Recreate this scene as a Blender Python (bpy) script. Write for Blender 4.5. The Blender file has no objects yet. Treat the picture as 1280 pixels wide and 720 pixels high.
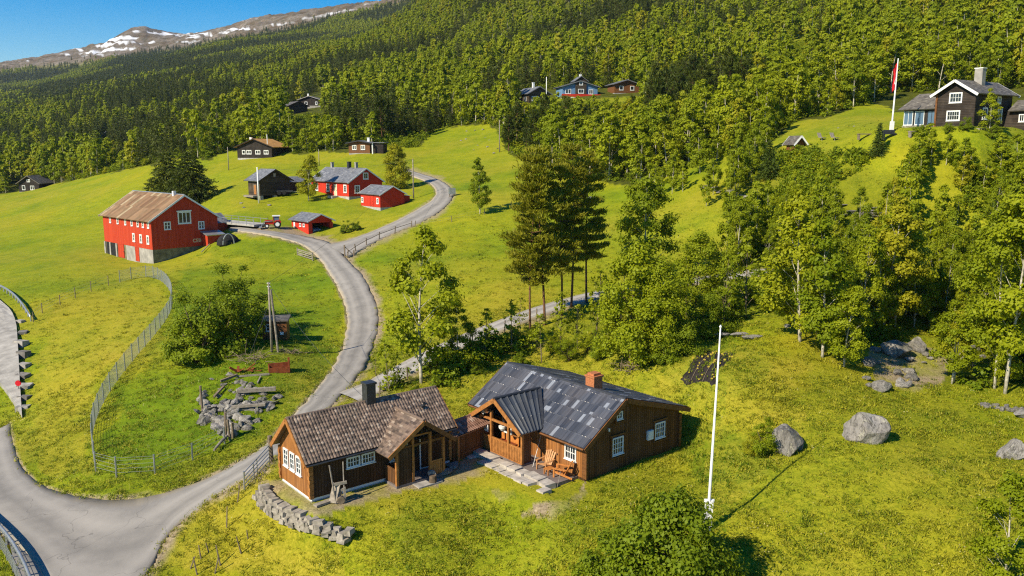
import bpy, bmesh, math, random
import numpy as np
from mathutils import Matrix, Vector, noise as mnoise

# ------------------------------------------------------------------ camera, sky, sun, exposure
S = bpy.context.scene
COL = S.collection
FPX, PITCH, CAMH = 1040.0, math.radians(9.5), 20.0
cam_d = bpy.data.cameras.new("camera"); cam = bpy.data.objects.new("camera", cam_d); COL.objects.link(cam)
cam.location = (0, 0, CAMH); cam.rotation_euler = (math.radians(90) - PITCH, 0, 0)
cam_d.sensor_width = 36.0; cam_d.lens = 36.0 * FPX / 1280.0
cam_d.clip_start = 0.5; cam_d.clip_end = 20000
S.camera = cam

SUN_EL, SUN_AZ = math.radians(37.5), math.radians(230)     # azimuth the light comes from, clockwise from +Y
W = bpy.data.worlds.new("World"); S.world = W; W.use_nodes = True
wn = W.node_tree; wn.nodes.clear()
sky = wn.nodes.new("ShaderNodeTexSky"); sky.sky_type = 'NISHITA'; sky.sun_disc = False
sky.sun_elevation = SUN_EL; sky.sun_rotation = SUN_AZ; sky.air_density = 1.0; sky.dust_density = 0.0; sky.ozone_density = 3.0
bg = wn.nodes.new("ShaderNodeBackground"); bg.inputs[1].default_value = 0.098
wo = wn.nodes.new("ShaderNodeOutputWorld")
hs = wn.nodes.new('ShaderNodeHueSaturation'); hs.inputs['Saturation'].default_value = 1.75; hs.inputs['Hue'].default_value = 0.506; wn.links.new(sky.outputs[0], hs.inputs['Color']); wn.links.new(hs.outputs[0], bg.inputs[0]); wn.links.new(bg.outputs[0], wo.inputs[0])
sl = bpy.data.lights.new("sun", 'SUN'); sl.energy = 4.8; sl.angle = math.radians(0.53); sl.color = (1.0, 0.89, 0.68)
sun = bpy.data.objects.new("sun", sl); COL.objects.link(sun)
sd = Vector((math.sin(SUN_AZ) * math.cos(SUN_EL), math.cos(SUN_AZ) * math.cos(SUN_EL), math.sin(SUN_EL)))
sun.rotation_euler = sd.to_track_quat('Z', 'Y').to_euler()
S.view_settings.view_transform = 'Standard'; S.view_settings.look = 'None'
S.view_settings.exposure = 0.56; S.view_settings.gamma = 1.0; S.view_settings.use_curve_mapping = False
S.render.engine = 'CYCLES'
S.cycles.max_bounces = 5; S.cycles.diffuse_bounces = 2; S.cycles.glossy_bounces = 2
S.cycles.transmission_bounces = 3; S.cycles.transparent_max_bounces = 6; S.cycles.volume_bounces = 0
S.cycles.use_denoising = False
S.cycles.caustics_reflective = False; S.cycles.caustics_refractive = False
S.cycles.sample_clamp_indirect = 4.0; S.cycles.filter_width = 1.2

# ------------------------------------------------------------------ picture <-> place
CP, SP = math.cos(PITCH), math.sin(PITCH)
def ray(u, v):
    y = -(v - 360.0) / FPX
    return np.array([(u - 640.0) / FPX, CP + y * SP, -SP + y * CP])
def at_depth(u, v, d):
    p = ray(u, v) * d; p[2] += CAMH; return p
def at_z(u, v, z):
    r = ray(u, v); p = r * ((z - CAMH) / r[2]); p[2] = z; return p
def project(x, y, z):
    zz = z - CAMH; dep = y * CP - zz * SP; up = y * SP + zz * CP
    dep = np.where(np.abs(dep) < 1e-3, 1e-3, dep)
    return 640 + FPX * x / dep, 360 - FPX * up / dep, dep

_rngn = np.random.default_rng(5); _perm = _rngn.random((256, 256))
def vnoise(x, y):
    x = np.asarray(x, float); y = np.asarray(y, float)
    xi = np.floor(x).astype(int); yi = np.floor(y).astype(int); fx = x - xi; fy = y - yi
    fx = fx * fx * (3 - 2 * fx); fy = fy * fy * (3 - 2 * fy)
    g = lambda a, b: _perm[a & 255, b & 255]
    return (g(xi, yi) * (1 - fx) + g(xi + 1, yi) * fx) * (1 - fy) + (g(xi, yi + 1) * (1 - fx) + g(xi + 1, yi + 1) * fx) * fy
def fbm(x, y, o=4):
    s = 0; a = .5
    for i in range(o): s = s + a * vnoise(x * 2 ** i + 17 * i, y * 2 ** i + 31 * i); a *= .5
    return s

# ------------------------------------------------------------------ the lie of the land
CTRL_D = [  # u, v, distance along the view axis
 # lower left: road, banks
 (455,420,90),(440,350,112),(405,305,135),(420,480,73),(345,545,62),(320,570,58),(250,600,56),(100,680,50),(0,560,68),(0,530,75),(-80,600,62),(-60,700,48),(60,800,40),(180,760,43),
 (150,590,58),(60,600,59.5),(150,460,80),(100,400,100),(0,400,103),(20,310,170),(220,560,62),(300,490,70),(340,440,80),(290,430,84),(215,360,112),(-150,420,105),(380,420,90),(350,340,122),
 (200,640,52.5),
 # farm terrace
 (0,250,262),(100,235,242),(190,210,238),(225,258,190),(-150,262,280),(385,293,145),(437,250,165),(330,250,170),(478,264,155),(430,308,132),(500,278,142),(555,245,158),(520,222,186),(600,250,150),(560,350,106),
 (345,292,142),(283,285,150),(300,230,190),(400,200,215),(270,255,172),
 # lower path
 (480,470,74),(560,430,80),(650,392,86),(745,368,92),(855,350,95),(940,340,96),(1090,325,97.5),(1200,315,98),
 (650,300,125),(620,200,192),(540,190,215),(800,250,138),(900,200,142),(1000,182,130),(1080,172,120),(1114,167,114.5),(1174,161,116),(1216,158,113),(1256,156,122),(1380,152,122),(1150,165,113),(1120,152,128),(1200,138,150),(1100,134,160),(1290,130,160),(1000,245,113),(1075,275,103.5),(1085,225,109),
 # near lawn
 (800,455,66),(900,440,65),(1000,400,71),(886,470,60),(985,560,50.5),(1080,550,50),(1265,570,48.5),(1110,480,61),(1250,500,58),(1250,690,38.5),(1450,560,47),(1180,430,72),(1100,380,85),(1270,400,78),
 (640,720,43.2),(330,690,46.5),(800,760,39.5),(1400,760,34),(640,900,35),(200,900,36),(1100,900,32),
 # wooded slopes
 (500,170,245),(720,121,250),(380,150,290),(450,190,216),(315,196,230),(375,140,330),(100,190,420),(0,225,350),(35,238,300),(-200,240,380),
 (0,150,800),(0,128,1300),(150,125,760),(150,101,1300),(150,80,1900),(300,105,700),(300,82,1100),(300,53,1700),(420,75,700),(420,56,1100),(420,32,1700),(520,55,650),(520,31,1100),(520,10,1600),(640,30,560),(900,10,440),(1270,0,310),(1270,80,200),(900,100,262),(1500,60,190),(1100,60,240),(780,130,235),
 (640,-200,1100),(1270,-250,700),(1700,-200,600),(-250,160,900),
 (0,81,2600),(60,72,2600),(110,60,2600),(150,47,2600),(163,36,2600),(188,35,2600),(205,43,2550),(270,36,2450),(330,21,2350),(400,11,2250),(460,2,2100),(500,-3,2000),(560,-25,1800),(-150,98,2800),(-400,110,3000),
 (0,108,2000),(80,94,2100),(230,66,2050),(360,42,1900),
]
CTRL_Z = [(352,602.5,0),(389.4,627,-.02),(475,603,0),(567,541,0),(640,612,-.1),(730.6,598.6,0),(847,567,-.35),(790,583,-.1),(600,560,0.05),(886,660,0),(700,640,-.1),(500,640,-.4),(440,685,-1.3),(375,668,-1.4),(340,640,-.8)]
CTRL_W = [(-60.2,150.3,2.1),(-73.4,149.3,1.5),(3,60.5,.6),(8,62,.9),(0,3600,150),(-1600,3300,150),(-2600,3600,120),(1600,3200,500),(0,5500,0),(-3000,5200,0),(3000,5200,100)]
def _ctrl():
    P = [at_depth(*c) for c in CTRL_D] + [at_z(*c) for c in CTRL_Z] + [np.array(c, float) for c in CTRL_W]
    P = np.array(P); r = np.hypot(P[:, 0], P[:, 1])
    return np.stack([np.arctan2(P[:, 0], P[:, 1]) * 2.0, np.log(r)], 1), (P[:, 2] - CAMH) / r
_X, _E = _ctrl()
def _tps_kernel(d2): return 0.5 * d2 * np.log(d2 + 1e-12)
def _tps_fit():
    n = len(_X); d2 = ((_X[:, None] - _X[None]) ** 2).sum(-1)
    K = _tps_kernel(d2) + np.eye(n) * 2e-5
    Pm = np.c_[np.ones(n), _X]
    A = np.zeros((n + 3, n + 3)); A[:n, :n] = K; A[:n, n:] = Pm; A[n:, :n] = Pm.T
    return np.linalg.solve(A, np.r_[_E, np.zeros(3)])
_Wt = _tps_fit()
TH_MAX = math.radians(52)
PADS = []      # level ground under buildings: (origin x, y, yaw, x0, x1, y0, y1, z, blend)
def add_pad(O, yaw, x0, x1, y0, y1, z, blend=2.0): PADS.append((O[0], O[1], math.radians(yaw), x0, x1, y0, y1, z, blend))
def ground(x, y):
    """height of the land at x, y (arrays or numbers)"""
    x = np.asarray(x, float); y = np.asarray(y, float); shp = np.broadcast(x, y).shape
    x = np.broadcast_to(x, shp).ravel(); y = np.broadcast_to(y, shp).ravel()
    th0 = np.arctan2(x, y); th = np.clip(th0, -TH_MAX, TH_MAX)
    r = np.maximum(np.hypot(x, y), 1e-3); rr = np.clip(r, 30.0, 5600.0)
    out = np.empty(len(x))
    for i in range(0, len(x), 40000):
        q = np.stack([th[i:i + 40000] * 2.0, np.log(rr[i:i + 40000])], 1)
        d2 = ((q[:, None] - _X[None]) ** 2).sum(-1)
        out[i:i + 40000] = _tps_kernel(d2) @ _Wt[:-3] + _Wt[-3] + q @ _Wt[-2:]
    z = out * rr + CAMH
    back = np.clip((np.abs(th0) - TH_MAX) / (math.pi - TH_MAX), 0, 1)
    z = z * (1 - back) + (-4.0) * back
    z = np.clip(z, -60, 480)
    far = np.clip((r - 320) / 500, 0, 1); far = far * np.clip((3200 - r) / 400, 0, 1)
    z = z + far * (fbm(x / 70, y / 70, 4) - .47) * (4 + 9 * np.clip((r - 900) / 800, 0, 1))
    for ox, oy, a, x0, x1, y0, y1, pz, bl in PADS:
        dx, dy = x - ox, y - oy; lx = dx * math.cos(a) + dy * math.sin(a); ly = -dx * math.sin(a) + dy * math.cos(a)
        d = np.hypot(np.maximum(np.maximum(x0 - lx, lx - x1), 0), np.maximum(np.maximum(y0 - ly, ly - y1), 0))
        w = np.clip(1 - d / bl, 0, 1); w = w * w * (3 - 2 * w); z = z * (1 - w) + pz * w
    return z.reshape(shp) if shp else float(z[0])
add_pad(at_z(389.4, 627, 0), 39, -.3, 9.9, -1.6, 4.3, -.04, 1.6)
add_pad(at_z(730.6, 598.6, 0), 39.5, -2.2, 9.4, -.4, 11, -.10, 1.8)
_b = at_depth(1216, 157.5, 112)
add_pad(_b, -57, -11.2, .4, -1.8, 10, _b[2] - .05, 5.0)
def at(u, v, dmin=32.0, dmax=3400.0):
    """the spot of the land seen at pixel u, v"""
    r = ray(u, v); ds = np.exp(np.linspace(math.log(dmin), math.log(dmax), 900))
    z = ground(r[0] * ds, r[1] * ds); diff = (r[2] * ds + CAMH) - z
    k = np.nonzero(diff <= 0)[0]
    if len(k) == 0: d = ds[np.argmin(np.abs(diff))]
    else:
        k = max(k[0], 1); a, b = diff[k - 1], diff[k]; d = ds[k - 1] + (ds[k] - ds[k - 1]) * a / (a - b + 1e-9)
    return np.array([r[0] * d, r[1] * d, ground(r[0] * d, r[1] * d)])
def G(x, y, up=0.0): return Vector((x, y, ground(x, y) + up))
def in_poly(u, v, poly):
    u = np.asarray(u); v = np.asarray(v); c = np.zeros(u.shape, bool); n = len(poly)
    for i in range(n):
        x1, y1 = poly[i]; x2, y2 = poly[(i + 1) % n]
        if y1 == y2: continue
        c ^= ((y1 > v) != (y2 > v)) & (u < (x2 - x1) * (v - y1) / (y2 - y1) + x1)
    return c
def treeline(x, y):
    return np.clip(222 + .10 * (np.asarray(x) + 1260), 150, 400) + 44 * (fbm(np.asarray(x) / 160, np.asarray(y) / 160, 4) - .45)

# ------------------------------------------------------------------ objects and tags
def tag(o, label, cat, group=None, kind=None):
    if label: o['label'] = label
    if cat: o['category'] = cat
    if group: o['group'] = group
    if kind: o['kind'] = kind
    elif cat: o['kind'] = 'thing'
    return o
def empty(name, loc, yaw=0.0, label=None, cat=None, group=None, scale=1.0):
    o = bpy.data.objects.new(name, None); COL.objects.link(o); o.empty_display_size = .3
    o.location = loc; o.rotation_euler = (0, 0, yaw); o.scale = (scale,) * 3
    return tag(o, label, cat, group)
def link(name, me, mats, parent=None, loc=None):
    o = bpy.data.objects.new(name, me); COL.objects.link(o)
    for m in (mats if isinstance(mats, (list, tuple)) else [mats]):
        if len(me.materials) < (len(mats) if isinstance(mats, (list, tuple)) else 1): me.materials.append(m)
    if parent: o.parent = parent
    if loc is not None: o.location = loc
    return o
def children_of(o): return [c for c in bpy.data.objects if c.parent == o]
def copy_tree(o, parent=None, kids=None):
    c = o.copy(); COL.objects.link(c); c.parent = parent
    for ch in (kids if kids is not None else o.children): copy_tree(ch, c)
    return c
def mesh_np(name, V, F, mat_idx=None, smooth=False, attr=None):
    """V (n,3), F (m,k) all the same size"""
    V = np.asarray(V, np.float32); F = np.asarray(F, np.int32); me = bpy.data.meshes.new(name)
    m, k = F.shape
    me.vertices.add(len(V)); me.vertices.foreach_set("co", V.ravel())
    me.loops.add(m * k); me.loops.foreach_set("vertex_index", F.ravel())
    me.polygons.add(m); me.polygons.foreach_set("loop_start", np.arange(m, dtype=np.int32) * k)
    if mat_idx is not None: me.polygons.foreach_set("material_index", np.asarray(mat_idx, np.int32))
    if smooth: me.polygons.foreach_set("use_smooth", np.ones(m, bool))
    if attr:
        for nm, a in attr.items():
            at_ = me.attributes.new(nm, 'FLOAT', 'POINT'); at_.data.foreach_set("value", np.asarray(a, np.float32))
    me.update(calc_edges=True); me.validate(); return me

class MB:
    """collects boxes, bars and sheets into one mesh"""
    def __init__(s, xf=None): s.V = []; s.F = []; s.UV = []; s.xf = xf
    def add(s, vs, fs, uvs=None):
        n = len(s.V)
        for v in vs:
            v = Vector(v); s.V.append(s.xf @ v if s.xf is not None else v)
        for i, f in enumerate(fs):
            s.F.append([n + a for a in f]); s.UV.append([uvs[a] for a in f] if uvs else None)
        return s
    def box(s, x0, y0, z0, x1, y1, z1):
        if x0 > x1: x0, x1 = x1, x0
        if y0 > y1: y0, y1 = y1, y0
        if z0 > z1: z0, z1 = z1, z0
        return s.add([(x0,y0,z0),(x1,y0,z0),(x1,y1,z0),(x0,y1,z0),(x0,y0,z1),(x1,y0,z1),(x1,y1,z1),(x0,y1,z1)],
                     [(3,2,1,0),(4,5,6,7),(0,1,5,4),(1,2,6,5),(2,3,7,6),(3,0,4,7)])
    def bar(s, a, b, w, h=None, up=(0, 0, 1)):
        """square-section bar from a to b"""
        a = Vector(a); b = Vector(b); h = h or w; d = (b - a).normalized(); up = Vector(up)
        if abs(d.dot(up)) > .98: up = Vector((1, 0, 0))
        x = d.cross(up).normalized() * w / 2; y = x.cross(d).normalized() * h / 2
        q = [-x - y, x - y, x + y, -x + y]
        return s.add([a + k for k in q] + [b + k for k in q], [(3,2,1,0),(4,5,6,7),(0,1,5,4),(1,2,6,5),(2,3,7,6),(3,0,4,7)])
    def tube(s, pts, r, n=8, r2=None, cap=True):
        pts = [Vector(p) for p in pts]; k = len(pts); vs = []; fs = []
        for i, p in enumerate(pts):
            d = (pts[min(i + 1, k - 1)] - pts[max(i - 1, 0)]).normalized()
            up = Vector((0, 0, 1)) if abs(d.z) < .95 else Vector((1, 0, 0))
            x = d.cross(up).normalized(); y = x.cross(d)
            rr = r if r2 is None else r + (r2 - r) * i / max(k - 1, 1)
            if isinstance(r, (list, tuple)): rr = r[i]
            for j in range(n):
                t = 2 * math.pi * j / n; vs.append(p + (x * math.cos(t) + y * math.sin(t)) * rr)
        for i in range(k - 1):
            for j in range(n): fs.append((i*n+j, i*n+(j+1) % n, (i+1)*n+(j+1) % n, (i+1)*n+j))
        if cap: fs += [tuple(range(n - 1, -1, -1)), tuple(range((k - 1) * n, k * n))]
        return s.add(vs, fs)
    def prism(s, poly, axis, a, b):
        """extrude a polygon of 2D points along axis 'x','y' or 'z' from a to b"""
        n = len(poly)
        mk = {'y': lambda p, t: (p[0], t, p[1]), 'x': lambda p, t: (t, p[0], p[1]), 'z': lambda p, t: (p[0], p[1], t)}[axis]
        vs = [mk(p, a) for p in poly] + [mk(p, b) for p in poly]
        return s.add(vs, [tuple(range(n)), tuple(range(2*n-1, n-1, -1))] + [(i, n+i, n+(i+1) % n, (i+1) % n) for i in range(n)])
    def sheet(s, rows, thick=None, uvs=None):
        """grid of points rows[i][j]"""
        nr, nc = len(rows), len(rows[0]); vs = [p for r in rows for p in r]
        fs = [(i*nc+j, i*nc+j+1, (i+1)*nc+j+1, (i+1)*nc+j) for i in range(nr-1) for j in range(nc-1)]
        return s.add(vs, fs, [p for r in uvs for p in r] if uvs else None)
    def build(s, name, mats, parent=None, smooth=False, fix=True):
        me = bpy.data.meshes.new(name)
        me.from_pydata([tuple(v) for v in s.V], [], s.F)
        if any(s.UV):
            uv = me.uv_layers.new(name="UVMap"); k = 0
            for f, q in zip(s.F, s.UV):
                for i in range(len(f)):
                    uv.data[k].uv = q[i] if q else (0, 0); k += 1
        if fix:
            b = bmesh.new(); b.from_mesh(me); bmesh.ops.recalc_face_normals(b, faces=b.faces); b.to_mesh(me); b.free()
        if smooth: me.polygons.foreach_set("use_smooth", np.ones(len(me.polygons), bool))
        me.update()
        return link(name, me, mats, parent)
# ------------------------------------------------------------------ materials
class NT:
    def __init__(s, name):
        s.m = bpy.data.materials.new(name); s.m.use_nodes = True; s.t = s.m.node_tree
        s.b = s.t.nodes["Principled BSDF"]; s.out = s.t.nodes["Material Output"]
    def n(s, typ, **kw):
        x = s.t.nodes.new(typ)
        for k, v in kw.items(): setattr(x, k, v)
        return x
    def l(s, a, b): s.t.links.new(a, b)
    def setin(s, sock, v):
        if hasattr(v, 'is_output'): s.l(v, sock)
        else: sock.default_value = v
    def math(s, op, a, b=None, clamp=False):
        x = s.n("ShaderNodeMath", operation=op, use_clamp=clamp); s.setin(x.inputs[0], a)
        if b is not None: s.setin(x.inputs[1], b)
        return x.outputs[0]
    def mix(s, f, a, b, blend='MIX'):
        x = s.n("ShaderNodeMix", data_type='RGBA', blend_type=blend); s.setin(x.inputs[0], f)
        for sock, v in ((x.inputs[6], a), (x.inputs[7], b)):
            s.setin(sock, (*v, 1) if isinstance(v, tuple) and len(v) == 3 else v)
        return x.outputs[2]
    def noise(s, scale, detail=4, vec=None, rough=.55, dist=0.0):
        x = s.n("ShaderNodeTexNoise"); x.inputs['Scale'].default_value = scale; x.inputs['Detail'].default_value = detail
        x.inputs['Roughness'].default_value = rough; x.inputs['Distortion'].default_value = dist
        if vec is not None: s.l(vec, x.inputs['Vector'])
        return x.outputs[0]
    def ramp(s, f, lo, hi):
        x = s.n("ShaderNodeMapRange", clamp=True); s.setin(x.inputs[0], f)
        x.inputs[1].default_value = lo; x.inputs[2].default_value = hi; return x.outputs[0]
    def obj(s): return s.n("ShaderNodeTexCoord").outputs['Object']
    def pos(s): return s.n("ShaderNodeNewGeometry").outputs['Position']
    def scale(s, vec, sc):
        x = s.n("ShaderNodeVectorMath", operation='MULTIPLY'); s.l(vec, x.inputs[0]); x.inputs[1].default_value = sc; return x.outputs[0]
    def sep(s, vec):
        x = s.n("ShaderNodeSeparateXYZ"); s.l(vec, x.inputs[0]); return x.outputs
    def white(s, v, dims='1D'):
        x = s.n("ShaderNodeTexWhiteNoise", noise_dimensions=dims)
        s.l(v, x.inputs['W'] if dims == '1D' else x.inputs['Vector']); return x.outputs['Value']
    def bump(s, h, strength=.5, dist=.02):
        x = s.n("ShaderNodeBump"); x.inputs['Strength'].default_value = strength; x.inputs['Distance'].default_value = dist
        s.l(h, x.inputs['Height']); s.l(x.outputs[0], s.b.inputs['Normal']); return x
    def done(s, col=None, rough=.7, spec=.3, metal=0.0):
        if col is not None: s.setin(s.b.inputs['Base Color'], (*col, 1) if isinstance(col, tuple) and len(col) == 3 else col)
        s.setin(s.b.inputs['Roughness'], rough); s.b.inputs['Specular IOR Level'].default_value = spec; s.b.inputs['Metallic'].default_value = metal
        return s.m

def m_plain(name, c, rough=.7, spec=.3, metal=0, var=.25, scale=3.0):
    t = NT(name); f = t.noise(scale, 5, t.obj())
    return t.done(t.mix(t.ramp(f, .3, .7), tuple(k * (1 - var) for k in c), tuple(min(1, k * (1 + var)) for k in c)), rough, spec, metal)
def m_boards(name, c1, c2, w=.14, horiz=False, weather=(.3, .25, .2), wamt=.15, rough=.75, groove=.6):
    t = NT(name); p = t.obj(); x, y, z = t.sep(p)
    s_ = z if horiz else t.math('ADD', x, y)
    q = t.math('DIVIDE', s_, w); i = t.math('FLOOR', q); f = t.math('FRACT', q)
    r = t.white(i)
    vec = t.scale(p, (1.2, 1.2, 14) if horiz else (9, 9, .9))
    g = t.noise(1.0, 5, vec, .65)
    col = t.mix(t.math('ADD', t.math('MULTIPLY', r, .6), t.math('MULTIPLY', g, .4)), c1, c2)
    col = t.mix(t.math('MULTIPLY', t.ramp(t.noise(.7, 5, p), .45, .75), wamt), col, weather)
    edge = t.math('ABSOLUTE', t.math('SUBTRACT', f, .5))           # .5 at the joint
    gap = t.ramp(edge, .38, .46)
    col = t.mix(t.math('MULTIPLY', gap, groove), col, tuple(k * .25 for k in c1))
    t.bump(t.math('SUBTRACT', t.math('MULTIPLY', r, .3), gap), .7, .03)
    return t.done(col, rough, .25)
def m_uvtiles(name, cols, tw, th, light=None, lightamt=.12, rough=.5, spec=.4, brick=False, lightlen=False, dirt=(.1,.09,.07), dirtamt=.3):
    t = NT(name); uv = t.n("ShaderNodeUVMap").outputs[0]; u, v, _ = t.sep(uv)
    row = t.math('FLOOR', t.math('DIVIDE', v, th))
    uu = t.math('DIVIDE', u, tw)
    if brick: uu = t.math('ADD', uu, t.math('MULTIPLY', t.white(row), 7.3))
    col_ = t.math('FLOOR', uu)
    cmb = t.n("ShaderNodeCombineXYZ"); t.l(col_, cmb.inputs[0]); t.l(row, cmb.inputs[1])
    r = t.white(cmb.outputs[0], '3D')
    c = t.mix(t.ramp(r, 0, .8), cols[0], cols[1])
    cm2 = t.n("ShaderNodeCombineXYZ"); t.l(col_, cm2.inputs[0]); t.l(row, cm2.inputs[1]); cm2.inputs[2].default_value = 3.7
    r2 = t.white(cm2.outputs[0], '3D')
    if light:
        on = t.math('GREATER_THAN', r2, 1 - lightamt)
        if lightlen:
            fv = t.math('FRACT', t.math('DIVIDE', v, th)); cm3 = t.n("ShaderNodeCombineXYZ"); t.l(col_, cm3.inputs[0]); t.l(row, cm3.inputs[1]); cm3.inputs[2].default_value = 9.1
            on = t.math('MULTIPLY', on, t.math('LESS_THAN', fv, t.math('ADD', t.white(cm3.outputs[0], '3D'), .25)))
        c = t.mix(on, c, light)
    c = t.mix(t.math('MULTIPLY', t.ramp(t.noise(.8, 5, t.obj()), .45, .7), dirtamt), c, dirt)
    fu = t.math('ABSOLUTE', t.math('SUBTRACT', t.math('FRACT', uu), .5)); fvv = t.math('ABSOLUTE', t.math('SUBTRACT', t.math('FRACT', t.math('DIVIDE', v, th)), .5))
    gap = t.math('MAXIMUM', t.ramp(fu, .44, .49), t.ramp(fvv, .45, .49))
    t.bump(t.math('SUBTRACT', t.math('MULTIPLY', r, .4), gap), .5, .03)
    return t.done(c, rough, spec)
def m_leaf(name, c1, c2, trans=.35, rough=.55, obvar=.6, tip=None):
    """foliage: light comes through the leaves a little; tone differs from leaf to leaf and from plant to plant"""
    t = NT(name); a = t.n("ShaderNodeAttribute", attribute_name="tone").outputs['Fac']
    rnd = t.n("ShaderNodeObjectInfo").outputs['Random']
    f = t.math('ADD', t.math('MULTIPLY', a, 1 - obvar), t.math('MULTIPLY', rnd, obvar), clamp=True)
    col = t.mix(f, c1, c2)
    if tip: col = t.mix(t.ramp(t.white(t.math('MULTIPLY', rnd, 91.7)), .86, .96), col, tip)
    t.done(col, rough, .18)
    tr = t.n("ShaderNodeBsdfTranslucent"); t.l(t.mix(.5, col, (.30, .34, .01)), tr.inputs[0])
    mx = t.n("ShaderNodeMixShader"); mx.inputs[0].default_value = trans
    t.l(t.b.outputs[0], mx.inputs[1]); t.l(tr.outputs[0], mx.inputs[2]); t.l(mx.outputs[0], t.out.inputs[0])
    return t.m
def m_ground():
    t = NT("meadow"); p = t.pos()
    wood = t.n("ShaderNodeAttribute", attribute_name="wood").outputs['Fac']
    dry = t.n("ShaderNodeAttribute", attribute_name="dry").outputs['Fac']
    dirt = t.n("ShaderNodeAttribute", attribute_name="dirt").outputs['Fac']
    alp = t.n("ShaderNodeAttribute", attribute_name="alpine").outputs['Fac']
    snow = t.n("ShaderNodeAttribute", attribute_name="snow").outputs['Fac']
    big = t.noise(.055, 5, p, .6); mid = t.noise(.45, 5, p, .65); fine = t.noise(4.5, 4, p, .7, 1.2)
    streak = t.noise(1.0, 4, t.scale(p, (.10, .9, .3)), .6)
    g = t.mix(t.ramp(mid, .36, .64), (.115, .175, .005), (.255, .285, .008))
    g = t.mix(t.ramp(fine, .40, .68), g, (.37, .36, .015))
    g = t.mix(t.math('MULTIPLY', t.ramp(fine, .48, .30), .5), g, (.06, .105, .003))
    g = t.mix(t.math('MULTIPLY', t.ramp(big, .42, .66), .45), g, (.26, .25, .008))
    g = t.mix(t.math('MULTIPLY', t.ramp(streak, .5, .75), .3), g, (.125, .175, .004))
    lush = t.n('ShaderNodeAttribute', attribute_name='lush').outputs['Fac']
    g = t.mix(t.math('MULTIPLY', t.ramp(lush, .45, 1.0), .75), g, t.mix(t.ramp(mid, .35, .65), (.062, .135, .004), (.13, .225, .006)))
    g = t.mix(t.math('MULTIPLY', t.ramp(lush, .35, .0), .7), g, t.mix(t.ramp(mid, .35, .65), (.25, .235, .009), (.39, .335, .016)))
    dr = t.mix(t.ramp(fine, .35, .65), (.25, .20, .015), (.48, .37, .05))
    g = t.mix(t.math('MULTIPLY', dry, t.ramp(mid, .2, .7)), g, dr)
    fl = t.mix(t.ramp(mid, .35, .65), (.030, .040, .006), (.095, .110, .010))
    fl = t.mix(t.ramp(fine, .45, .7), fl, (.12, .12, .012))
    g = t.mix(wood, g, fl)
    dd = t.mix(t.ramp(fine, .35, .7), (.20, .15, .085), (.46, .37, .24))
    g = t.mix(dirt, g, dd)
    rock_n = t.noise(.018, 8, p, .7); rr = t.noise(.1, 6, p, .7)
    rock = t.mix(t.ramp(rock_n, .4, .6), (.115, .078, .040), (.235, .195, .155))
    rock = t.mix(t.math('MULTIPLY', t.ramp(rr, .45, .6), .6), rock, (.060, .062, .026))
    g = t.mix(alp, g, rock); g = t.mix(snow, g, (.82, .84, .88))
    h = t.math('ADD', t.math('MULTIPLY', fine, .7), t.math('MULTIPLY', mid, .6))
    t.bump(h, .8, .16)
    return t.done(g, .9, .1)

M = {}
M['ground'] = m_ground()
def m_road(name, c1, c2, stain, tracks=.5):
    t = NT(name); p = t.pos()
    c = t.mix(t.ramp(t.noise(.5, 6, p, .6), .35, .65), c1, c2)
    c = t.mix(t.math('MULTIPLY', t.ramp(t.noise(22, 3, p, .7), .45, .7), .35), c, tuple(k * 1.35 for k in c2))
    c = t.mix(t.math('MULTIPLY', t.ramp(t.noise(.22, 5, p, .65, 1.5), .55, .70), .28), c, stain)
    # two worn wheel tracks, a darker crown and a dusty edge
    u_ = t.sep(t.n("ShaderNodeUVMap").outputs[0])[0]; e_ = t.math('ABSOLUTE', t.math('SUBTRACT', u_, .5))
    wob = t.math('MULTIPLY', t.math('SUBTRACT', t.noise(.35, 3, p), .5), .10); e_ = t.math('ADD', e_, wob)
    trk = t.ramp(t.math('ABSOLUTE', t.math('SUBTRACT', e_, .24)), .11, .02)
    c = t.mix(t.math('MULTIPLY', trk, tracks), c, tuple(k * 1.28 for k in c2))
    c = t.mix(t.math('MULTIPLY', t.ramp(e_, .10, .0), tracks * .8), c, tuple(k * .72 for k in c1))
    c = t.mix(t.math('MULTIPLY', t.ramp(e_, .40, .50), .8), c, (.40, .33, .22))
    # fine cracks
    v = t.n("ShaderNodeTexVoronoi", feature='DISTANCE_TO_EDGE'); v.inputs['Scale'].default_value = .16
    wv = t.n("ShaderNodeVectorMath", operation='ADD'); t.l(p, wv.inputs[0]); nz = t.n("ShaderNodeTexNoise"); nz.inputs['Scale'].default_value = .6; t.l(p, nz.inputs['Vector']); t.l(t.scale(nz.outputs['Color'], (2.5,) * 3), wv.inputs[1]); t.l(wv.outputs[0], v.inputs['Vector'])
    c = t.mix(t.math('MULTIPLY', t.ramp(v.outputs['Distance'], .005, .0), .5), c, tuple(k * .35 for k in c1))
    t.bump(t.noise(30, 3, p), .3, .01)
    return t.done(c, .85, .25)
M['asphalt'] = m_road("asphalt", (.215, .20, .18), (.295, .272, .24), (.18, .165, .145))
M['gravel'] = m_road("gravel", (.26, .24, .215), (.37, .345, .315), (.22, .19, .15))
M['verge'] = m_plain("verge_gravel", (.42, .34, .22), .95, .1, 0, .35, 6)
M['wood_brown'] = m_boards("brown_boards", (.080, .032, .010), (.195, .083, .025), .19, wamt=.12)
M['wood_dark_shaded'] = m_boards("dark_shaded_boards", (.040, .018, .007), (.105, .050, .020), .19, wamt=.15)  # brown boards darkened: shade of the cabin walls put into the colour
M['wood_orange_lit'] = m_boards("orange_sunlit_boards", (.22, .080, .019), (.42, .175, .045), .17, wamt=.12)  # brown boards brightened: sunlight on the cabin walls put into the colour
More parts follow.
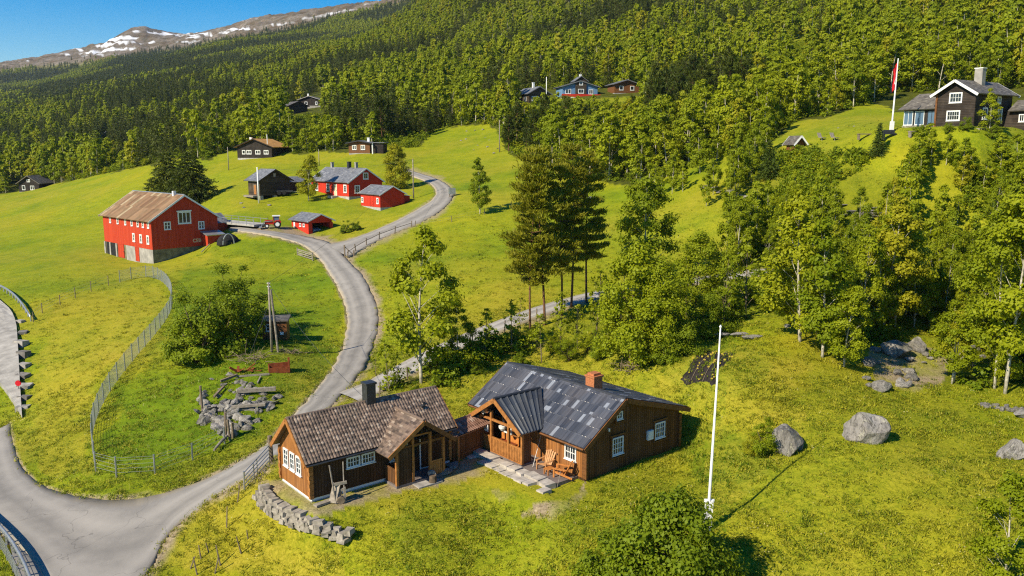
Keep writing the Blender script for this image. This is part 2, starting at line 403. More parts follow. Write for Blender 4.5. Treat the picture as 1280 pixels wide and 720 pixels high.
M['trim_orange'] = m_plain("oiled_timber", (.36, .15, .042), .55, .3, 0, .3, 4)
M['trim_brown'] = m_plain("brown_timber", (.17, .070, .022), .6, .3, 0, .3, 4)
M['barn_red'] = m_boards("barn_red_boards", (.42, .034, .012), (.60, .066, .022), .22, wamt=.10, weather=(.42, .12, .06), groove=.45)
M['house_red'] = m_boards("house_red_boards", (.50, .026, .012), (.66, .048, .018), .18, wamt=.05, groove=.45)
M['log_dark'] = m_boards("dark_logs", (.035, .026, .018), (.085, .060, .036), .26, True, wamt=.2, groove=.8)
M['log_black'] = m_boards("black_boards", (.022, .017, .014), (.050, .036, .026), .22, True, wamt=.15, groove=.7)
M['black_vert'] = m_boards("black_upright_boards", (.018, .014, .012), (.040, .030, .024), .2, wamt=.1)
M['grey_wood'] = m_plain("weathered_wood", (.27, .235, .19), .85, .15, 0, .35, 5)
M['post_wood'] = m_plain("old_post_wood", (.20, .155, .11), .85, .15, 0, .35, 5)
M['white'] = m_plain("white_paint", (.80, .80, .77), .5, .3, 0, .05)
M['cream'] = m_plain("cream_paint", (.70, .62, .38), .6, .3, 0, .08)
M['blue_wall'] = m_boards("blue_boards", (.11, .22, .37), (.17, .30, .46), .2, wamt=.05, groove=.3)
M['dark_metal'] = m_plain("dark_metal", (.035, .036, .04), .45, .5, 0, .3)
M['grey_metal'] = m_plain("galvanised_metal", (.38, .39, .40), .42, .5, .6, .15)
M['fence_wire'] = m_plain("fence_wire", (.36, .38, .36), .5, .4, .4, .1)
M['concrete'] = m_plain("concrete", (.40, .385, .35), .9, .15, 0, .25, 1.5)
M['concrete_pale'] = m_plain("pale_concrete", (.33, .31, .28), .9, .15, 0, .3, .9)
M['stain_conc'] = m_plain("mossy_concrete", (.20, .18, .11), .95, .1, 0, .5, 1.2)
M['stone'] = m_plain("grey_stone", (.34, .315, .285), .9, .15, 0, .4, 2.0)
M['stone_pale'] = m_plain("pale_stone", (.28, .25, .205), .9, .15, 0, .45, 2.5)
M['stone_dark'] = m_plain("dark_stone", (.175, .16, .145), .9, .15, 0, .4, 1.5)
M['brick'] = m_plain("chimney_brick", (.42, .155, .065), .85, .15, 0, .3, 9)
M['corten'] = m_plain("rusty_steel", (.23, .060, .022), .8, .2, 0, .35, 3)
M['deck'] = m_boards("grey_decking", (.16, .125, .115), (.25, .21, .195), .12, wamt=.2)
M['bark'] = m_plain("bark", (.13, .095, .065), .9, .1, 0, .45, 5)
M['pine_bark'] = m_plain("pine_bark", (.16, .085, .045), .9, .1, 0, .45, 3)
M['birch_bark'] = m_plain("birch_bark", (.46, .42, .33), .8, .15, 0, .45, 3.5)
M['twig'] = m_plain("twigs", (.20, .16, .10), .9, .1, 0, .3, 4)
def m_glass(name, c=(.02, .025, .03)):
    t = NT(name); t.done(c, .04, .7); return t.m
M['glass'] = m_glass("window_glass"); M['glass_blue'] = m_glass("painted_sky_glass", (.10, .17, .26)); M['curtain'] = m_glass("curtained_glass", (.45, .44, .40))  # sky reflection in the blue glass is painted into its base colour
M['red_paint'] = m_plain("red_vehicle_paint", (.50, .020, .012), .3, .5, 0, .15)
M['car_paint'] = m_plain("pale_blue_car_paint", (.36, .42, .50), .22, .6, .3, .05)
M['rubber'] = m_plain("rubber", (.022, .022, .023), .85, .2, 0, .3)
M['flag_red'] = m_plain("red_cloth", (.60, .02, .03), .8, .1, 0, .05)
M['net'] = m_plain("black_sheet", (.030, .025, .022), .85, .15, 0, .6, 3)
M['yellow'] = m_plain("yellow_leaves", (.55, .42, .05), .8, .1, 0, .25)
M['chair_wood'] = m_plain("orange_chair_wood", (.52, .20, .050), .5, .3, 0, .2, 5)
M['chair_pale'] = m_plain("pale_chair_wood", (.52, .27, .115), .55, .3, 0, .2, 5)
M['tile_brown'] = m_uvtiles("brown_roof_tiles", ((.070, .048, .036), (.215, .150, .110)), .20, .17, (.31, .24, .185), .12, .55, .35)
M['slab_pale'] = m_plain('pale_edging_stone', (.43, .385, .33), .9, .15, 0, .3, 2.2)
M['tile_red'] = m_uvtiles("red_roof_tiles", ((.15, .075, .048), (.27, .15, .105)), .24, .34, (.36, .25, .19), .15, .6, .3)
M['patch_roof'] = m_uvtiles("patched_slate_roof", ((.030, .035, .048), (.090, .095, .113)), .27, .80, (.25, .27, .31), .12, .36, .5, True, True, dirt=(.16, .13, .11), dirtamt=.25)
M['metal_roof'] = m_uvtiles("dark_ribbed_roof", ((.040, .045, .055), (.070, .078, .090)), .25, 1.2, None, 0, .35, .5)
M['slate'] = m_uvtiles("grey_slate", ((.115, .120, .135), (.19, .195, .21)), .5, .35, (.27, .27, .28), .06, .55, .35)
M['slate_dark'] = m_uvtiles("dark_slate", ((.075, .066, .058), (.15, .135, .115)), .4, .3, (.21, .19, .16), .1, .6, .3)
M['rust_roof'] = m_uvtiles("rusty_sheet_roof", ((.165, .088, .045), (.30, .185, .10)), .8, 3.3, (.40, .31, .19), .14, .7, .2, dirt=(.13, .10, .05), dirtamt=.6)
M['orange_roof'] = m_uvtiles("ochre_roof", ((.50, .24, .06), (.62, .33, .10)), .4, .4, None, 0, .7, .2)
L1 = m_leaf("birch_leaves", (.18, .24, .006), (.38, .41, .011), .42, tip=(.38, .36, .014))
L2 = m_leaf("shrub_leaves", (.105, .16, .005), (.26, .32, .011), .36)
L3 = m_leaf("spruce_needles", (.030, .050, .006), (.105, .125, .012), .16)
L4 = m_leaf("pine_needles", (.15, .16, .009), (.37, .335, .02), .28)
L5 = m_leaf("young_birch_leaves", (.17, .23, .006), (.36, .38, .012), .42)
L6 = m_leaf("blue_green_needles", (.030, .055, .007), (.090, .125, .014), .18)
LG = m_leaf("grass_blades", (.085, .120, .003), (.40, .350, .020), .30, obvar=0.0)
# ------------------------------------------------------------------ the land
WOOD_HILL = [(-400,258),(0,243),(60,232),(190,205),(215,198),(262,200),(285,188),(345,188),(370,193),(405,188),(432,191),(470,186),(520,184),(545,160),(600,155),(622,160),(636,190),(690,208),(745,226),(800,232),(850,228),(890,212),(940,196),(975,172),(990,154),(1040,144),(1090,126),(1120,140),(1160,142),(1290,128),(1560,120),(1560,-900),(-400,-900)]
WOOD_RIGHT = [(862,392),(885,368),(905,330),(918,285),(905,240),(930,205),(1000,190),(1090,192),(1130,197),(1230,190),(1285,196),(1420,190),(1420,500),(1285,492),(1235,488),(1180,474),(1150,440),(1085,440),(1040,430),(990,402),(940,385),(885,402)]
WOOD_BELT = [(448,512),(485,482),(560,447),(640,415),(750,380),(850,366),(860,400),(800,462),(745,440),(650,447),(600,458),(560,482),(485,502)]
BUSHY_LEFT = [(205,395),(245,345),(330,340),(350,420),(330,450),(250,465),(215,450)]
ROCKS_R = [(1078,440),(1110,425),(1170,420),(1235,430),(1250,470),(1190,470),(1140,485),(1085,490)]
ROAD_MAIN = [((60,860),(180,860)),((12,530),(-48,556)),((17,562),(-45,610)),((28,588),(-25,652)),((52,609),(8,670)),((92,621),(42,702)),((140,626),(72,760)),((172,623),(140,765)),((202,617),(185,722)),((236,608),(206,670)),((262,598),(256,630)),((302,577),(306,601)),((332,557),(344,572)),((360,527),(388,536)),((385,499),(421,500)),((405,476),(442,478)),((420,455),(459,450)),((431,430),(470,423)),((436,402),(474,395)),((430,375),(467,368)),((415,345),(451,341)),((400,323),(433,324)),((383,309),(424,312)),((370,303),(412,302)),((350,297),(375,294)),((318,291),(330,288)),((285,287),(292,283))]
ROAD_UP = [((408,306),(436,322)),((430,302),(462,306)),((468,289),(492,292)),((508,270),(534,275)),((537,253),(559,258)),((546,243),(568,244)),((543,233),(563,233)),((530,225),(546,223)),((512,219),(522,216)),((500,214),(506,211))]
PATH_LOW = [((424,492),(448,502)),((455,480),(470,494)),((500,455),(515,469)),((560,426),(572,438)),((620,401),(632,411)),((680,381),(690,390)),((745,363),(752,371)),((850,350),(855,357)),((940,337),(945,345)),((1000,333),(1002,341)),((1090,320),(1092,329)),((1135,318),(1137,326)),((1200,314),(1202,321))]
def chaikin(ps, n=2):
    for _ in range(n):
        q = [ps[0]]
        for a, b in zip(ps[:-1], ps[1:]): q += [a * .75 + b * .25, a * .25 + b * .75]
        ps = q + [ps[-1]]
    return ps
def strip(pairs, n=3):
    return chaikin([np.array([*a, *b], float) for a, b in pairs], n)
STRIPS = {'road': strip(ROAD_MAIN[1:]), 'farm_road': strip(ROAD_UP), 'gravel_path': strip(PATH_LOW)}
JUNC = strip([((8,668),(60,900)),((42,700),(100,900)),((70,750),(140,900)),((185,722),(170,900))], 1)
def dense_pairs(rows):
    """pixel pairs -> spots of the land"""
    us = np.array(rows); out = []
    for r in us: out.append((at(r[0], r[1], 24), at(r[2], r[3], 24)))
    return out
ROAD_W = {k: dense_pairs(v) for k, v in STRIPS.items()}
def road_poly_px(pairs):
    Lp = [project(*p) for p, q in pairs]; Rp = [project(*q) for p, q in pairs]
    return [(float(a[0]), float(a[1])) for a in Lp] + [(float(a[0]), float(a[1])) for a in Rp[::-1]]
ROAD_PX = {k: road_poly_px(v) for k, v in ROAD_W.items()}
JUNC_W = [(at_depth(8,668,52.3), at_depth(60,900,36)), (at_depth(42,700,48.6), at_depth(100,900,36)), (at_depth(72,760,43.4), at_depth(140,900,36)), (at_depth(140,765,43.2), at_depth(160,905,35.5)), (at_depth(185,722,46), at_depth(180,905,35.5))]
ALL_ROADS = list(ROAD_PX.values()) + [road_poly_px(JUNC_W)]
def on_road(u, v):
    m = np.zeros(np.shape(u), bool)
    for p in ALL_ROADS: m |= in_poly(u, v, p)
    return m
def edge_dist_px(u, v, line):
    d = np.full(np.shape(u), 1e9)
    for (x1, y1), (x2, y2) in zip(line[:-1], line[1:]):
        dx, dy = x2 - x1, y2 - y1; L2 = dx * dx + dy * dy + 1e-9
        t = np.clip(((u - x1) * dx + (v - y1) * dy) / L2, 0, 1)
        d = np.minimum(d, np.hypot(u - x1 - t * dx, v - y1 - t * dy))
    return d
LUSH = [[(125,560),(150,490),(215,415),(232,330),(300,300),(378,302),(412,345),(430,400),(412,450),(372,505),(320,545),(250,575),(160,592)], [(480,640),(560,600),(690,630),(760,640),(700,720),(520,720)], [(838,480),(872,425),(935,432),(960,455),(900,500)], [(840,560),(900,520),(960,575),(880,610)], [(800,440),(870,400),(950,395),(900,430),(840,480)]]
DRYP = [[(190,720),(208,670),(300,607),(335,590),(345,640),(400,690),(360,760)], [(40,470),(70,370),(200,355),(210,380),(120,480),(112,590),(60,600)], [(905,430),(1000,420),(1010,480),(950,560),(905,540)]]
def lushness(x, y, u, v):
    """0 dry and yellow .. 1 deep green; mown strips on the farm fields"""
    jx = (fbm(x / 3.5 + 9, y / 3.5, 4) - .47) * 60 * np.clip(60 / np.hypot(x, y), .15, 1.2); q = np.full(np.shape(x), .43)
    q = q + (fbm(x / 13, y / 13, 4) - .46) * 1.3
    for p in LUSH: q = np.where(in_poly(u + jx, v + jx * .6, p), q + .42, q)
    for p in DRYP: q = np.where(in_poly(u + jx, v + jx * .6, p), q - .24, q)
    band = np.sin((x * .55 + y * .83) / 2.3 + 3 * fbm(x / 30, y / 30, 2)) * np.clip(fbm(x / 40 + 5, y / 40, 2) * 3 - .9, 0, 1)
    q = q + np.where((np.hypot(x, y) > 95) & (v < 345) & (u < 860), band * .22, 0)
    return np.clip(q, 0, 1)
def build_land():
    fine = np.arange(-0.72, 0.72, 0.0021); co = np.arange(0.72, 2 * math.pi - 0.72, 0.045)
    th = np.r_[fine, co]; nt = len(th)
    rr = [8.0]
    while rr[-1] < 5600: rr.append(rr[-1] * (1.0092 if rr[-1] > 28 else 1.03))
    rr = np.array(rr); nr = len(rr)
    T, R = np.meshgrid(th, rr); X = R * np.sin(T); Y = R * np.cos(T)
    Z = ground(X, Y)
    U, V_, dep = project(X, Y, Z); front = dep > 5
    U = np.where(front, U, -9e3); V_ = np.where(front, V_, 9e3)
    road = on_road(U, V_)
    near = np.clip((260 - R) / 120, 0, 1)
    yard = in_poly(U, V_, [(325,595),(350,595),(560,535),(640,560),(690,620),(730,605),(860,560),(860,575),(735,625),(690,640),(600,620),(395,650),(330,640)])
    bump = (fbm(X / 2.2, Y / 2.2, 3) - .45) * .22 + (fbm(X / 11, Y / 11, 3) - .45) * .55
    bumps = bump * near * np.where(yard, .15, 1.0) * np.where(road, 0, 1)
    crag = (np.abs(fbm(X / 55, Y / 55, 5) - .46) * -46 + 4) * np.clip((Z - treeline(X, Y)) / 40, 0, 1) * (R > 900)
    Zm = Z + bumps + crag; Zm = np.where(road, Z - .22, Zm)
    # what grows where (edges wander)
    jx = (fbm(X / 3.5, Y / 3.5, 4) - .47) * 60 * np.clip(60 / R, .15, 1.2); jy = (fbm(X / 3.5 + 50, Y / 3.5, 4) - .47) * 40 * np.clip(60 / R, .15, 1.2)
    U0, V0 = U, V_; U, V_ = U + jx, V_ + jy
    wn_ = fbm(X / 9, Y / 9, 4)
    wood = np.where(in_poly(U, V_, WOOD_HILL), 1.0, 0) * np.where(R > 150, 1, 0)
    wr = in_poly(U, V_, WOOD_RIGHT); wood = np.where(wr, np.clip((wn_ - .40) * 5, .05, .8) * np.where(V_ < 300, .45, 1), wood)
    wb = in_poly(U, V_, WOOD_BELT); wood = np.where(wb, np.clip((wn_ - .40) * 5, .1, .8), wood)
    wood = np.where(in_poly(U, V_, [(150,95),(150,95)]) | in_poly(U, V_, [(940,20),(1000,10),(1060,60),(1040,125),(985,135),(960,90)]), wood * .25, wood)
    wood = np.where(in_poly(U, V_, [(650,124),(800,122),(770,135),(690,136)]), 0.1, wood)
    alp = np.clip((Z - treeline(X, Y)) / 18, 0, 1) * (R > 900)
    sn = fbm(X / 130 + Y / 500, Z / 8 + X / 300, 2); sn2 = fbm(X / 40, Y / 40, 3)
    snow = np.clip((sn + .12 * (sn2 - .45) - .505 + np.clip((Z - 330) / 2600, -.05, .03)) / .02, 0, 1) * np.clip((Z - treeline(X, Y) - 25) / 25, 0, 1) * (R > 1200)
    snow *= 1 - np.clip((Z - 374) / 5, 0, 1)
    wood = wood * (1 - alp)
    dry = np.clip((fbm(X / 14 + 9, Y / 14, 4) - .44) * 4, 0, 1) * .75
    dry = np.where(in_poly(U, V_, [(185,720),(205,670),(300,605),(335,585),(345,640),(440,690),(430,720)]), np.maximum(dry, .75), dry)
    dry = np.where(in_poly(U, V_, [(40,470),(70,370),(200,355),(210,380),(120,480),(115,590),(60,600)]), np.maximum(dry, .55), dry)
    dry = np.where(in_poly(U, V_, [(850,490),(910,430),(1000,440),(1010,560),(900,640)]), np.maximum(dry, .6), dry)
    dry = np.where(in_poly(U, V_, [(860,480),(1000,430),(1290,540),(1290,900),(900,900),(640,690)]), np.maximum(dry, .25), dry)
    dry = np.where(R > 110, dry * .6, dry)
    U, V_ = U0, V0
    lush = lushness(X, Y, U, V_)
    en = (fbm(X / 1.6, Y / 1.6, 3) - .45)
    dirt = np.zeros_like(X)
    for k, wpx, s in (('road', 5.0, 1.0), ('farm_road', 3.0, .8), ('gravel_path', 3.0, .8)):
        pairs = ROAD_W[k]
        for side in (0, 1):
            ln = [tuple(float(q) for q in project(*p[side])[:2]) for p in pairs[::4]]
            d = edge_dist_px(U, V_, ln)
            w = np.where(V_ > 480, wpx * 1.4, wpx) * (1.35 if side else .45)
            dirt = np.maximum(dirt, np.clip(1.4 - d / w + en * 2.2, 0, 1) * s * (R < 260))
    for poly in ([(322,598),(352,600),(392,629),(470,606),(545,590),(570,575),(600,560),(610,590),(560,606),(500,615),(440,632),(395,645),(352,625),(325,612)],
                 [(612,612),(640,610),(643,620),(622,624)], [(640,640),(700,625),(725,612),(735,600),(730,620),(690,645)],
                 [(1085,438),(1135,428),(1190,440),(1180,478),(1140,488),(1095,480)]):
        pc = in_poly(U + en * 10, V_ + en * 8, poly); dirt = np.where(pc, np.clip(.75 + en * 2, 0, 1), dirt)
    V3 = np.stack([X, Y, Zm], -1).reshape(-1, 3)
    idx = np.arange(nr * nt).reshape(nr, nt); nxt = np.roll(idx, -1, 1)
    F = np.stack([idx[:-1], nxt[:-1], nxt[1:], idx[1:]], -1).reshape(-1, 4)[:, ::-1]
    cen = len(V3); V3 = np.vstack([V3, [[0, 0, float(Zm[0].mean())]]])
    ex = lambda a: np.r_[a.ravel(), a.ravel()[0]]
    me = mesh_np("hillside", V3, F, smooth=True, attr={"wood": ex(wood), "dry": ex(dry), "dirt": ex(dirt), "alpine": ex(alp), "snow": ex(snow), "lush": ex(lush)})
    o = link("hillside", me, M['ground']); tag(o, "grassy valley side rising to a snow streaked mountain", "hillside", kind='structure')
build_land()

def road_mesh(name, pairs, mat, label, up=.05, nc=8):
    mb = MB(); rows = []; uvs = []; run = 0.0; last = None
    for a, b in pairs:
        a = Vector(a); b = Vector(b); row = []
        e_ = (b - a).normalized(); a = a + e_ * (float(fbm(a.x / 1.4, a.y / 1.4, 3)) - .45) * .7; b = b + e_ * (float(fbm(b.x / 1.4 + 30, b.y / 1.4, 3)) - .45) * .7
        mid_ = (a + b) / 2; run += (mid_ - last).length if last is not None else 0; last = mid_
        uvs.append([(0, run)] + [(j / nc, run) for j in range(nc + 1)] + [(1, run)])
        n_ = (b - a).normalized()
        row.append(Vector((a.x, a.y, ground(a.x, a.y) - .4)) - n_ * .05)
        for j in range(nc + 1):
            p = a.lerp(b, j / nc); c = .06 * (1 - (2 * j / nc - 1) ** 2)
            row.append(Vector((p.x, p.y, ground(p.x, p.y) + up + c)))
        row.append(Vector((b.x, b.y, ground(b.x, b.y) - .4)) + n_ * .05)
        rows.append(row)
    mb.sheet(rows, uvs=uvs); o = mb.build(name, mat, smooth=True); tag(o, label, name.replace('_', ' '), kind='structure'); return o
road_mesh('road', ROAD_W['road'], M['asphalt'], "grey asphalt road curving up from the junction to the farm")
road_mesh('junction', JUNC_W, M['asphalt'], "grey asphalt apron at the road junction", up=.045, nc=10)
road_mesh('farm_road', ROAD_UP and ROAD_W['farm_road'], M['asphalt'], "pale lane climbing behind the red farmhouse", up=.058)
road_mesh('gravel_path', ROAD_W['gravel_path'], M['gravel'], "pale gravel lane running under the pines", up=.062)
# ------------------------------------------------------------------ building kit (local frame: gable wall along x at y=0, length along +y)
def wall_xf(wall, a, z, W_, L_, off=0.0):
    """matrix of a wall spot: local x along the wall, y out of it, z up. a is the distance along the wall"""
    if wall == 'g0': o, t, n = (a, -off, z), (1, 0, 0), (0, -1, 0)
    elif wall == 'g1': o, t, n = (a, L_ + off, z), (-1, 0, 0), (0, 1, 0)
    elif wall == 'l': o, t, n = (-off, a, z), (0, -1, 0), (-1, 0, 0)
    else: o, t, n = (W_ + off, a, z), (0, 1, 0), (1, 0, 0)
    t, n, o = Vector(t), Vector(n), Vector(o); up = Vector((0, 0, 1))
    m = Matrix(((t.x, n.x, 0, o.x), (t.y, n.y, 0, o.y), (t.z, n.z, 1, o.z), (0, 0, 0, 1)))
    return m
def window(parent, xf, w, h, nx=2, nz=3, frame=None, glass=None, fw=.09, name='window', depth=.07, sill=True, mun=.035):
    frame = frame or M['white']; glass = glass or M['glass']
    mb = MB(xf); x0, x1, z0, z1 = -w/2, w/2, 0, h
    mb.box(x0, 0.002, z0, x0+fw, depth, z1); mb.box(x1-fw, 0.002, z0, x1, depth, z1)
    mb.box(x0+fw, 0.002, z1-fw, x1-fw, depth, z1); mb.box(x0+fw, 0.002, z0, x1-fw, depth, z0+fw)
    iw, ih = w - 2*fw, h - 2*fw
    for i in range(1, nx): x = x0 + fw + iw * i / nx; k = mun * (1.6 if nx % 2 == 0 and i == nx // 2 else 1); mb.box(x-k/2, 0.012, z0+fw, x+k/2, depth-.014, z1-fw)
    for i in range(1, nz):
        z = z0 + fw + ih * i / nz
        for j in range(nx): mb.box(x0+fw+iw*j/nx+mun/2+.001, 0.014, z-mun/2, x0+fw+iw*(j+1)/nx-mun/2-.001, depth-.018, z+mun/2)
    if sill: mb.box(x0-.04, 0.0, z0-.05, x1+.04, depth+.05, z0-.002)
    f = mb.build(name, frame, parent)
    MB(xf).box(x0+fw-.004, .004, z0+fw-.004, x1-fw+.004, .02, z1-fw+.004).build('pane', glass, f)
    return f
def door(parent, xf, w, h, mat, frame=None, glass=False, name='door'):
    mb = MB(xf); mb.box(-w/2, .002, 0, w/2, .05, h); d = mb.build(name, mat, parent)
    fr = MB(xf); k = .09
    fr.box(-w/2-k, .002, 0, -w/2-.002, .08, h+k); fr.box(w/2+.002, .002, 0, w/2+k, .08, h+k); fr.box(-w/2-.001, .002, h+.002, w/2+.001, .08, h+k)
    fr.build('door_frame', frame or M['white'], d)
    if glass: MB(xf).box(-w*.3, .052, h*.45, w*.3, .06, h*.9).build('pane', M['glass'], d)
    MB(xf).box(w*.36, .052, h*.45, w*.42, .10, h*.5).build('handle', M['dark_metal'], d)
    return d
def slab(a, b, c, d, th=.09, style=None, step=None, amp=.045):
    """roof plane: a->b along the eave, d->c along the ridge; returns an MB with uv in metres"""
    a, b, c, d = map(Vector, (a, b, c, d)); n = (b - a).cross(d - a).normalized()
    if n.z < 0: n = -n
    L = (b - a).length; H = (d - a).length; mb = MB()
    if style is None: nu, nv = 2, 2
    elif style == 'tile': nu, nv = max(2, int(L / .20) * 6), max(2, int(H / .34)) * 3
    elif style == 'rib': nu, nv = max(2, int(L / .25) * 6), max(2, int(H / 1.2)) * 2
    elif style == 'flat_rib': nu, nv = max(2, int(L / .30) * 6), max(2, int(H / .95)) * 2
    rows, uvs = [], []
    for j in range(nv + 1):
        r, q = [], []; t = j / nv
        for i in range(nu + 1):
            s = i / nu; p = a.lerp(b, s).lerp(d.lerp(c, s), t); off = 0
            if style == 'tile': off = amp * abs(math.sin(math.pi * s * L / .20)) ** 1.0 + .035 * (1 - (j % 3) / 2.0)
            elif style == 'rib': off = amp * max(0, math.cos(2 * math.pi * s * L / .25)) * 1.6
            elif style == 'flat_rib': off = amp * max(0, math.cos(2 * math.pi * s * L / .30)) ** 3
            r.append(p + n * (th / 2 + off)); q.append((s * L, t * H))
        rows.append(r); uvs.append(q)
    mb.sheet(rows, uvs=uvs)
    # edges and underside
    q = [p - n * th / 2 for p in (a, b, c, d)]; top = [p + n * (th / 2 - .004) for p in (a, b, c, d)]
    mb.add(q + top, [(3, 2, 1, 0), (0, 1, 5, 4), (1, 2, 6, 5), (2, 3, 7, 6), (3, 0, 4, 7)], [(0, 0)] * 8)
    return mb
class House:
    def __init__(s, name, label, cat, O, yaw, W_, L_, heL, hr, heR=None, xr=None, base=2.0, wall=None, group=None, found=0.0, fmat=None, gmat=None):
        s.W, s.L, s.heL, s.hr = W_, L_, heL, hr; s.heR = heL if heR is None else heR; s.xr = W_ / 2 if xr is None else xr
        s.o = empty(name, O, math.radians(yaw), label, cat, group); s.name = name
        prof = [(0, found - (0 if found else base)), (W_, found - (0 if found else base)), (W_, s.heR), (s.xr, hr), (0, s.heL)]
        s.wall = MB().prism(prof, 'y', 0, L_).build('wall', wall or M['wood_brown'], s.o)
        if found: MB().box(.03, .03, -base, W_ - .03, L_ - .03, found - .002).build('foundation', fmat or M['concrete'], s.o)
    def slope(s, side):
        return ((s.hr - s.heL) / s.xr) if side == 'l' else ((s.hr - s.heR) / (s.W - s.xr))
    def roof(s, mat, og=.45, oe=.45, th=.12, style=None, og1=None, lift=None, trim=None, gutter=None, ridge=None, board=.22):
        og1 = og if og1 is None else og1; lift = th / 2 + .02 if lift is None else lift
        zl = s.heL - oe * s.slope('l'); zr = s.heR - oe * s.slope('r'); y0, y1 = -og, s.L + og1
        P = dict(l0=(-oe, y0, zl + lift), l1=(-oe, y1, zl + lift), r0=(s.W + oe, y0, zr + lift), r1=(s.W + oe, y1, zr + lift), t0=(s.xr, y0, s.hr + lift), t1=(s.xr, y1, s.hr + lift)); s.P = P
        s.roofs = [slab(P['l0'], P['l1'], P['t1'], P['t0'], th, style).build('roof', mat, s.o, smooth=False),
                   slab(P['r0'], P['r1'], P['t1'], P['t0'], th, style).build('roof', mat, s.o, smooth=False)]
        if ridge:
            MB().tube([(s.xr, y0, s.hr + lift + .02), (s.xr, y1, s.hr + lift + .02)], .11, 8).build('ridge_cap', ridge, s.roofs[0])
        if trim:
            for y, w in ((y0, -.05), (y1, .05)):
                for e in ('l', 'r'):
                    a = Vector(P[e + ('0' if y == y0 else '1')]); b = Vector(P['t' + ('0' if y == y0 else '1')])
                    dz = Vector((0, 0, -board / 2 + th * .45)); dy = Vector((0, w, 0))
                    d = (b - a).normalized()
                    mb = MB(); ex = d * .10
                    mb.bar(a + dz + dy - d * .02, b + dz + dy + ex * (.0 if e == 'l' else 0), .06 if abs(w) else .06, board, up=(0, 0, 1))
                    mb.build('bargeboard', trim, s.o)
        if gutter:
            for e, sgn in (('l', -1), ('r', 1)):
                a = Vector(P[e + '0']); b = Vector(P[e + '1'])
                MB().tube([a + Vector((sgn * .06, .05, -.05)), b + Vector((sgn * .06, -.05, -.05))], .065, 6).build('gutter', gutter, s.o)
        return s
    def win(s, wall, a, z, w, h, nx=2, nz=3, **k):
        return window(s.o, wall_xf(wall, a, z, s.W, s.L), w, h, nx, nz, **k)
    def door(s, wall, a, z, w, h, mat, **k):
        return door(s.o, wall_xf(wall, a, z, s.W, s.L), w, h, mat, **k)
    def corner(s, mat, w=.16, base=.0):
        for x, y in ((0, 0), (s.W, 0), (0, s.L), (s.W, s.L)):
            h = s.heL if x == 0 else s.heR
            MB().box(x - w/2, y - w/2, base, x + w/2, y + w/2, h - .02).build('corner_board', mat, s.o)
    def chimney(s, x, y, z0, z1, w, d, mat, cap=None, name='chimney'):
        c = MB().box(x - w/2, y - d/2, z0, x + w/2, y + d/2, z1).build(name, mat, s.o)
        m2 = MB().box(x - w/2 - .06, y - d/2 - .06, z1 - .12, x + w/2 + .06, y + d/2 + .06, z1 + .002); m2.build('chimney_cap', cap or mat, c); return c
Rz = lambda yaw: Matrix.Rotation(math.radians(yaw), 3, 'Z')
def local_to_world(O, yaw, p): return Vector(O) + Rz(yaw) @ Vector(p)

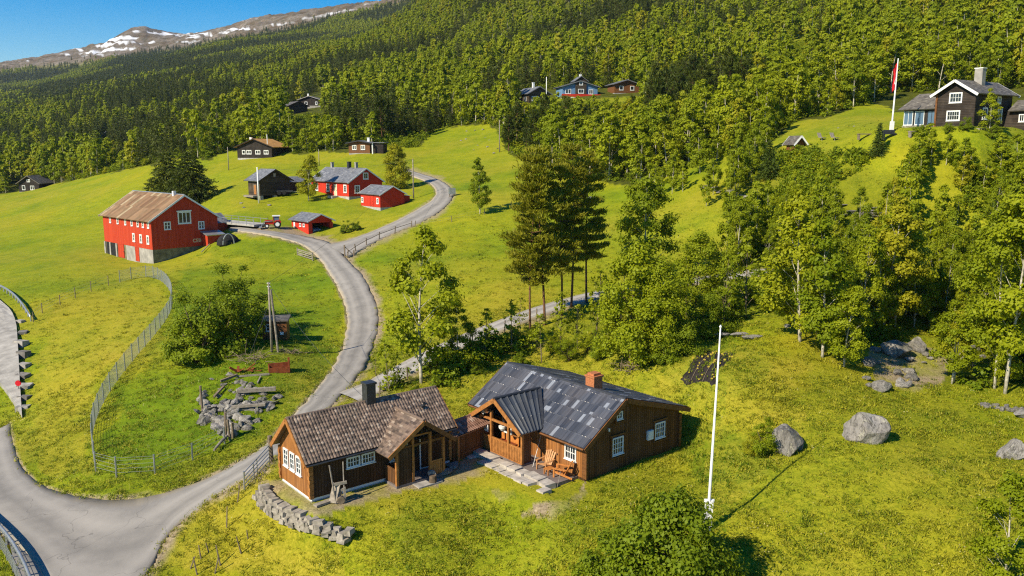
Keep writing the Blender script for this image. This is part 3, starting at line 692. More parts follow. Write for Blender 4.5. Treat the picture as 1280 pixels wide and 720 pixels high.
# ---- left brown cabin (gable at the left, long wall to the right-hand side of the lawn)
LO0 = Vector(at_z(389.4, 627, 0)); YL = 39
LO = LO0 + Rz(YL) @ Vector((0, 4.1, 0))
def left_cabin():
    h = House('tiled_cabin', "small brown plank cabin with brown tiled roof, black chimney and open porch", 'cabin', LO, YL - 90, 4.1, 9.7, 2.52, 4.42, wall=M['wood_dark_shaded'], base=.0, found=.16, fmat=M['white'])
    # long wall's shade is put into darker boards, the gable's sun into brighter ones
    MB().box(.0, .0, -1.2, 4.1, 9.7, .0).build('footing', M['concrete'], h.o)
    MB().prism([(.02, .17), (4.08, .17), (4.08, 2.50), (2.05, 4.39), (.02, 2.50)], 'y', -.03, .0).build('gable_cladding', M['wood_orange_lit'], h.o)
    h.roof(M['tile_brown'], og=.42, oe=.28, th=.12, style='tile', trim=M['trim_orange'], gutter=M['dark_metal'], ridge=M['tile_brown'], board=.24, og1=.3)
    for y in (0.02, 9.7):
        for x in (0.02, 4.08):
            c = MB()
            for k in range(9): c.box(x - .11, y - .13 - .03 * (k % 2), .16 + k * .235, x + .11, y + .11, .16 + k * .235 + .215)
            c.build('log_corner', M['trim_orange'], h.o)
    for a in (.95, 1.83, 2.70): window(h.o, wall_xf('g0', a, 1.20, 4.1, 9.7, .03), .66, 1.10, 2, 3)
    for a in (2.72, 3.72): h.win('r', a, 1.42, .90, .66, 4, 2)
    ch = h.chimney(2.05, 5.05, 4.0, 5.75, .62, .62, M['dark_metal'], M['dark_metal'])
    MB().box(1.60, 4.60, 3.88, 2.5, 5.5, 4.12).build('flashing', M['grey_metal'], ch)
    # roof hatch with its little ladder on the far end
    hb = MB(); hb.bar((3.0, 8.3, 3.62), (3.0, 8.95, 3.62), .10, .06); hb.bar((2.9, 8.5, 3.6), (2.9, 8.5, 4.0), .12); hb.box(2.86, 8.2, 3.72, 3.2, 8.45, 3.86); hb.build('roof_vent', M['dark_metal'], h.roofs[1])
    # porch: x from 4.1 to 5.5 (out of the long wall), y from 4.8 to 8.3
    X0, X1, Y0, Y1, YM = 4.1, 5.55, 4.80, 8.3, 6.55
    pr = MB().box(X0 + .0, Y0, -.3, X1, Y1, .10).build('porch_floor', M['deck'], h.o)
    zr, ze, xe, xi = 3.86, 2.16, X1 + .42, 2.35
    e0, e1 = Y0 - .75, Y1 + .55
    r1 = slab((xe, e0, ze), (xi + 1.6, e0, ze), (xi, YM, zr), (xe, YM, zr), .1, 'tile', amp=.02).build('porch_roof', M['tile_brown'], h.o)
    r2 = slab((xe, e1, ze + .1), (xi + 1.6, e1, ze + .1), (xi, YM, zr), (xe, YM, zr), .1, 'tile', amp=.02).build('porch_roof', M['tile_brown'], h.o)
    MB().tube([(xi, YM, zr + .08), (xe, YM, zr + .08)], .10, 8).build('ridge_cap', M['tile_brown'], r1)
    MB().bar((xi + 1.62, e0 + .02, ze + .07), (xi + .02, YM - .05, zr + .11), .22, .03).build('valley_flashing', M['dark_metal'], r1)
    for e, zz in ((e0, ze), (e1, ze + .1)):
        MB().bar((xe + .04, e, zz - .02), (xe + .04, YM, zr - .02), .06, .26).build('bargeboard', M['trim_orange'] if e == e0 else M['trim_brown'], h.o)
    for y in (Y0 + .08, 6.0, 7.25, Y1 - .08):
        MB().box(X1 - .16, y - .075, .1, X1, y + .075, 2.45 + (0 if y in (Y0 + .08, Y1 - .08) else .55)).build('porch_post', M['trim_orange'], h.o)
    MB().box(X1 - .13, Y0 + .0, 2.32, X1 - .03, Y1, 2.46).build('porch_beam', M['trim_brown'], h.o)
    MB().bar((X1 - .08, 5.85, 2.95), (X1 - .08, 7.35, 2.95), .10).build('collar_tie', M['trim_orange'], h.o)
    # solid boarding to the left of the opening, low rail to the right
    MB().box(X1 - .09, Y0 + .16, .1, X1 - .02, 5.9, 2.3).build('porch_panel', M['wood_dark_shaded'], h.o)
    def rail(mb, y0, y1, x0, x1):
        n = max(2, int(math.hypot(y1 - y0, x1 - x0) / .15))
        for i in range(n):
            t0, t1 = i / n, (i + .86) / n
            a = Vector((x0 + (x1 - x0) * t0, y0 + (y1 - y0) * t0, .58)); b = Vector((x0 + (x1 - x0) * t1, y0 + (y1 - y0) * t1, .58))
            mb.bar(a, b, .03, .85)
        mb.bar((x0, y0, 1.06), (x1, y1, 1.06), .08, .07)
    m = MB(); rail(m, 7.33, 8.15, X1 - .06, X1 - .06); m.build('porch_rail', M['trim_orange'], h.o)
    m = MB(); rail(m, Y0 + .05, Y0 + .05, X0 + .05, X1 - .18); m.build('porch_rail', M['wood_brown'], h.o)
    window(h.o, wall_xf('r', 5.45, 1.15, 4.1, 9.7), .5, .85, 2, 2)
    door(h.o, wall_xf('r', 6.9, .12, 4.1, 9.7), .85, 2.0, M['wood_dark_shaded'], M['white'], True)
    window(h.o, wall_xf('r', 6.1, .7, 4.1, 9.7), .42, 1.35, 2, 3)
    MB().box(X1 + .001, 5.9, -.25, X1 + .75, 7.6, -.02).build('porch_step', M['stone'], h.o)
left_cabin()

# ---- covered boarded passage between the cabins
RO = Vector(at_z(730.6, 598.6, 0)); YR = 39.5
def passage():
    a = local_to_world(LO0, YL, (9.75, 1.9, 0)); b = local_to_world(RO, YR, (-1.9, 8.3, 0))
    b = Vector(at_z(604, 556, 0.35)); a = Vector(at_z(571, 574, 0.1))
    d = (b - a); L_ = d.length + .6; yaw = math.degrees(math.atan2(d.y, d.x))
    o = empty('boarded_passage', a, math.radians(yaw), "low brown boarded screen wall with a reddish tiled top joining the two cabins", 'screen wall')
    MB().box(-.4, -.02, -.4, L_, .06, 1.65).build('boarding', M['wood_brown'], o)
    MB().box(-.4, 1.6, -.4, L_, 1.68, 1.75).build('boarding', M['wood_brown'], o)
    slab((-.55, -.28, 1.62), (L_, -.28, 1.62), (L_, .85, 2.16), (-.55, .85, 2.16), .1, 'tile').build('roof', M['tile_red'], o)
    slab((-.55, 1.95, 1.66), (L_, 1.95, 1.66), (L_, .85, 2.16), (-.55, .85, 2.16), .1, 'tile').build('roof', M['tile_red'], o)
    MB().tube([(-.55, .85, 2.22), (L_, .85, 2.22)], .1, 8).build('ridge_cap', M['tile_red'], o)
    MB().box(-.02, -.14, -.3, .13, -.03, 1.9).build('post', M['trim_orange'], o)
    MB().box(.15, -.08, .22, L_, -.022, .32).build('rail', M['trim_brown'], o)
passage()

# ---- right brown cabin
def right_cabin():
    h = House('slate_cabin', "larger brown plank cabin with patched grey slate roof, brick chimney and gabled porch", 'cabin', RO, YR, 8.85, 10.7, 2.42, 4.50, heR=2.80, xr=3.05, wall=M['wood_dark_shaded'], base=1.6)
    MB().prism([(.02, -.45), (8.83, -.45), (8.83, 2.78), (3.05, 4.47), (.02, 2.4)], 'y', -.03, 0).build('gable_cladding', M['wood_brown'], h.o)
    MB().box(-.03, .02, 0.02, 0, 10.68, 2.4).build('front_cladding', M['wood_orange_lit'], h.o)  # sun on the front is painted as lighter boards than the shaded gable
    MB().box(-.06, -.06, -1.6, 8.9, 10.76, -.46).build('foundation', M['stone'], h.o)
    h.roof(M['patch_roof'], og=.5, oe=.5, th=.12, style='flat_rib', trim=M['trim_brown'], gutter=M['trim_brown'], ridge=M['dark_metal'], board=.3)
    for x in (.0, 8.85):
        c = MB()
        for k in range(10): c.box(x - .12, -.17 - .03 * (k % 2), .05 + k * .235, x + .12, .11, .05 + k * .235 + .215)
        c.build('log_corner', M['trim_brown'], h.o)
    ch = h.chimney(3.62, 2.9, 4.0, 5.35, .78, .78, M['brick'], M['brick'])
    MB().box(3.3, 2.6, 5.35, 3.95, 3.2, 5.5).build('flue', M['brick'], ch)
    MB().box(3.1, 2.35, 4.15, 4.15, 3.45, 4.44).build('flashing', M['dark_metal'], ch)
    def cased(wall, a, z, w, hh, nx, nz):
        f = window(h.o, wall_xf(wall, a, z, 8.85, 10.7, .03), w, hh, nx, nz)
        xf = wall_xf(wall, a, z, 8.85, 10.7, .03); m = MB(xf); e = .13
        m.box(-w/2-e, .002, -.14, -w/2-.045, .10, hh+.12); m.box(w/2+.045, .002, -.14, w/2+e, .10, hh+.12); m.box(-w/2-e-.06, .002, hh+.122, w/2+e+.06, .13, hh+.22); m.box(-w/2-e, .002, -.2, w/2+e, .12, -.142)
        m.build('casing', M['trim_brown'], f)
    cased('g0', 2.84, .92, 1.0, 1.14, 4, 3); cased('g0', 6.87, 1.10, 1.0, 1.08, 4, 3); cased('g0', 2.95, 3.2, .55, .52, 2, 2)
    window(h.o, wall_xf('l', 1.2, .88, 8.85, 10.7, .03), 1.02, 1.38, 4, 3)
    m = MB(wall_xf('g0', 5.85, 1.22, 8.85, 10.7, .03)); m.box(-.26, 0, 0, .26, .16, .62); m.box(-.21, .161, .05, .21, .18, .57)
    m.build('meter_box', M['white'], h.o)
    m = MB(wall_xf('g0', 2.0, 2.62, 8.85, 10.7, .03)); m.box(-.06, 0, 0, .06, .1, .2); m.build('wall_lamp', M['white'], h.o)
    MB().tube([(-.2, -.22, 2.3), (-.12, -.24, 1.9), (-.12, -.24, .05)], .055, 8).build('downpipe', M['trim_brown'], h.o)
    d = door(h.o, wall_xf('l', 2.75, .08, 8.85, 10.7, .03), 1.0, 1.78, M['wood_orange_lit'], M['trim_orange'])
    MB(wall_xf('l', 2.75, .08, 8.85, 10.7, .03)).box(-.62, .01, 1.90, .62, .06, 2.2).build('lintel_board', M['cream'], d)
    window(h.o, wall_xf('l', 9.9, 1.05, 8.85, 10.7, .03), .45, .8, 1, 2)
    # porch
    X1, Y0, Y1, YM = -1.75, 3.95, 8.35, 6.2
    MB().box(X1 - .05, Y0 - .05, -.5, -.032, Y1 + .05, .14).build('porch_floor', M['deck'], h.o)
    zr, xe, xi = 3.98, X1 - .42, 1.75; e0, e1 = Y0 - .40, Y1 + .45; ze = 2.30
    for e, in ((e0,), (e1,)):
        r = slab((xe, e, ze), (-.25, e, ze), (xi, YM, zr), (xe, YM, zr), .1, 'rib').build('porch_roof', M['metal_roof'], h.o)
        if e == e0:
            MB().tube([(xe, YM, zr + .09), (xi, YM, zr + .09)], .10, 8).build('ridge_cap', M['dark_metal'], r)
            MB().bar((-.28, e0 + .02, ze + .10), (xi, YM, zr + .12), .24, .03).build('valley_flashing', M['dark_metal'], r)
        MB().bar((xe - .04, e, ze - .03), (xe - .04, YM, zr - .03), .06, .28).build('bargeboard', M['trim_orange'], h.o)
    for y in (Y0, 5.3, 7.1, Y1):
        MB().box(X1, y - .08, .14, X1 + .16, y + .08, 2.35 + (.6 if y in (5.3, 7.1) else 0)).build('porch_post', M['trim_orange'], h.o)
    MB().box(X1 + .02, Y0, 2.28, X1 + .14, Y1, 2.42).build('porch_beam', M['trim_orange'], h.o)
    MB().box(X1 + .02, Y0 + .1, 2.28, -.04, Y0 + .2, 2.42).build('porch_beam', M['trim_orange'], h.o)
    m = MB(); n = 26
    for i in range(n):
        y = Y0 + .1 + (Y1 - Y0 - .2) * i / n; m.box(X1 + .05, y, .2, X1 + .08, y + .135, 1.1)
    m.box(X1 + .02, Y0 + .05, 1.1, X1 + .13, Y1 - .05, 1.18); m.build('porch_rail', M['trim_orange'], h.o)
    MB().box(X1 - .02, Y0 - .0, -.05, X1 + .03, Y1, .2).build('skirt_board', M['trim_orange'], h.o)
    MB().box(X1 + .2, Y0 + .03, .16, -.9, Y0 + .09, 2.3).build('porch_screen', M['wood_brown'], h.o)
    MB().box(X1 + .1, Y1 - .04, .16, -.04, Y1 + .04, 2.3).build('porch_screen', M['wood_dark_shaded'], h.o)
    d = door(h.o, wall_xf('l', 5.4, .15, 8.85, 10.7, .03), .9, 1.95, M['wood_dark_shaded'], M['trim_orange'], True)
    window(h.o, wall_xf('l', 7.4, 1.0, 8.85, 10.7, .03), .9, 1.0, 2, 2)
    # terrace in front of the door and window
    MB().box(-2.0, .55, -.45, -.033, 3.88, .02).build('terrace', M['deck'], h.o)
    return h
RC = right_cabin()
def rw(x, y, z=0.0): return local_to_world(RO, YR, (x, y, z))
def lw(x, y, z=0.0): return local_to_world(LO0, YL, (x, y, z))

# ---- red barn
def barn():
    O = at_depth(192, 328, 137); O = Vector(O)
    h = House('red_barn', "big red plank barn with rusty sheet roof on a grey concrete basement", 'barn', O, 46.9, 11.6, 19.7, 6.95, 10.75, wall=M['barn_red'], base=3, found=2.05, fmat=M['stain_conc'])
    MB().box(-.004, 0.0, -3, .03, 10.5, 2.04).build('basement_wall', M['concrete_pale'], h.o)
    h.roof(M['rust_roof'], og=.35, oe=.55, th=.12, trim=M['white'], board=.26, ridge=M['grey_metal'])
    MB().box(5.2, 2.4, 10.55, 5.7, 2.9, 11.4).build('vent', M['white'], h.roofs[0])
    g = dict(frame=M['white'], sill=False)
    window(h.o, wall_xf('g0', 5.7, 6.0, 11.6, 19.7), 2.3, 2.05, 3, 1, fw=.2, mun=.14); m = MB(wall_xf('g0', 5.7, 8.05, 11.6, 19.7)); m.box(-1.3, .002, 0.002, 1.3, .12, .2); m.build('lintel', M['white'], h.o)
    window(h.o, wall_xf('g0', 2.7, 5.2, 11.6, 19.7), 1.15, 1.35, 2, 2, fw=.16, mun=.09); window(h.o, wall_xf('g0', 8.6, 4.9, 11.6, 19.7), 1.1, 1.35, 2, 2, fw=.16, mun=.09)
    for y in (1.0, 3.0, 5.0, 7.4, 10.0, 13.2, 16.4): window(h.o, wall_xf('l', y, 5.55, 11.6, 19.7), .75, 1.05, 1, 2, fw=.17)
    for y in (1.5, 4.2, 7.0): window(h.o, wall_xf('l', y, 2.9, 11.6, 19.7), .95, 1.45, 2, 2, fw=.2)
    # basement openings on the long side: flat dark panels painted for the shade inside
    for y, w in ((18.2, 1.3), (15.8, 1.9)):
        MB(wall_xf('l', y, .1, 11.6, 19.7)).box(-w/2, .0, -.4, w/2, .045, 1.95).build('opening', M['rubber'], h.o)
    for y in (19.5, 17.2, 14.5): MB(wall_xf('l', y, .1, 11.6, 19.7)).box(-.28, .0, -1.4, .28, .12, 1.95).build('pillar', M['concrete_pale'], h.o)
    door(h.o, wall_xf('l', 12.6, -.3, 11.6, 19.7), 2.3, 2.3, M['barn_red'], M['barn_red'])
    door(h.o, wall_xf('l', 6.0, -.35, 11.6, 19.7), 1.3, 2.3, M['barn_red'], M['barn_red'])
    # lean-to porch on the gable
    p = MB().box(8.6, -2.0, 1.15, 11.3, -.01, 4.0).build('lean_to', M['barn_red'], h.o)
    MB().box(8.65, -1.95, -1, 11.25, -.03, 1.148).build('lean_to_base', M['concrete'], p)
    slab((8.3, -2.4, 3.95), (11.7, -2.4, 3.95), (11.7, 0.0, 4.5), (8.3, 0.0, 4.5), .14).build('lean_to_roof', M['grey_metal'], p)
    # light lettering on the gable
    cu = bpy.data.curves.new('lettering', 'FONT'); cu.body = "CEB"; cu.size = .85; cu.extrude = .015; cu.offset = .015
    tmp = bpy.data.objects.new('lettering', cu); COL.objects.link(tmp); bpy.context.view_layer.update()
    me = bpy.data.meshes.new_from_object(tmp.evaluated_get(bpy.context.evaluated_depsgraph_get())); bpy.data.objects.remove(tmp)
    me.materials.clear(); t = link('lettering', me, M['cream'], h.o); t.location = (6.9, -.03, 2.75); t.rotation_euler = (math.radians(90), 0, 0)
    # ramp house at the back
    MB().box(11.6, 3.0, 2.4, 15.0, 8.5, 5.4).build('ramp_house', M['barn_red'], h.o)
    slab((11.2, 2.6, 5.45), (11.2, 5.75, 7.0), (15.3, 5.75, 7.0), (15.3, 2.6, 5.45), .12).build('ramp_roof', M['slate'], h.o)
    slab((11.2, 8.9, 5.45), (11.2, 5.75, 7.0), (15.3, 5.75, 7.0), (15.3, 8.9, 5.45), .12).build('ramp_roof', M['slate'], h.o)
barn()
def barn_bridge():
    a = Vector(at_depth(272, 283, 152)); b = Vector(at_depth(327, 291.5, 147)); a.z = ground(a.x, a.y) + 1.5; b.z = ground(b.x, b.y) + .3
    o = empty('barn_bridge', (0, 0, 0), 0, "grey driving bridge with thin railing leading to the back of the red barn", 'bridge')
    d = (b - a); n = Vector((-d.y, d.x, 0)).normalized() * 1.7
    MB().bar(a, b, 3.4, .35).build('bridge_deck', M['concrete'], o)
    for s in (-1, 1):
        m = MB(); off = n * s; m.bar(a + off + Vector((0, 0, 1.0)), b + off + Vector((0, 0, 1.0)), .07)
        for i in range(7): p = a.lerp(b, i / 6) + off; m.bar(p, p + Vector((0, 0, 1.0)), .07)
        m.build('railing', M['grey_metal'], o)
    for i in range(4):
        p = a.lerp(b, .1 + .25 * i); MB().box(p.x - .15, p.y - .15, ground(p.x, p.y) - .5, p.x + .15, p.y + .15, p.z).build('bridge_leg', M['concrete'], o)
barn_bridge()

# ---- red garage with a car inside
def garage():
    O = Vector(at_depth(386, 294.7, 145)); W_, L_ = 4.6, 6.2
    o = empty('red_garage', O, math.radians(41.7), "small red garage with open front and a pale car parked inside", 'garage')
    m = MB(); t = .14
    m.box(0, 0, -1.5, t, L_, 2.6); m.box(W_ - t, 0, -1.5, W_, L_, 2.6); m.box(t, L_ - t, -1.5, W_ - t, L_, 2.6)
    m.prism([(0, 2.6), (W_, 2.6), (W_/2, 3.55)], 'y', 0, t); m.prism([(0, 2.6), (W_, 2.6), (W_/2, 3.55)], 'y', L_ - t, L_)
    m.box(t, 0, 2.15, W_ - t, t, 2.598); m.box(t, 0, -1, .75, t, 2.148); m.box(W_ - .55, 0, -1, W_ - t, t, 2.148)
    m.build('wall', M['house_red'], o)
    MB().box(t, .2, -.6, W_ - t, L_ - t, .06).build('garage_floor', M['concrete'], o)
    MB().box(-.05, -.05, -1.5, W_ + .05, L_ + .05, -.05).build('foundation', M['concrete'], o)
    r = [slab((e, -.45, 2.42), (e, L_ + .4, 2.42), (W_/2, L_ + .4, 3.68), (W_/2, -.45, 3.68), .12).build('roof', M['slate'], o) for e in (-.5, W_ + .5)]
    for e in (-.5, W_ + .5): MB().bar((e, -.49, 2.38), (W_/2, -.49, 3.64), .05, .2).build('bargeboard', M['white'], o)
    MB(wall_xf('l', 1.2 + 3.9, -.1, W_, L_)).box(-.28, .002, 0, .28, .06, 2.2).build('side_door', M['white'], o)
    for y in (1.6, 2.9): window(o, wall_xf('l', y, 1.45, W_, L_), .7, .55, 2, 1)
    dr = MB(); dr.box(W_ - .5, -.25, -.1, W_ + .05, -.14, 2.2); dr.build('open_door', M['barn_red'], o)
    return O
GO = garage()
# ---- red farmhouse, red shed, log storehouse
def farmhouse():
    O = Vector(at_depth(436.5, 250.5, 165))
    h = House('red_farmhouse', "long red farmhouse with grey slate roof, white trim and three chimneys", 'house', O, 41.2, 7.73, 15.4, 3.65, 6.15, wall=M['house_red'], base=2.5, found=.75, fmat=M['concrete'])
    h.roof(M['slate'], og=.4, oe=.45, th=.14, trim=M['white'], board=.24)
    window(h.o, wall_xf('g0', 3.9, 4.05, h.W, h.L), 1.25, 1.35, 2, 2, fw=.2); window(h.o, wall_xf('g0', 1.9, 1.35, h.W, h.L), 1.2, 1.6, 2, 3, fw=.2); window(h.o, wall_xf('g0', 5.8, 1.35, h.W, h.L), 1.2, 1.4, 2, 3, fw=.2)
    for y in (1.4, 8.3, 13.0): window(h.o, wall_xf('l', y, 1.45, h.W, h.L), 1.2, 1.6, 2, 3, fw=.2)
    door(h.o, wall_xf('l', 5.2, .75, h.W, h.L), 1.0, 2.2, M['cream'], M['white'])
    MB().box(-1.4, 4.2, -1, -.01, 6.2, .72).build('doorstep', M['concrete'], h.o)
    h.chimney(3.86, 13.2, 5.6, 7.3, .5, .5, M['concrete_pale']); h.chimney(3.86, 6.2, 5.6, 7.5, .65, .65, M['dark_metal']); h.chimney(3.86, 3.4, 5.6, 7.4, .5, .5, M['concrete_pale'])
    # lower wing hidden behind the birch
    MB().box(1.0, 15.41, -2, 6.6, 20.0, 2.4).build('wing', M['house_red'], h.o)
    for x in (.6, 7.0): slab((x, 15.42, 2.35), (x, 20.4, 2.35), (3.8, 20.4, 4.2), (3.8, 15.42, 4.2), .12).build('wing_roof', M['slate'], h.o)
farmhouse()
def red_shed():
    O = Vector(at_depth(475.5, 261.5, 155))
    h = House('red_shed', "small red shed with grey roof standing in front of the red farmhouse", 'shed', O, 38, 5.2, 7.6, 2.75, 4.15, wall=M['house_red'], base=2.0, found=.3, fmat=M['concrete'])
    h.roof(M['slate'], og=.4, oe=.4, th=.12, trim=M['white'], board=.2)
    window(h.o, wall_xf('l', .95, .95, h.W, h.L), .8, 1.1, 2, 2, fw=.15); window(h.o, wall_xf('l', 6.9, .95, h.W, h.L), .9, 1.0, 2, 2, fw=.15)
    door(h.o, wall_xf('l', 3.2, .35, h.W, h.L), .95, 2.0, M['house_red'], M['house_red'])
    MB().box(5.21, 1.0, .4, 7.0, 3.5, 2.2).build('annex', M['house_red'], h.o)
    slab((5.2, .8, 2.45), (5.2, 3.7, 2.45), (7.3, 3.7, 2.2), (7.3, .8, 2.2), .1).build('annex_roof', M['white'], h.o)
red_shed()
def storehouse():
    O = Vector(at_depth(325.5, 249, 170))
    h = House('log_storehouse', "old dark log storehouse with slate roof raised on stone piers", 'storehouse', O, 41, 6.6, 5.6, 3.9, 5.9, wall=M['log_dark'], base=-.7)
    h.roof(M['slate'], og=.7, oe=.6, th=.14, trim=M['log_dark'], board=.2)
    for x in (.3, 3.3, 6.3):
        for y in (.3, 5.3):
            m = MB(); m.box(x - .35, y - .35, -1.5, x + .35, y + .35, .68); m.build('stone_pier', M['stone'], h.o)
    door(h.o, wall_xf('l', 2.2, .9, h.W, h.L), 1.1, 1.9, M['trim_orange'], M['grey_wood'])
    MB().box(-1.3, .5, .35, -.01, 5.2, .7).build('loading_step', M['grey_wood'], h.o)
    MB(wall_xf('g0', 3.3, 4.5, h.W, h.L)).box(-.25, .002, 0, .25, .04, .7).build('gable_hatch', M['grey_metal'], h.o)
    # smaller lean-to
    m = MB().box(6.61, 1.2, 1.0, 10.6, 5.0, 3.2); lt = m.build('lean_to', M['log_dark'], h.o)
    slab((6.3, .9, 3.2), (11, .9, 3.2), (11, 3.1, 4.3), (6.3, 3.1, 4.3), .12).build('lean_to_roof', M['slate'], lt); slab((6.3, 5.3, 3.2), (11, 5.3, 3.2), (11, 3.1, 4.3), (6.3, 3.1, 4.3), .12).build('lean_to_roof', M['slate'], lt)
    tp = empty('log_trailer', Vector(at_depth(346, 243.5, 171)), math.radians(10), "small dark trailer parked under the gable of the log storehouse", 'trailer')
    MB().box(0, 0, .55, 3.2, 1.3, .85).build('bed', M['dark_metal'], tp)
    for x in (.5, 1.5):
        MB().tube([(x, -.12, .4), (x, .12, .4)], .42, 12).build('wheel', M['rubber'], tp)
    MB().bar((3.2, .6, .6), (4.4, .6, .5), .1).build('drawbar', M['grey_metal'], tp)
storehouse()

# ---- black house on the right
def black_house():
    # B: near corner between gable (to the left) and long wall (to the right)
    B = Vector(at_depth(1216, 157.5, 112)); YB = -57.0; Lc = B - Rz(YB) @ Vector((5.3, 0, 0))
    h = House('black_house', "black plank house with white windows, slate roof and pale chimney beside a flagpole", 'house', Lc, YB, 5.3, 9.6, 4.5, 6.1, wall=M['log_black'], base=3.0)
    h.roof(M['slate_dark'], og=.6, oe=.65, th=.16, trim=M['white'], board=.34)
    window(h.o, wall_xf('g0', 2.65, 3.15, h.W, h.L), 1.8, 1.4, 4, 2, fw=.17); window(h.o, wall_xf('g0', 2.5, .75, h.W, h.L), 1.9, 1.4, 5, 2, fw=.17)
    window(h.o, wall_xf('r', 6.1, 3.1, h.W, h.L), .95, 1.0, 2, 1, fw=.17); window(h.o, wall_xf('r', 2.7, .9, h.W, h.L), 1.2, 1.6, 2, 2, fw=.17); window(h.o, wall_xf('r', 6.6, .5, h.W, h.L), 1.1, 2.0, 2, 1, fw=.2)
    h.chimney(3.2, 4.6, 5.4, 8.0, 1.1, .9, M['concrete_pale'], M['white'])
    pass
    for p in ((5.3, 0), (0, 0)): MB().box(p[0] - .13, p[1] - .13, 0, p[0] + .13, p[1] + .13, 4.4).build('corner_board', M['trim_brown'] if p[0] == 0 else M['log_black'], h.o)
    # glazed wing to the left
    w = empty('glass_wing', (0, 0, 0)); w.parent = h.o; w.location = (0, 0, 0)
    MB().box(-5.6, 1.0, -2.5, -.01, 5.4, .25).build('plinth', M['stone_pale'], w)
    MB().box(-5.5, 1.15, .25, -.01, 5.3, 2.55).build('wing_wall', M['black_vert'], w)
    slab((-6.1, .55, 2.5), (-.02, .55, 2.5), (-.02, 3.2, 4.75), (-4.6, 3.2, 4.75), .16).build('wing_roof', M['slate_dark'], w)
    slab((-6.1, 5.9, 2.5), (-.02, 5.9, 2.5), (-.02, 3.2, 4.75), (-4.6, 3.2, 4.75), .16).build('wing_roof', M['slate_dark'], w)
    MB().prism([(1.2, 2.5), (5.25, 2.5), (3.2, 4.2)], 'x', -5.0, -4.9).build('wing_gable', M['slate_dark'], w)
    for x, wd in ((-4.75, 1.4), (-3.05, 1.4), (-1.25, 1.25)):
        window(w, wall_xf('g0', x, .35, 1, 1) @ Matrix.Translation((0, -1.15, 0)), wd, 1.95, 2, 1, frame=M['dark_metal'] if x > -2 else M['white'], glass=M['glass_blue'], fw=.08)
    # entrance porch roof at the far right
    MB().box(5.31, 8.0, -2, 9.0, 11.5, 2.2).build('porch', M['log_black'], h.o)
    slab((5.95, 7.4, 2.1), (9.4, 7.4, 2.1), (9.4, 9.8, 3.6), (5.95, 9.8, 3.6), .14).build('porch_roof', M['slate_dark'], h.o)
    slab((5.95, 12.2, 2.1), (9.4, 12.2, 2.1), (9.4, 9.8, 3.6), (5.95, 9.8, 3.6), .14).build('porch_roof', M['slate_dark'], h.o)
    window(h.o, wall_xf('g0', 7.6, .6, 1, 1) @ Matrix.Translation((0, -8.0, 0)), .8, 1.1, 2, 1, fw=.16)
    t = MB().box(-6.0, -1.8, -2.5, 7.2, -.3, -.35); t.build('terrace', M['stone_pale'], h.o)
    return Lc, YB
BH = black_house()

# ---- distant houses on the wooded slope
def far_house(name, label, px, py, d, yaw, W_, L_, he, hr, wall, roof, wins=(), trim=None, found=0, chim=None, oe=.7, group=None, zoff=0.0, fm=None):
    O = Vector(at_depth(px, py, d)); O.z = ground(O.x, O.y) + zoff
    h = House(name, label, 'cabin' if 'cabin' in name or 'hut' in name else 'house', O, yaw, W_, L_, he, hr, wall=wall, base=4, found=found, fmat=fm or M['concrete_pale'], group=group)
    h.roof(roof, og=.6, oe=oe, th=.18, trim=trim, board=.24)
    for wl, a, z, w, hh, nx in wins: window(h.o, wall_xf(wl, a, z, W_, L_), w, hh, nx, 1, fw=.16, mun=.1)
    for c in (chim or ()): h.chimney(c[0], c[1], c[2], c[3], .6, .6, M['white'] if len(c) < 5 else M['dark_metal'])
    return h
far_house('hillside_house', "black house with ochre roof and a band of pale windows above the pasture", 297, 198, 228, -14, 10.5, 9, 3.6, 5.6, M['black_vert'], M['orange_roof'],
          [('g0', 3.6, 1.6, 1.5, 1.1, 2), ('g0', 6.3, 1.6, 1.5, 1.1, 2), ('g0', 8.8, 1.6, 1.4, 1.1, 2), ('g0', 2.0, 1.6, 1.0, 1.1, 1)], M['black_vert'], .6, [(2, 4, 4.5, 6.2)], fm=M['concrete'])
h = far_house('hillside_hut', "little reddish brown hut with flat dark roof above the red farmhouse", 436, 190, 214, -8, 5.6, 4.6, 3.0, 3.5, M['trim_brown'], M['slate'],
          [('g0', 1.5, 1.3, 1.15, 1.2, 2), ('g0', 3.8, 1.3, 1.15, 1.2, 2)], M['dark_metal'], .5, [(4.6, 2.4, 3.2, 4.4)])
MB().box(5.61, .6, 0, 9.0, 4.0, 2.9).build('lean_to', M['black_vert'], h.o)
slab((5.4, .2, 3.1), (9.4, .2, 3.1), (9.4, 4.2, 3.2), (5.4, 4.2, 3.2), .14).build('lean_to_roof', M['slate'], h.o); MB().tube([(6.4, -.2, .2), (6.4, -.2, 3.0)], .18, 8).build('post', M['white'], h.o)
far_house('forest_cabin', "dark cabin with brown slanting roof, lower of two in the wood", 362, 142, 322, 38, 7.5, 10, 3.0, 4.6, M['log_dark'], M['slate_dark'], [('l', 3, 1.0, 1.4, 1.2, 1), ('l', 7, 1.0, 1.2, 1.2, 1)], M['log_dark'], zoff=.6)
far_house('forest_cabin', "dark cabin with white trim, upper of two in the wood", 374, 134, 345, -6, 9, 7, 3.2, 4.6, M['black_vert'], M['slate_dark'], [('g0', 3, 1.2, 1.2, 1.2, 1), ('g0', 7.4, 1.2, .9, 1.2, 1)], M['concrete_pale'], .8, [(3, 3, 4, 5.8)], zoff=1.0)
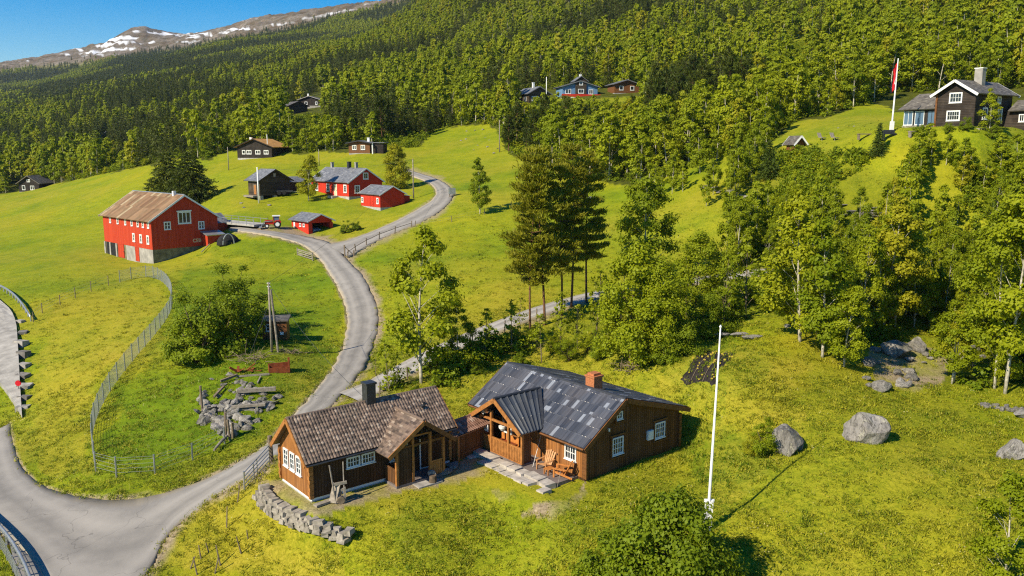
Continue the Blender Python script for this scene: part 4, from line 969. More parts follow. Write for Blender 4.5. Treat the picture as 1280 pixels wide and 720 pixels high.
far_house('blue_house', "low slate roofed house with blue and red walls, leftmost house of the hillside row", 661, 119, 252, 24, 7, 10.5, 3.7, 5.6, M['log_dark'], M['slate'], [('l', 2.5, 1.4, 1.6, 1.3, 2), ('l', 7, 1.4, 1.5, 1.3, 2), ('g0', 2.2, 1.4, 2.4, 1.4, 2)], M['slate'], .5, [(3.4, 4, 5, 7.2)])
hb = far_house('blue_house', "tall blue and red house with dark gabled dormer, middle of the hillside row", 703, 120.5, 250, 12, 11, 7.5, 3.7, 5.3, M['blue_wall'], M['slate'], [('g0', 1.8, 1.5, 1.8, 1.5, 2), ('g0', 5.7, 1.5, 1.6, 1.3, 2), ('g0', 8.9, 1.5, 1.4, 1.4, 2)], M['slate'], .6, [(6.5, 3.2, 5, 7.6)])
MB().box(4.0, -.35, 1.45, 7.4, .6, 5.4).build('dormer', M['log_dark'], hb.o)
MB().prism([(4.0, 5.4), (7.4, 5.4), (5.7, 6.5)], 'y', -.35, 3.4).build('dormer_gable', M['log_dark'], hb.o)
for e in (3.5, 7.9): slab((e, -.8, 5.2), (e, 3.8, 5.2), (5.7, 3.8, 6.75), (5.7, -.8, 6.75), .16).build('dormer_roof', M['slate'], hb.o)
window(hb.o, wall_xf('g0', 5.7, 4.1, 1, 1, .36), 1.1, 1.2, 1, 1, fw=.16); window(hb.o, wall_xf('g0', 5.7, 1.7, 1, 1, .36), 1.8, 1.3, 2, 1, fw=.16)
MB().box(-.6, -1.6, .5, 11.5, -1.45, 1.4).build('balcony', M['house_red'], hb.o); MB().box(-.6, -1.6, .2, 11.5, -.4, .48).build('balcony_floor', M['white'], hb.o)
far_house('blue_house', "small low house with slate roof, rightmost of the hillside row", 768, 117, 252, 14, 8, 6, 3.0, 4.2, M['trim_brown'], M['slate'], [('g0', 2.2, 1.2, 1.3, 1.3, 1), ('g0', 5.7, 1.2, 1.3, 1.3, 1)], M['slate'], .4)
far_house('valley_house', "black house with white gable windows at the left edge of the pasture", 24, 239, 296, -4, 7.5, 8, 3.4, 5.8, M['black_vert'], M['slate_dark'], [('g0', 1.8, .9, 1.2, 1.6, 1), ('g0', 5.0, .9, 1.5, 1.5, 2), ('g0', 3.8, 3.7, 1.2, 1.0, 2)], M['slate_dark'], .3)
far_house('forest_hut', "dark hut roof half hidden among trees beyond the pasture", 128, 182, 440, 30, 6, 13, 2.8, 4.6, M['log_black'], M['slate'], [('l', 3, 1.0, 1.2, 1.2, 1)], None, zoff=2.2)
# small play hut on the black house's lawn
far_house('garden_hut', "tiny brown garden hut with white gable trim on the lawn left of the flagpole", 993, 177.5, 128, 10, 1.7, 2.4, 1.3, 2.3, M['trim_brown'], M['slate_dark'], [], M['white'], oe=.35)

# ---- little brown switch hut by the utility pole
def pole_hut():
    O = Vector(at(329, 425))
    h = House('pole_hut', "small brown wooden hut with flat roof behind the double pole", 'hut', O, 8, 2.4, 2.2, 1.9, 1.95, wall=M['trim_brown'], base=.8)
    slab((-.2, -.2, 1.98), (2.6, -.2, 1.98), (2.6, 2.4, 2.06), (-.2, 2.4, 2.06), .12).build('roof', M['slate_dark'], h.o)
    window(h.o, wall_xf('g0', .55, .9, 2.4, 2.2), .45, .75, 1, 2); MB(wall_xf('g0', 1.9, .5, 2.4, 2.2)).box(-.18, .002, 0, .18, .05, .3).build('notice', M['white'], h.o)
pole_hut()
# ------------------------------------------------------------------ plants
def leaf_quads(P, N, size, rng, aspect=1.0, tang=None):
    """rhombic leaves at P facing N"""
    n = len(P); a = rng.normal(size=(n, 3)) if tang is None else tang
    t = a - (a * N).sum(1, keepdims=True) * N; t /= np.linalg.norm(t, axis=1, keepdims=True) + 1e-9
    b = np.cross(N, t); s = size[:, None]
    V = np.stack([P - t * s, P + b * s * .55 * aspect, P + t * s, P - b * s * .55 * aspect], 1).reshape(-1, 3)
    return V, np.arange(n * 4).reshape(-1, 4)
def unit(a): return a / (np.linalg.norm(a, axis=-1, keepdims=True) + 1e-9)
def tube_np(pts, rad, n=6):
    mb = MB(); mb.tube([tuple(p) for p in pts], list(rad), n); return [tuple(v) for v in mb.V], mb.F
def build_tree(kind, H, R, seed, nleaf, leaf, limbs=8, base=.2, lean=0.05, mats=None, name='tree', dense=1.0):
    """returns (trunk mesh, crown mesh)"""
    rng = np.random.default_rng(seed); tv = MB()
    bx, by = rng.normal(0, lean, 2) * H
    trunk = lambda t: np.array([bx * t * t + .02 * H * math.sin(3 * t + seed), by * t * t + .02 * H * math.sin(2.3 * t + seed * 2) - .02 * H * math.sin(seed * 2), H * t])
    off0 = trunk(0).copy(); tr = lambda t: trunk(t) - np.array([off0[0], off0[1], 0])
    r0 = (.0105 if H < 12 else .007) * H + .02
    if kind == 'bush': r0 = .03 * math.sqrt(H)
    ts = np.linspace(-.04, .97, 9)
    if kind != 'bush':
        tv.tube([tuple(tr(max(t, 0)) + np.array([0, 0, H * min(t, 0)])) for t in ts], [max(r0 * (1 - t) ** .9, .012) for t in ts.clip(0)], 7)
    C, CS, CD = [], [], []
    if kind in ('birch', 'broad'):
        nc = int(26 * dense) if kind == 'birch' else int(34 * dense)
        for i in range(nc):
            t = base + (1 - base) * ((i + rng.random()) / nc) ** .85; q = (t - base) / (1 - base)
            prof = math.sin(math.pi * min(1, (q * .86 + .14)) ** .8) ** .75 if kind == 'birch' else math.sin(math.pi * min(1, q * .80 + .20) ** .9) ** .6
            az = i * 2.4 + rng.normal(0, .5); rad = R * prof * (.35 + .65 * math.sqrt(rng.random()))
            c = tr(t) + np.array([math.cos(az) * rad, math.sin(az) * rad, rng.normal(0, .03) * H + .10 * rad])
            if rng.random() < .10 and kind == 'birch': continue
            C.append(c); CS.append(R * (.24 + .16 * rng.random()) * (1 - .35 * q)); CD.append(unit(c - tr(t) + 1e-3))
            if i % max(1, nc // limbs) == 0:
                a = tr(max(t - .10 - .08 * rad / max(R, .1), base * .6)); m_ = a * .45 + c * .55 + np.array([0, 0, .06 * rad])
                tv.tube([tuple(a), tuple(m_), tuple(c)], [r0 * .34 * (1 - .6 * t), r0 * .22 * (1 - .6 * t), .010], 5)
    elif kind == 'bush':
        nc = int(22 * dense)
        for i in range(nc):
            u = rng.random(); az = i * 2.4 + rng.normal(0, .4); q = .12 + .80 * rng.random()
            prof = math.sin(math.pi * min(1, q * .72 + .28)) ** .6; rad = R * prof * (.3 + .7 * math.sqrt(u))
            c = np.array([math.cos(az) * rad, math.sin(az) * rad, H * q * (1 - .25 * (rad / R) ** 2)])
            c = c * (1 + .22 * rng.normal()) ; c[2] = max(c[2], .12 * H); C.append(c); CS.append(R * (.15 + .15 * rng.random())); CD.append(unit(c))
            if i % 2 == 0: tv.tube([(rng.normal(0, .08) * R, rng.normal(0, .08) * R, -.15), tuple(c * np.array([.45, .45, .5])), tuple(c)], [r0, r0 * .6, .01], 5)
    elif kind == 'pine':
        nw = 13
        for w in range(nw):
            t = base + (1 - base) * (w + .5) / nw; q = (t - base) / (1 - base)
            rr = R * (.55 + .55 * math.sin(math.pi * (.25 + .6 * q))) * (1 - .62 * q ** 2.2)
            for k in range(4):
                if rng.random() < .16: continue
                az = w * 1.1 + k * 1.57 + rng.normal(0, .3); L = rr * (.6 + .5 * rng.random()); a = tr(t)
                d = np.array([math.cos(az), math.sin(az), .12 + .35 * q]); e = a + d * L
                tv.tube([tuple(a), tuple(a + d * L * .5 - np.array([0, 0, .06 * L])), tuple(e)], [.05, .035, .012], 4)
                for f in ((.55, .85, 1.0) if L > 1 else (.8,)):
                    C.append(a + d * L * f + np.array([0, 0, .08])); CS.append((.34 + .22 * rng.random()) * (R / 2.2)); CD.append(unit(d + np.array([0, 0, .5])))
    elif kind == 'spruce':
        nw = 16
        for w in range(nw):
            t = base + (1 - base) * (w / nw); q = (t - base) / (1 - base); rr = R * (1 - q) ** (.85 if R < 4 else .6) * (.85 + .3 * rng.random()) + .15
            for k in range(6):
                az = w * .7 + k * 1.047 + rng.normal(0, .22); L = rr * (.75 + .35 * rng.random()); a = tr(t)
                for f in np.arange(.25, 1.01, .25 if R > 2 else .34):
                    dz = -.28 * L * f * f + .05 * L * f; C.append(a + np.array([math.cos(az) * L * f, math.sin(az) * L * f, dz])); CS.append(L * .16 + .12); CD.append(np.array([math.cos(az), math.sin(az), -.25]))
                if R > 2: tv.tube([tuple(a), tuple(a + np.array([math.cos(az) * L, math.sin(az) * L, -.2 * L]))], [.04, .012], 4)
    C, CS, CD = np.array(C), np.array(CS), np.array(CD)
    w = CS ** 2; pick = rng.choice(len(C), nleaf, p=w / w.sum())
    ctone = rng.random(len(C))
    if kind in ('pine', 'spruce'):
        loc = rng.normal(size=(nleaf, 3)) * CS[pick][:, None] * np.array([.55, .55, .26 if kind == 'pine' else .22]); P = C[pick] + loc
        tang = unit(CD[pick] + rng.normal(0, .55, (nleaf, 3)) + (np.array([0, 0, .35]) if kind == 'pine' else np.array([0, 0, -.1])))
        N = unit(rng.normal(size=(nleaf, 3)) + np.array([0, 0, .9])); N = unit(N - (N * tang).sum(1, keepdims=True) * tang)
        V, F = leaf_quads(P, N, leaf * (.6 + .8 * rng.random(nleaf)), rng, .38, tang)
    else:
        d = unit(rng.normal(size=(nleaf, 3))); rad = rng.random(nleaf) ** .42
        P = C[pick] + d * rad[:, None] * CS[pick][:, None] * np.array([1.25, 1.25, .85]) * (1 + .25 * rng.normal(size=(nleaf, 1)))
        N = unit(d * .8 + unit(CD[pick]) * .5 + rng.normal(size=(nleaf, 3)) * .55 + np.array([0, 0, .45]))
        V, F = leaf_quads(P, N, leaf * (.55 + .9 * rng.random(nleaf)), rng, 1.25)
    tone = np.clip(.6 * ctone[pick] + .4 * rng.random(nleaf), 0, 1)
    P[:, 2] = np.maximum(P[:, 2], .05)
    cm = mesh_np(name + '_crown', V, F, attr={'tone': np.repeat(tone, 4)})
    tm = bpy.data.meshes.new(name + '_trunk'); tm.from_pydata([tuple(v) for v in tv.V], [], tv.F); tm.polygons.foreach_set("use_smooth", np.ones(len(tm.polygons), bool)); tm.update()
    return tm, cm
def joined(tm, cm, mt, mc, name):
    """one mesh of trunk and crown for small far trees"""
    me = bpy.data.meshes.new(name); b = bmesh.new()
    b.from_mesh(cm); n = len(b.faces); b.from_mesh(tm); b.faces.ensure_lookup_table()
    for f in b.faces[n:]: f.material_index = 1
    b.to_mesh(me); b.free(); me.materials.append(mc); me.materials.append(mt); return me
PLANT_N = [0]
def plant(name, protos, i, p, h, label, cat, group=None, rot=None, parts=('trunk', 'crown')):
    """a plant of height h at p copied from prototype i (trunk mesh, crown mesh, height, trunk material, crown material)"""
    tm, cm, H0, mt, mc = protos[i % len(protos)]; s = h / H0
    o = empty(name, p, 0, label, cat, group); o.scale = (s, s, s); o.rotation_euler = (0, 0, rot if rot is not None else random.uniform(0, 6.28))
    link(parts[0], tm, mt, o); link(parts[1], cm, mc, o); PLANT_N[0] += 1
    return o
random.seed(11)
def protos(kind, n, H, R, nleaf, leaf, mt, mc, seed=0, **k):
    out = []
    for i in range(n):
        rr = R * (.85 + .3 * ((i * 37) % 10) / 10)
        tm, cm = build_tree(kind, H, rr, seed + i * 13 + 1, nleaf, leaf, name=kind, **k); tm.materials.append(mt); cm.materials.append(mc)
        out.append((tm, cm, H, mt, mc))
    return out
BIRCH_NEAR = protos('birch', 6, 10, 2.3, 11000, .115, M['birch_bark'], L1, 3, limbs=14, base=.14, dense=1.5)
BIRCH_TALL = protos('birch', 2, 15, 2.9, 15000, .115, M['birch_bark'], L1, 53, limbs=18, base=.26, dense=1.8)
BIRCH_THIN = protos('birch', 4, 10, 2.6, 8500, .115, M['birch_bark'], L1, 103, limbs=24, base=.18)
BROAD_NEAR = protos('broad', 4, 10, 3.4, 20000, .115, M['bark'], L1, 203, limbs=14, base=.06, dense=1.6)
BUSH_NEAR = protos('bush', 4, 3, 2.0, 14000, .066, M['bark'], L2, 303, dense=2.2)
BUSH_LIGHT = protos('bush', 3, 3, 1.7, 7000, .06, M['bark'], L1, 403, dense=1.5)
BUSH_TALL = protos('broad', 1, 5, 3.1, 21000, .085, M['bark'], L2, 353, limbs=18, base=.04, dense=1.5)
SAPLING = protos('birch', 4, 5, 1.0, 420, .12, M['twig'], L5, 503, limbs=14, base=.25)
PINE = protos('pine', 4, 16, 2.7, 11000, .24, M['pine_bark'], L4, 603, base=.28, lean=.012)
SPRUCE_BIG = protos('spruce', 2, 13, 6.2, 11000, .45, M['bark'], L3, 703, base=.06, lean=.01)
SPRUCE = protos('spruce', 3, 6, 1.6, 2200, .26, M['bark'], L6, 803, base=.08, lean=.01)
BIRCH_MID = protos('birch', 6, 9, 2.2, 3600, .175, M['birch_bark'], L1, 903, limbs=6, base=.18)
PINE_MID = protos('pine', 2, 11, 2.0, 1300, .5, M['pine_bark'], L3, 953, base=.25, lean=.012)

# -- trees one can point at: (prototypes, number, u, v of the foot, height, label, category, name, turn)
SPECIAL = [
 ('birch_tree', BIRCH_THIN, 0, 527, 480, 13.2, "tall airy birch beside the gravel lane above the tiled cabin", 'birch tree'),
 ('birch_tree', BIRCH_THIN, 1, 572, 452, 5.4, "short dark leaning birch right of the tall airy birch", 'birch tree'),
 ('pine_tree', PINE, 0, 663, 412, 14.6, "slender pine at the left end of the pine clump", 'pine tree'),
 ('pine_tree', PINE, 1, 681, 406, 17.0, "tallest pine of the clump, second from its left end", 'pine tree'),
 ('pine_tree', PINE, 2, 702, 394, 14.8, "middle pine of the clump beside the gravel lane", 'pine tree'),
 ('pine_tree', PINE, 3, 714, 384, 16.6, "dark pine fourth from the left end of the clump", 'pine tree'),
 ('pine_tree', PINE, 0, 733, 377, 15.6, "pine at the right end of the clump", 'pine tree'),
 ('broadleaf_tree', BROAD_NEAR, 0, 788, 456, 9.4, "large rounded leafy tree behind the brick chimney cabin", 'tree'),
 ('broadleaf_tree', BROAD_NEAR, 1, 822, 440, 7.2, "lower leafy tree at the right side of the large rounded tree", 'tree'),
 ('birch_tree', BIRCH_NEAR, 4, 808, 352, 12.8, "tall leafy birch standing up the lane behind the large rounded tree", 'birch tree'),
 ('birch_tree', BIRCH_NEAR, 0, 600, 268, 8.8, "lone birch on the open pasture right of the upper lane bend", 'birch tree'),
 ('birch_tree', BIRCH_NEAR, 1, 386, 251, 9.2, "leaning birch in front of the left end of the red farmhouse", 'birch tree'),
 ('broadleaf_tree', BROAD_NEAR, 3, 494, 236, 9.0, "dark rounded tree just behind the red shed", 'tree'),
 ('spruce_tree', SPRUCE_BIG, 0, 212, 258, 13.0, "wide dark spruce behind the barn roof, left one of two", 'spruce tree'),
 ('spruce_tree', SPRUCE_BIG, 1, 240, 257, 12.2, "wide dark spruce behind the barn roof, right one of two", 'spruce tree'),
 ('shrub', BUSH_NEAR, 0, 252, 452, 5.0, "large dark green bush nearest the stone pile", 'shrub'),
 ('shrub', BUSH_NEAR, 1, 278, 436, 5.6, "large dark green bush in the middle of the thicket left of the double pole", 'shrub'),
 ('shrub', BUSH_NEAR, 2, 304, 416, 4.8, "large dark green bush at the right end of the thicket", 'shrub'),
 ('shrub', BUSH_NEAR, 3, 244, 434, 3.6, "dark green bush at the left end of the thicket", 'shrub'),
 ('shrub', BUSH_NEAR, 0, 292, 402, 5.0, "dark green bush at the back of the thicket", 'shrub'),
 ('leafy_shrub', BUSH_TALL, 0, 822, 752, 5.2, "big leafy bush in the foreground beside the flagpole foot", 'shrub'),
 ('leafy_shrub', BUSH_NEAR, 2, 872, 752, 3.2, "lower leafy bush at the right flank of the big foreground bush", 'shrub'),
 ('leafy_shrub', BUSH_NEAR, 3, 772, 752, 3.2, "lower leafy bush at the left flank of the big foreground bush", 'shrub'),
 ('birch_tree', BIRCH_THIN, 2, 1252, 752, 5.6, "small airy birch in the bottom right corner of the lawn", 'birch tree'),
 ('leafy_shrub', BUSH_LIGHT, 0, 956, 566, 2.1, "low sprawling bush leaning on the dark boulder", 'shrub'),
 ('leafy_shrub', BUSH_LIGHT, 1, 940, 568, 1.2, "tiny bush left of the sprawling bush by the dark boulder", 'shrub'),
 ('birch_tree', BIRCH_THIN, 3, 1236, 168, 5.4, "thin yellowish birch in front of the black house's long wall", 'birch tree'),
 ('birch_tree', BIRCH_TALL, 0, 1256, 492, 16.0, "tall white stemmed birch at the right edge of the lawn", 'birch tree'),
 ('birch_tree', BIRCH_TALL, 1, 1243, 486, 13.0, "bare white forked birch left of the tall white stemmed birch", 'birch tree'),
 ('birch_tree', BIRCH_NEAR, 3, 1104, 412, 11.5, "pale stemmed birch above the rock outcrop, left of a pair", 'birch tree'),
 ('birch_tree', BIRCH_NEAR, 4, 1118, 408, 11.0, "pale stemmed birch above the rock outcrop, right of a pair", 'birch tree'),
 ('birch_tree', BIRCH_NEAR, 5, 1000, 428, 11.5, "leafy birch at the corner of the wood behind the two boulders", 'birch tree'),
 ('birch_tree', BIRCH_NEAR, 0, 1028, 446, 9.8, "leafy birch at the wood's edge left of the rock outcrop", 'birch tree'),
 ('birch_tree', BIRCH_NEAR, 1, 1055, 458, 6.2, "low leafy birch at the left side of the rock outcrop", 'birch tree'),
 ('birch_tree', BIRCH_NEAR, 2, 1190, 478, 6.0, "bushy young birch growing below the rock outcrop", 'birch tree'),
 ('broadleaf_tree', BROAD_NEAR, 1, 868, 392, 7.0, "bushy tree at the left end of the wood by the lane", 'tree'),
 ('spruce_tree', SPRUCE, 0, 1096, 196, 4.6, "small spruce on the lawn below the flagpole with the red flag", 'spruce tree'),
 ('spruce_tree', SPRUCE, 1, 960, 226, 6.0, "dark young spruce at the top of the rock ridge", 'spruce tree'),
]
for k, (nm, pr, i, u, v, h, lab, cat) in enumerate(SPECIAL):
    p = at(u, v, 25); plant(nm, pr, i, p, h, lab, cat, rot=k * 1.7)
for k in range(16):
    u = 1135 + random.random() * 150; v = 196 + random.random() * 50
    plant('birch_tree', BIRCH_MID, k, at(u, v), random.uniform(3.4, 5.2), "low leafy birch on the slope just below the black house", 'birch tree', 'low birches below the black house')
for k in range(90):
    u = random.uniform(790, 1000); v = random.uniform(178, 268)
    if not in_poly(np.array(u), np.array(v), [(800,238),(870,212),(955,182),(992,196),(945,240),(900,264),(850,266)]) or k % 2: continue
    o = plant('birch_tree', BIRCH_MID, k, at(u, v), random.uniform(4.0, 8.0), "birch scattered on the open slope between the pasture ridge and the wood", 'birch tree', 'birches on the open slope'); w_ = o.scale[0] * .8; o.scale = (w_, w_, o.scale[2])
# bare saplings along the lane
for k, (u, v, h) in enumerate([(486,490,4.4),(470,470,2.2),(498,484,3.0),(606,446,4.4),(640,438,4.6),(677,452,4.2),(700,440,5.2),(745,420,6.0),(760,412,5.0),(722,436,4.0),(590,452,3.4),(776,400,6.0),(858,396,5.4),(836,430,4.0),(905,408,6),(932,398,7),(612,425,3),(650,415,3.4)]):
    plant('sapling', SAPLING, k, at(u, v), h, "thin half bare sapling on the bank below the gravel lane", 'sapling', 'saplings on the bank below the lane')
for k, (u, v, h, pr) in enumerate([(520,496,1.0,BUSH_NEAR),(548,484,1.0,BUSH_NEAR),(598,466,.9,BUSH_NEAR),(650,456,1.0,BUSH_NEAR),(712,450,1.8,BUSH_LIGHT),(735,440,1.6,BUSH_LIGHT),(764,436,2.2,BUSH_LIGHT),(690,440,1.5,BUSH_LIGHT),(830,452,2.2,BUSH_NEAR),(848,440,2.6,BUSH_NEAR),(880,418,2.8,BUSH_NEAR),(905,404,2.6,BUSH_NEAR),(750,446,1.8,BUSH_NEAR),(660,432,1.6,BUSH_LIGHT)]):
    plant('low_shrub', pr, k, at(u, v), h, "low shrub on the shady bank behind the two brown cabins", 'shrub', 'low shrubs on the bank behind the cabins')
for k, (u, v, h) in enumerate([(432,291,1.6),(445,288,1.4),(1208,162,1.3),(1185,166,1.2),(1240,172,1.8),(1150,170,1.4)]):
    plant('garden_shrub', BUSH_NEAR, k, at(u, v), h, ["low green bush beside the lane right of the red garage", "low shrub in front of the black house"][k > 1], 'shrub', ['bushes beside the red garage', 'shrubs before the black house'][k > 1])

# -- the woods: individuals first (the nearest), the rest as one mass
rngw = np.random.default_rng(77)
def scatter(n, r0, r1, th0=-.66, th1=.66):
    r = np.sqrt(rngw.uniform(r0 * r0, r1 * r1, n)); th = rngw.uniform(th0, th1, n); x, y = r * np.sin(th), r * np.cos(th)
    z = ground(x, y); u, v, d = project(x, y, z); return x, y, z, u, v, r
def thin(x, y, gap):
    """keep spots at least gap apart"""
    keep = []; grid = {}
    for i in range(len(x)):
        c = (int(x[i] // gap), int(y[i] // gap)); ok = True
        for a in (-1, 0, 1):
            for b in (-1, 0, 1):
                for j in grid.get((c[0] + a, c[1] + b), ()):
                    if (x[i] - x[j]) ** 2 + (y[i] - y[j]) ** 2 < gap * gap: ok = False
        if ok: keep.append(i); grid.setdefault(c, []).append(i)
    return np.array(keep, int)
CLEAR_HILL = [[(650,128),(655,112),(800,110),(805,128)], [(280,200),(290,186),(345,186),(345,200)], [(425,194),(425,182),(480,182),(480,194)], [(352,150),(360,133),(402,128),(410,146)],
              [(10,244),(10,232),(52,230),(52,240)], [(1095,192),(1100,118),(1300,110),(1300,190)], [(375,128),(400,112),(440,118),(420,140)]]
def seen_clear(x, y, z, u, v, r, h, front):
    """no tree in front of the houses that the photograph shows free"""
    ok = np.ones(len(x), bool)
    for q in CLEAR_HILL: ok &= ~in_poly(u, v, q)
    for (a, b, c, d_, dep) in front:      # box in the picture and the depth of the house behind
        top = v - h * FPX / r; ok &= ~((u > a) & (u < b) & (top < d_) & (v > c) & (r < dep))
    return ok
FRONT = [(640,806,96,122,262), (288,338,178,193,230), (433,472,174,188,216), (350,406,112,144,350), (898,1002,328,352,99), (12,52,222,236,300), (1122,1275,95,166,120), (125,172,160,175,440), (965,1065,160,175,130), (130,275,195,330,140)]
ALPINE = lambda z: z < 175
OPEN_HILL = [(940,20),(1000,10),(1060,60),(1040,125),(985,135),(960,90)]
x, y, z, u, v, r = scatter(16000, 140, 420)
m = in_poly(u, v, WOOD_HILL) & (rngw.random(len(x)) < np.where(r < 230, 1, .8)); m &= ~(in_poly(u, v, OPEN_HILL) & (rngw.random(len(x)) < .82))
hh = rngw.uniform(4.5, 11.5, len(x)) * (.75 + .6 * fbm(x / 30, y / 30, 3)); m &= (fbm(x / 16 + 3, y / 16, 3) > .33); m &= seen_clear(x, y, z, u, v, r, hh, FRONT)
m &= (np.abs(u - 640) < 700) & (v > -60)
sel = np.nonzero(m)[0]; sel = sel[np.argsort(r[sel])]; sel = sel[thin(x[sel], y[sel], 3.1)]
hill = [(x[i], y[i], z[i], u[i], v[i], r[i], hh[i]) for i in sel]
x, y, z, u, v, r = scatter(5000, 55, 140, .0, .72)
m = in_poly(u, v, WOOD_RIGHT) & ~in_poly(u, v, ROCKS_R) & ~on_road(u, v)
dens = np.clip((fbm(x / 9, y / 9, 3) - .41) * 6, .05, 1); dens = np.where(u > 1010, np.maximum(dens, .42), dens); m &= rngw.random(len(x)) < dens
m &= ~in_poly(u, v, [(1040,250),(1100,245),(1105,300),(1050,310)]) & ~in_poly(u, v, [(870,225),(935,225),(940,250),(880,250)])
hh = rngw.uniform(4.0, 9.0, len(x)); hh = np.where(v < 300, hh * .85, hh); hh = np.where((v < 240), np.minimum(hh, 5.0), hh); m &= seen_clear(x, y, z, u, v, r, hh, FRONT)
sel = np.nonzero(m)[0]; sel = sel[np.argsort(r[sel])]; sel = sel[thin(x[sel], y[sel], 2.3)]
right = [(x[i], y[i], z[i], u[i], v[i], r[i], hh[i]) for i in sel][:150]
print("woods", len(hill), len(right))
for k, (a, b, c, u_, v_, r_, h_) in enumerate(right):
    pr = BIRCH_NEAR if r_ < 100 else BIRCH_MID
    if k % 5 in (1, 3): pr = BIRCH_THIN
    o = plant('birch_tree', pr, k, (a, b, c - .1), h_, "leafy birch among many in the wood below the black house", 'birch tree', 'birches of the wood below the black house'); w_ = o.scale[0] * random.uniform(.62, .9); o.scale = (w_, w_, o.scale[2])
n_ind = 0; rest = []
MID_J = [joined(*pt[:2], pt[3], pt[4], 'birch') for pt in BIRCH_MID]
PINE_J = [joined(*pt[:2], pt[3], pt[4], 'pine') for pt in PINE_MID]
NEED_CONIFER = 0
for k, q in enumerate(hill):
    a, b, c, u_, v_, r_, h_ = q
    vis = -10 < u_ < 1290 and v_ > 0
    con = vnoise(a / 25 + 40, b / 25) > .64 + (.08 if u_ > 500 else 0)
    if con and NEED_CONIFER < 70 and vis:
        NEED_CONIFER += 1; o = link('conifer_tree', PINE_J[k % 2], []); s = h_ / 10.0; tag(o, "dark narrow conifer among the birches on the hillside above the farm", 'conifer tree', 'conifers in the hillside wood')
    elif not con and n_ind < 150 and vis:
        n_ind += 1; o = link('hillside_birch', MID_J[k % 6], []); s = h_ / 9.0; tag(o, "small leafy birch among many on the hillside above the farm", 'birch tree', 'birches of the hillside wood')
    else: rest.append((a, b, c, h_, con)); continue
    o.location = (a, b, c - .1); o.scale = (s * random.uniform(.85, 1.2), s * random.uniform(.85, 1.2), s); o.rotation_euler = (0, 0, random.uniform(0, 6.28))

# -- instancing for what nobody could count
def proto_collection(name, meshes):
    c = bpy.data.collections.new(name)
    for i, me in enumerate(meshes):
        o = bpy.data.objects.new("%s_%02d" % (name, i), me); c.objects.link(o)
    return c
def mass(name, P, scl, rot, idx, coll, label, cat, kind='stuff', lush=None):
    me = bpy.data.meshes.new(name); n = len(P); me.vertices.add(n); me.vertices.foreach_set('co', np.asarray(P, np.float32).ravel())
    for nm, typ, arr in (('scl', 'FLOAT_VECTOR', scl), ('rot', 'FLOAT_VECTOR', rot), ('idx', 'INT', idx)) + ((('lush', 'FLOAT', lush),) if lush is not None else ()):
        at_ = me.attributes.new(nm, typ, 'POINT')
        at_.data.foreach_set('vector' if typ == 'FLOAT_VECTOR' else 'value', np.asarray(arr, np.float32 if typ != 'INT' else np.int32).ravel())
    o = bpy.data.objects.new(name, me); COL.objects.link(o); tag(o, label, cat, kind=kind)
    g = bpy.data.node_groups.new(name, 'GeometryNodeTree')
    g.interface.new_socket(name="Geometry", in_out='INPUT', socket_type='NodeSocketGeometry'); g.interface.new_socket(name="Geometry", in_out='OUTPUT', socket_type='NodeSocketGeometry')
    gi = g.nodes.new('NodeGroupInput'); go = g.nodes.new('NodeGroupOutput'); ip = g.nodes.new('GeometryNodeInstanceOnPoints'); ci = g.nodes.new('GeometryNodeCollectionInfo')
    ci.inputs['Collection'].default_value = coll; ci.inputs['Separate Children'].default_value = True; ci.inputs['Reset Children'].default_value = True
    ip.inputs['Pick Instance'].default_value = True
    def attr(nm, dt):
        a = g.nodes.new('GeometryNodeInputNamedAttribute'); a.data_type = dt; a.inputs['Name'].default_value = nm; return a.outputs['Attribute']
    L = g.links.new
    L(gi.outputs[0], ip.inputs['Points']); L(ci.outputs[0], ip.inputs['Instance']); L(attr('idx', 'INT'), ip.inputs['Instance Index'])
    L(attr('rot', 'FLOAT_VECTOR'), ip.inputs['Rotation']); L(attr('scl', 'FLOAT_VECTOR'), ip.inputs['Scale']); L(ip.outputs[0], go.inputs[0])
    o.modifiers.new('scatter', 'NODES').node_group = g
    return o
BIRCH_FAR = protos('birch', 5, 9, 2.4, 1150, .30, M['birch_bark'], L1, 1003, limbs=2, base=.18)
PINE_FAR = protos('spruce', 3, 11, 2.1, 700, .5, M['bark'], L3, 1053, base=.08, lean=.012)
BIRCH_VFAR = protos('birch', 3, 10, 3.0, 260, .75, M['bark'], L1, 1103, limbs=30, base=.12)
PINE_VFAR = protos('spruce', 2, 12, 2.6, 150, 1.25, M['bark'], L3, 1153, base=.05, lean=.01)
J = lambda ps, n: [joined(*pt[:2], pt[3], pt[4], n) for pt in ps]
fx, fy, fz, fu, fv, fr = scatter(26000, 420, 1000, -.70, .70)
m = in_poly(fu, fv, WOOD_HILL) & (fv > -70) & (rngw.random(len(fx)) < .5); m &= ~(in_poly(fu, fv, OPEN_HILL) & (rngw.random(len(fx)) < .75))
m &= seen_clear(fx, fy, fz, fu, fv, fr, np.full(len(fx), 8.0), FRONT)
A = np.nonzero(m)[0]
gx, gy, gz, gu, gv, gr = scatter(120000, 1000, 2750, -.72, .45)
lim = treeline(gx, gy)
m = (gz < lim + rngw.normal(0, 14, len(gx))) & (gv > -60) & (gv < 200) & (rngw.random(len(gx)) < .62); B_ = np.nonzero(m)[0]
P, H_, I_ = [], [], []
for (a, b, c, h_, con) in rest: P.append((a, b, c - .1)); H_.append(h_ / (9.0 if not con else 10.0)); I_.append(random.randrange(5) if not con else 5 + random.randrange(3))
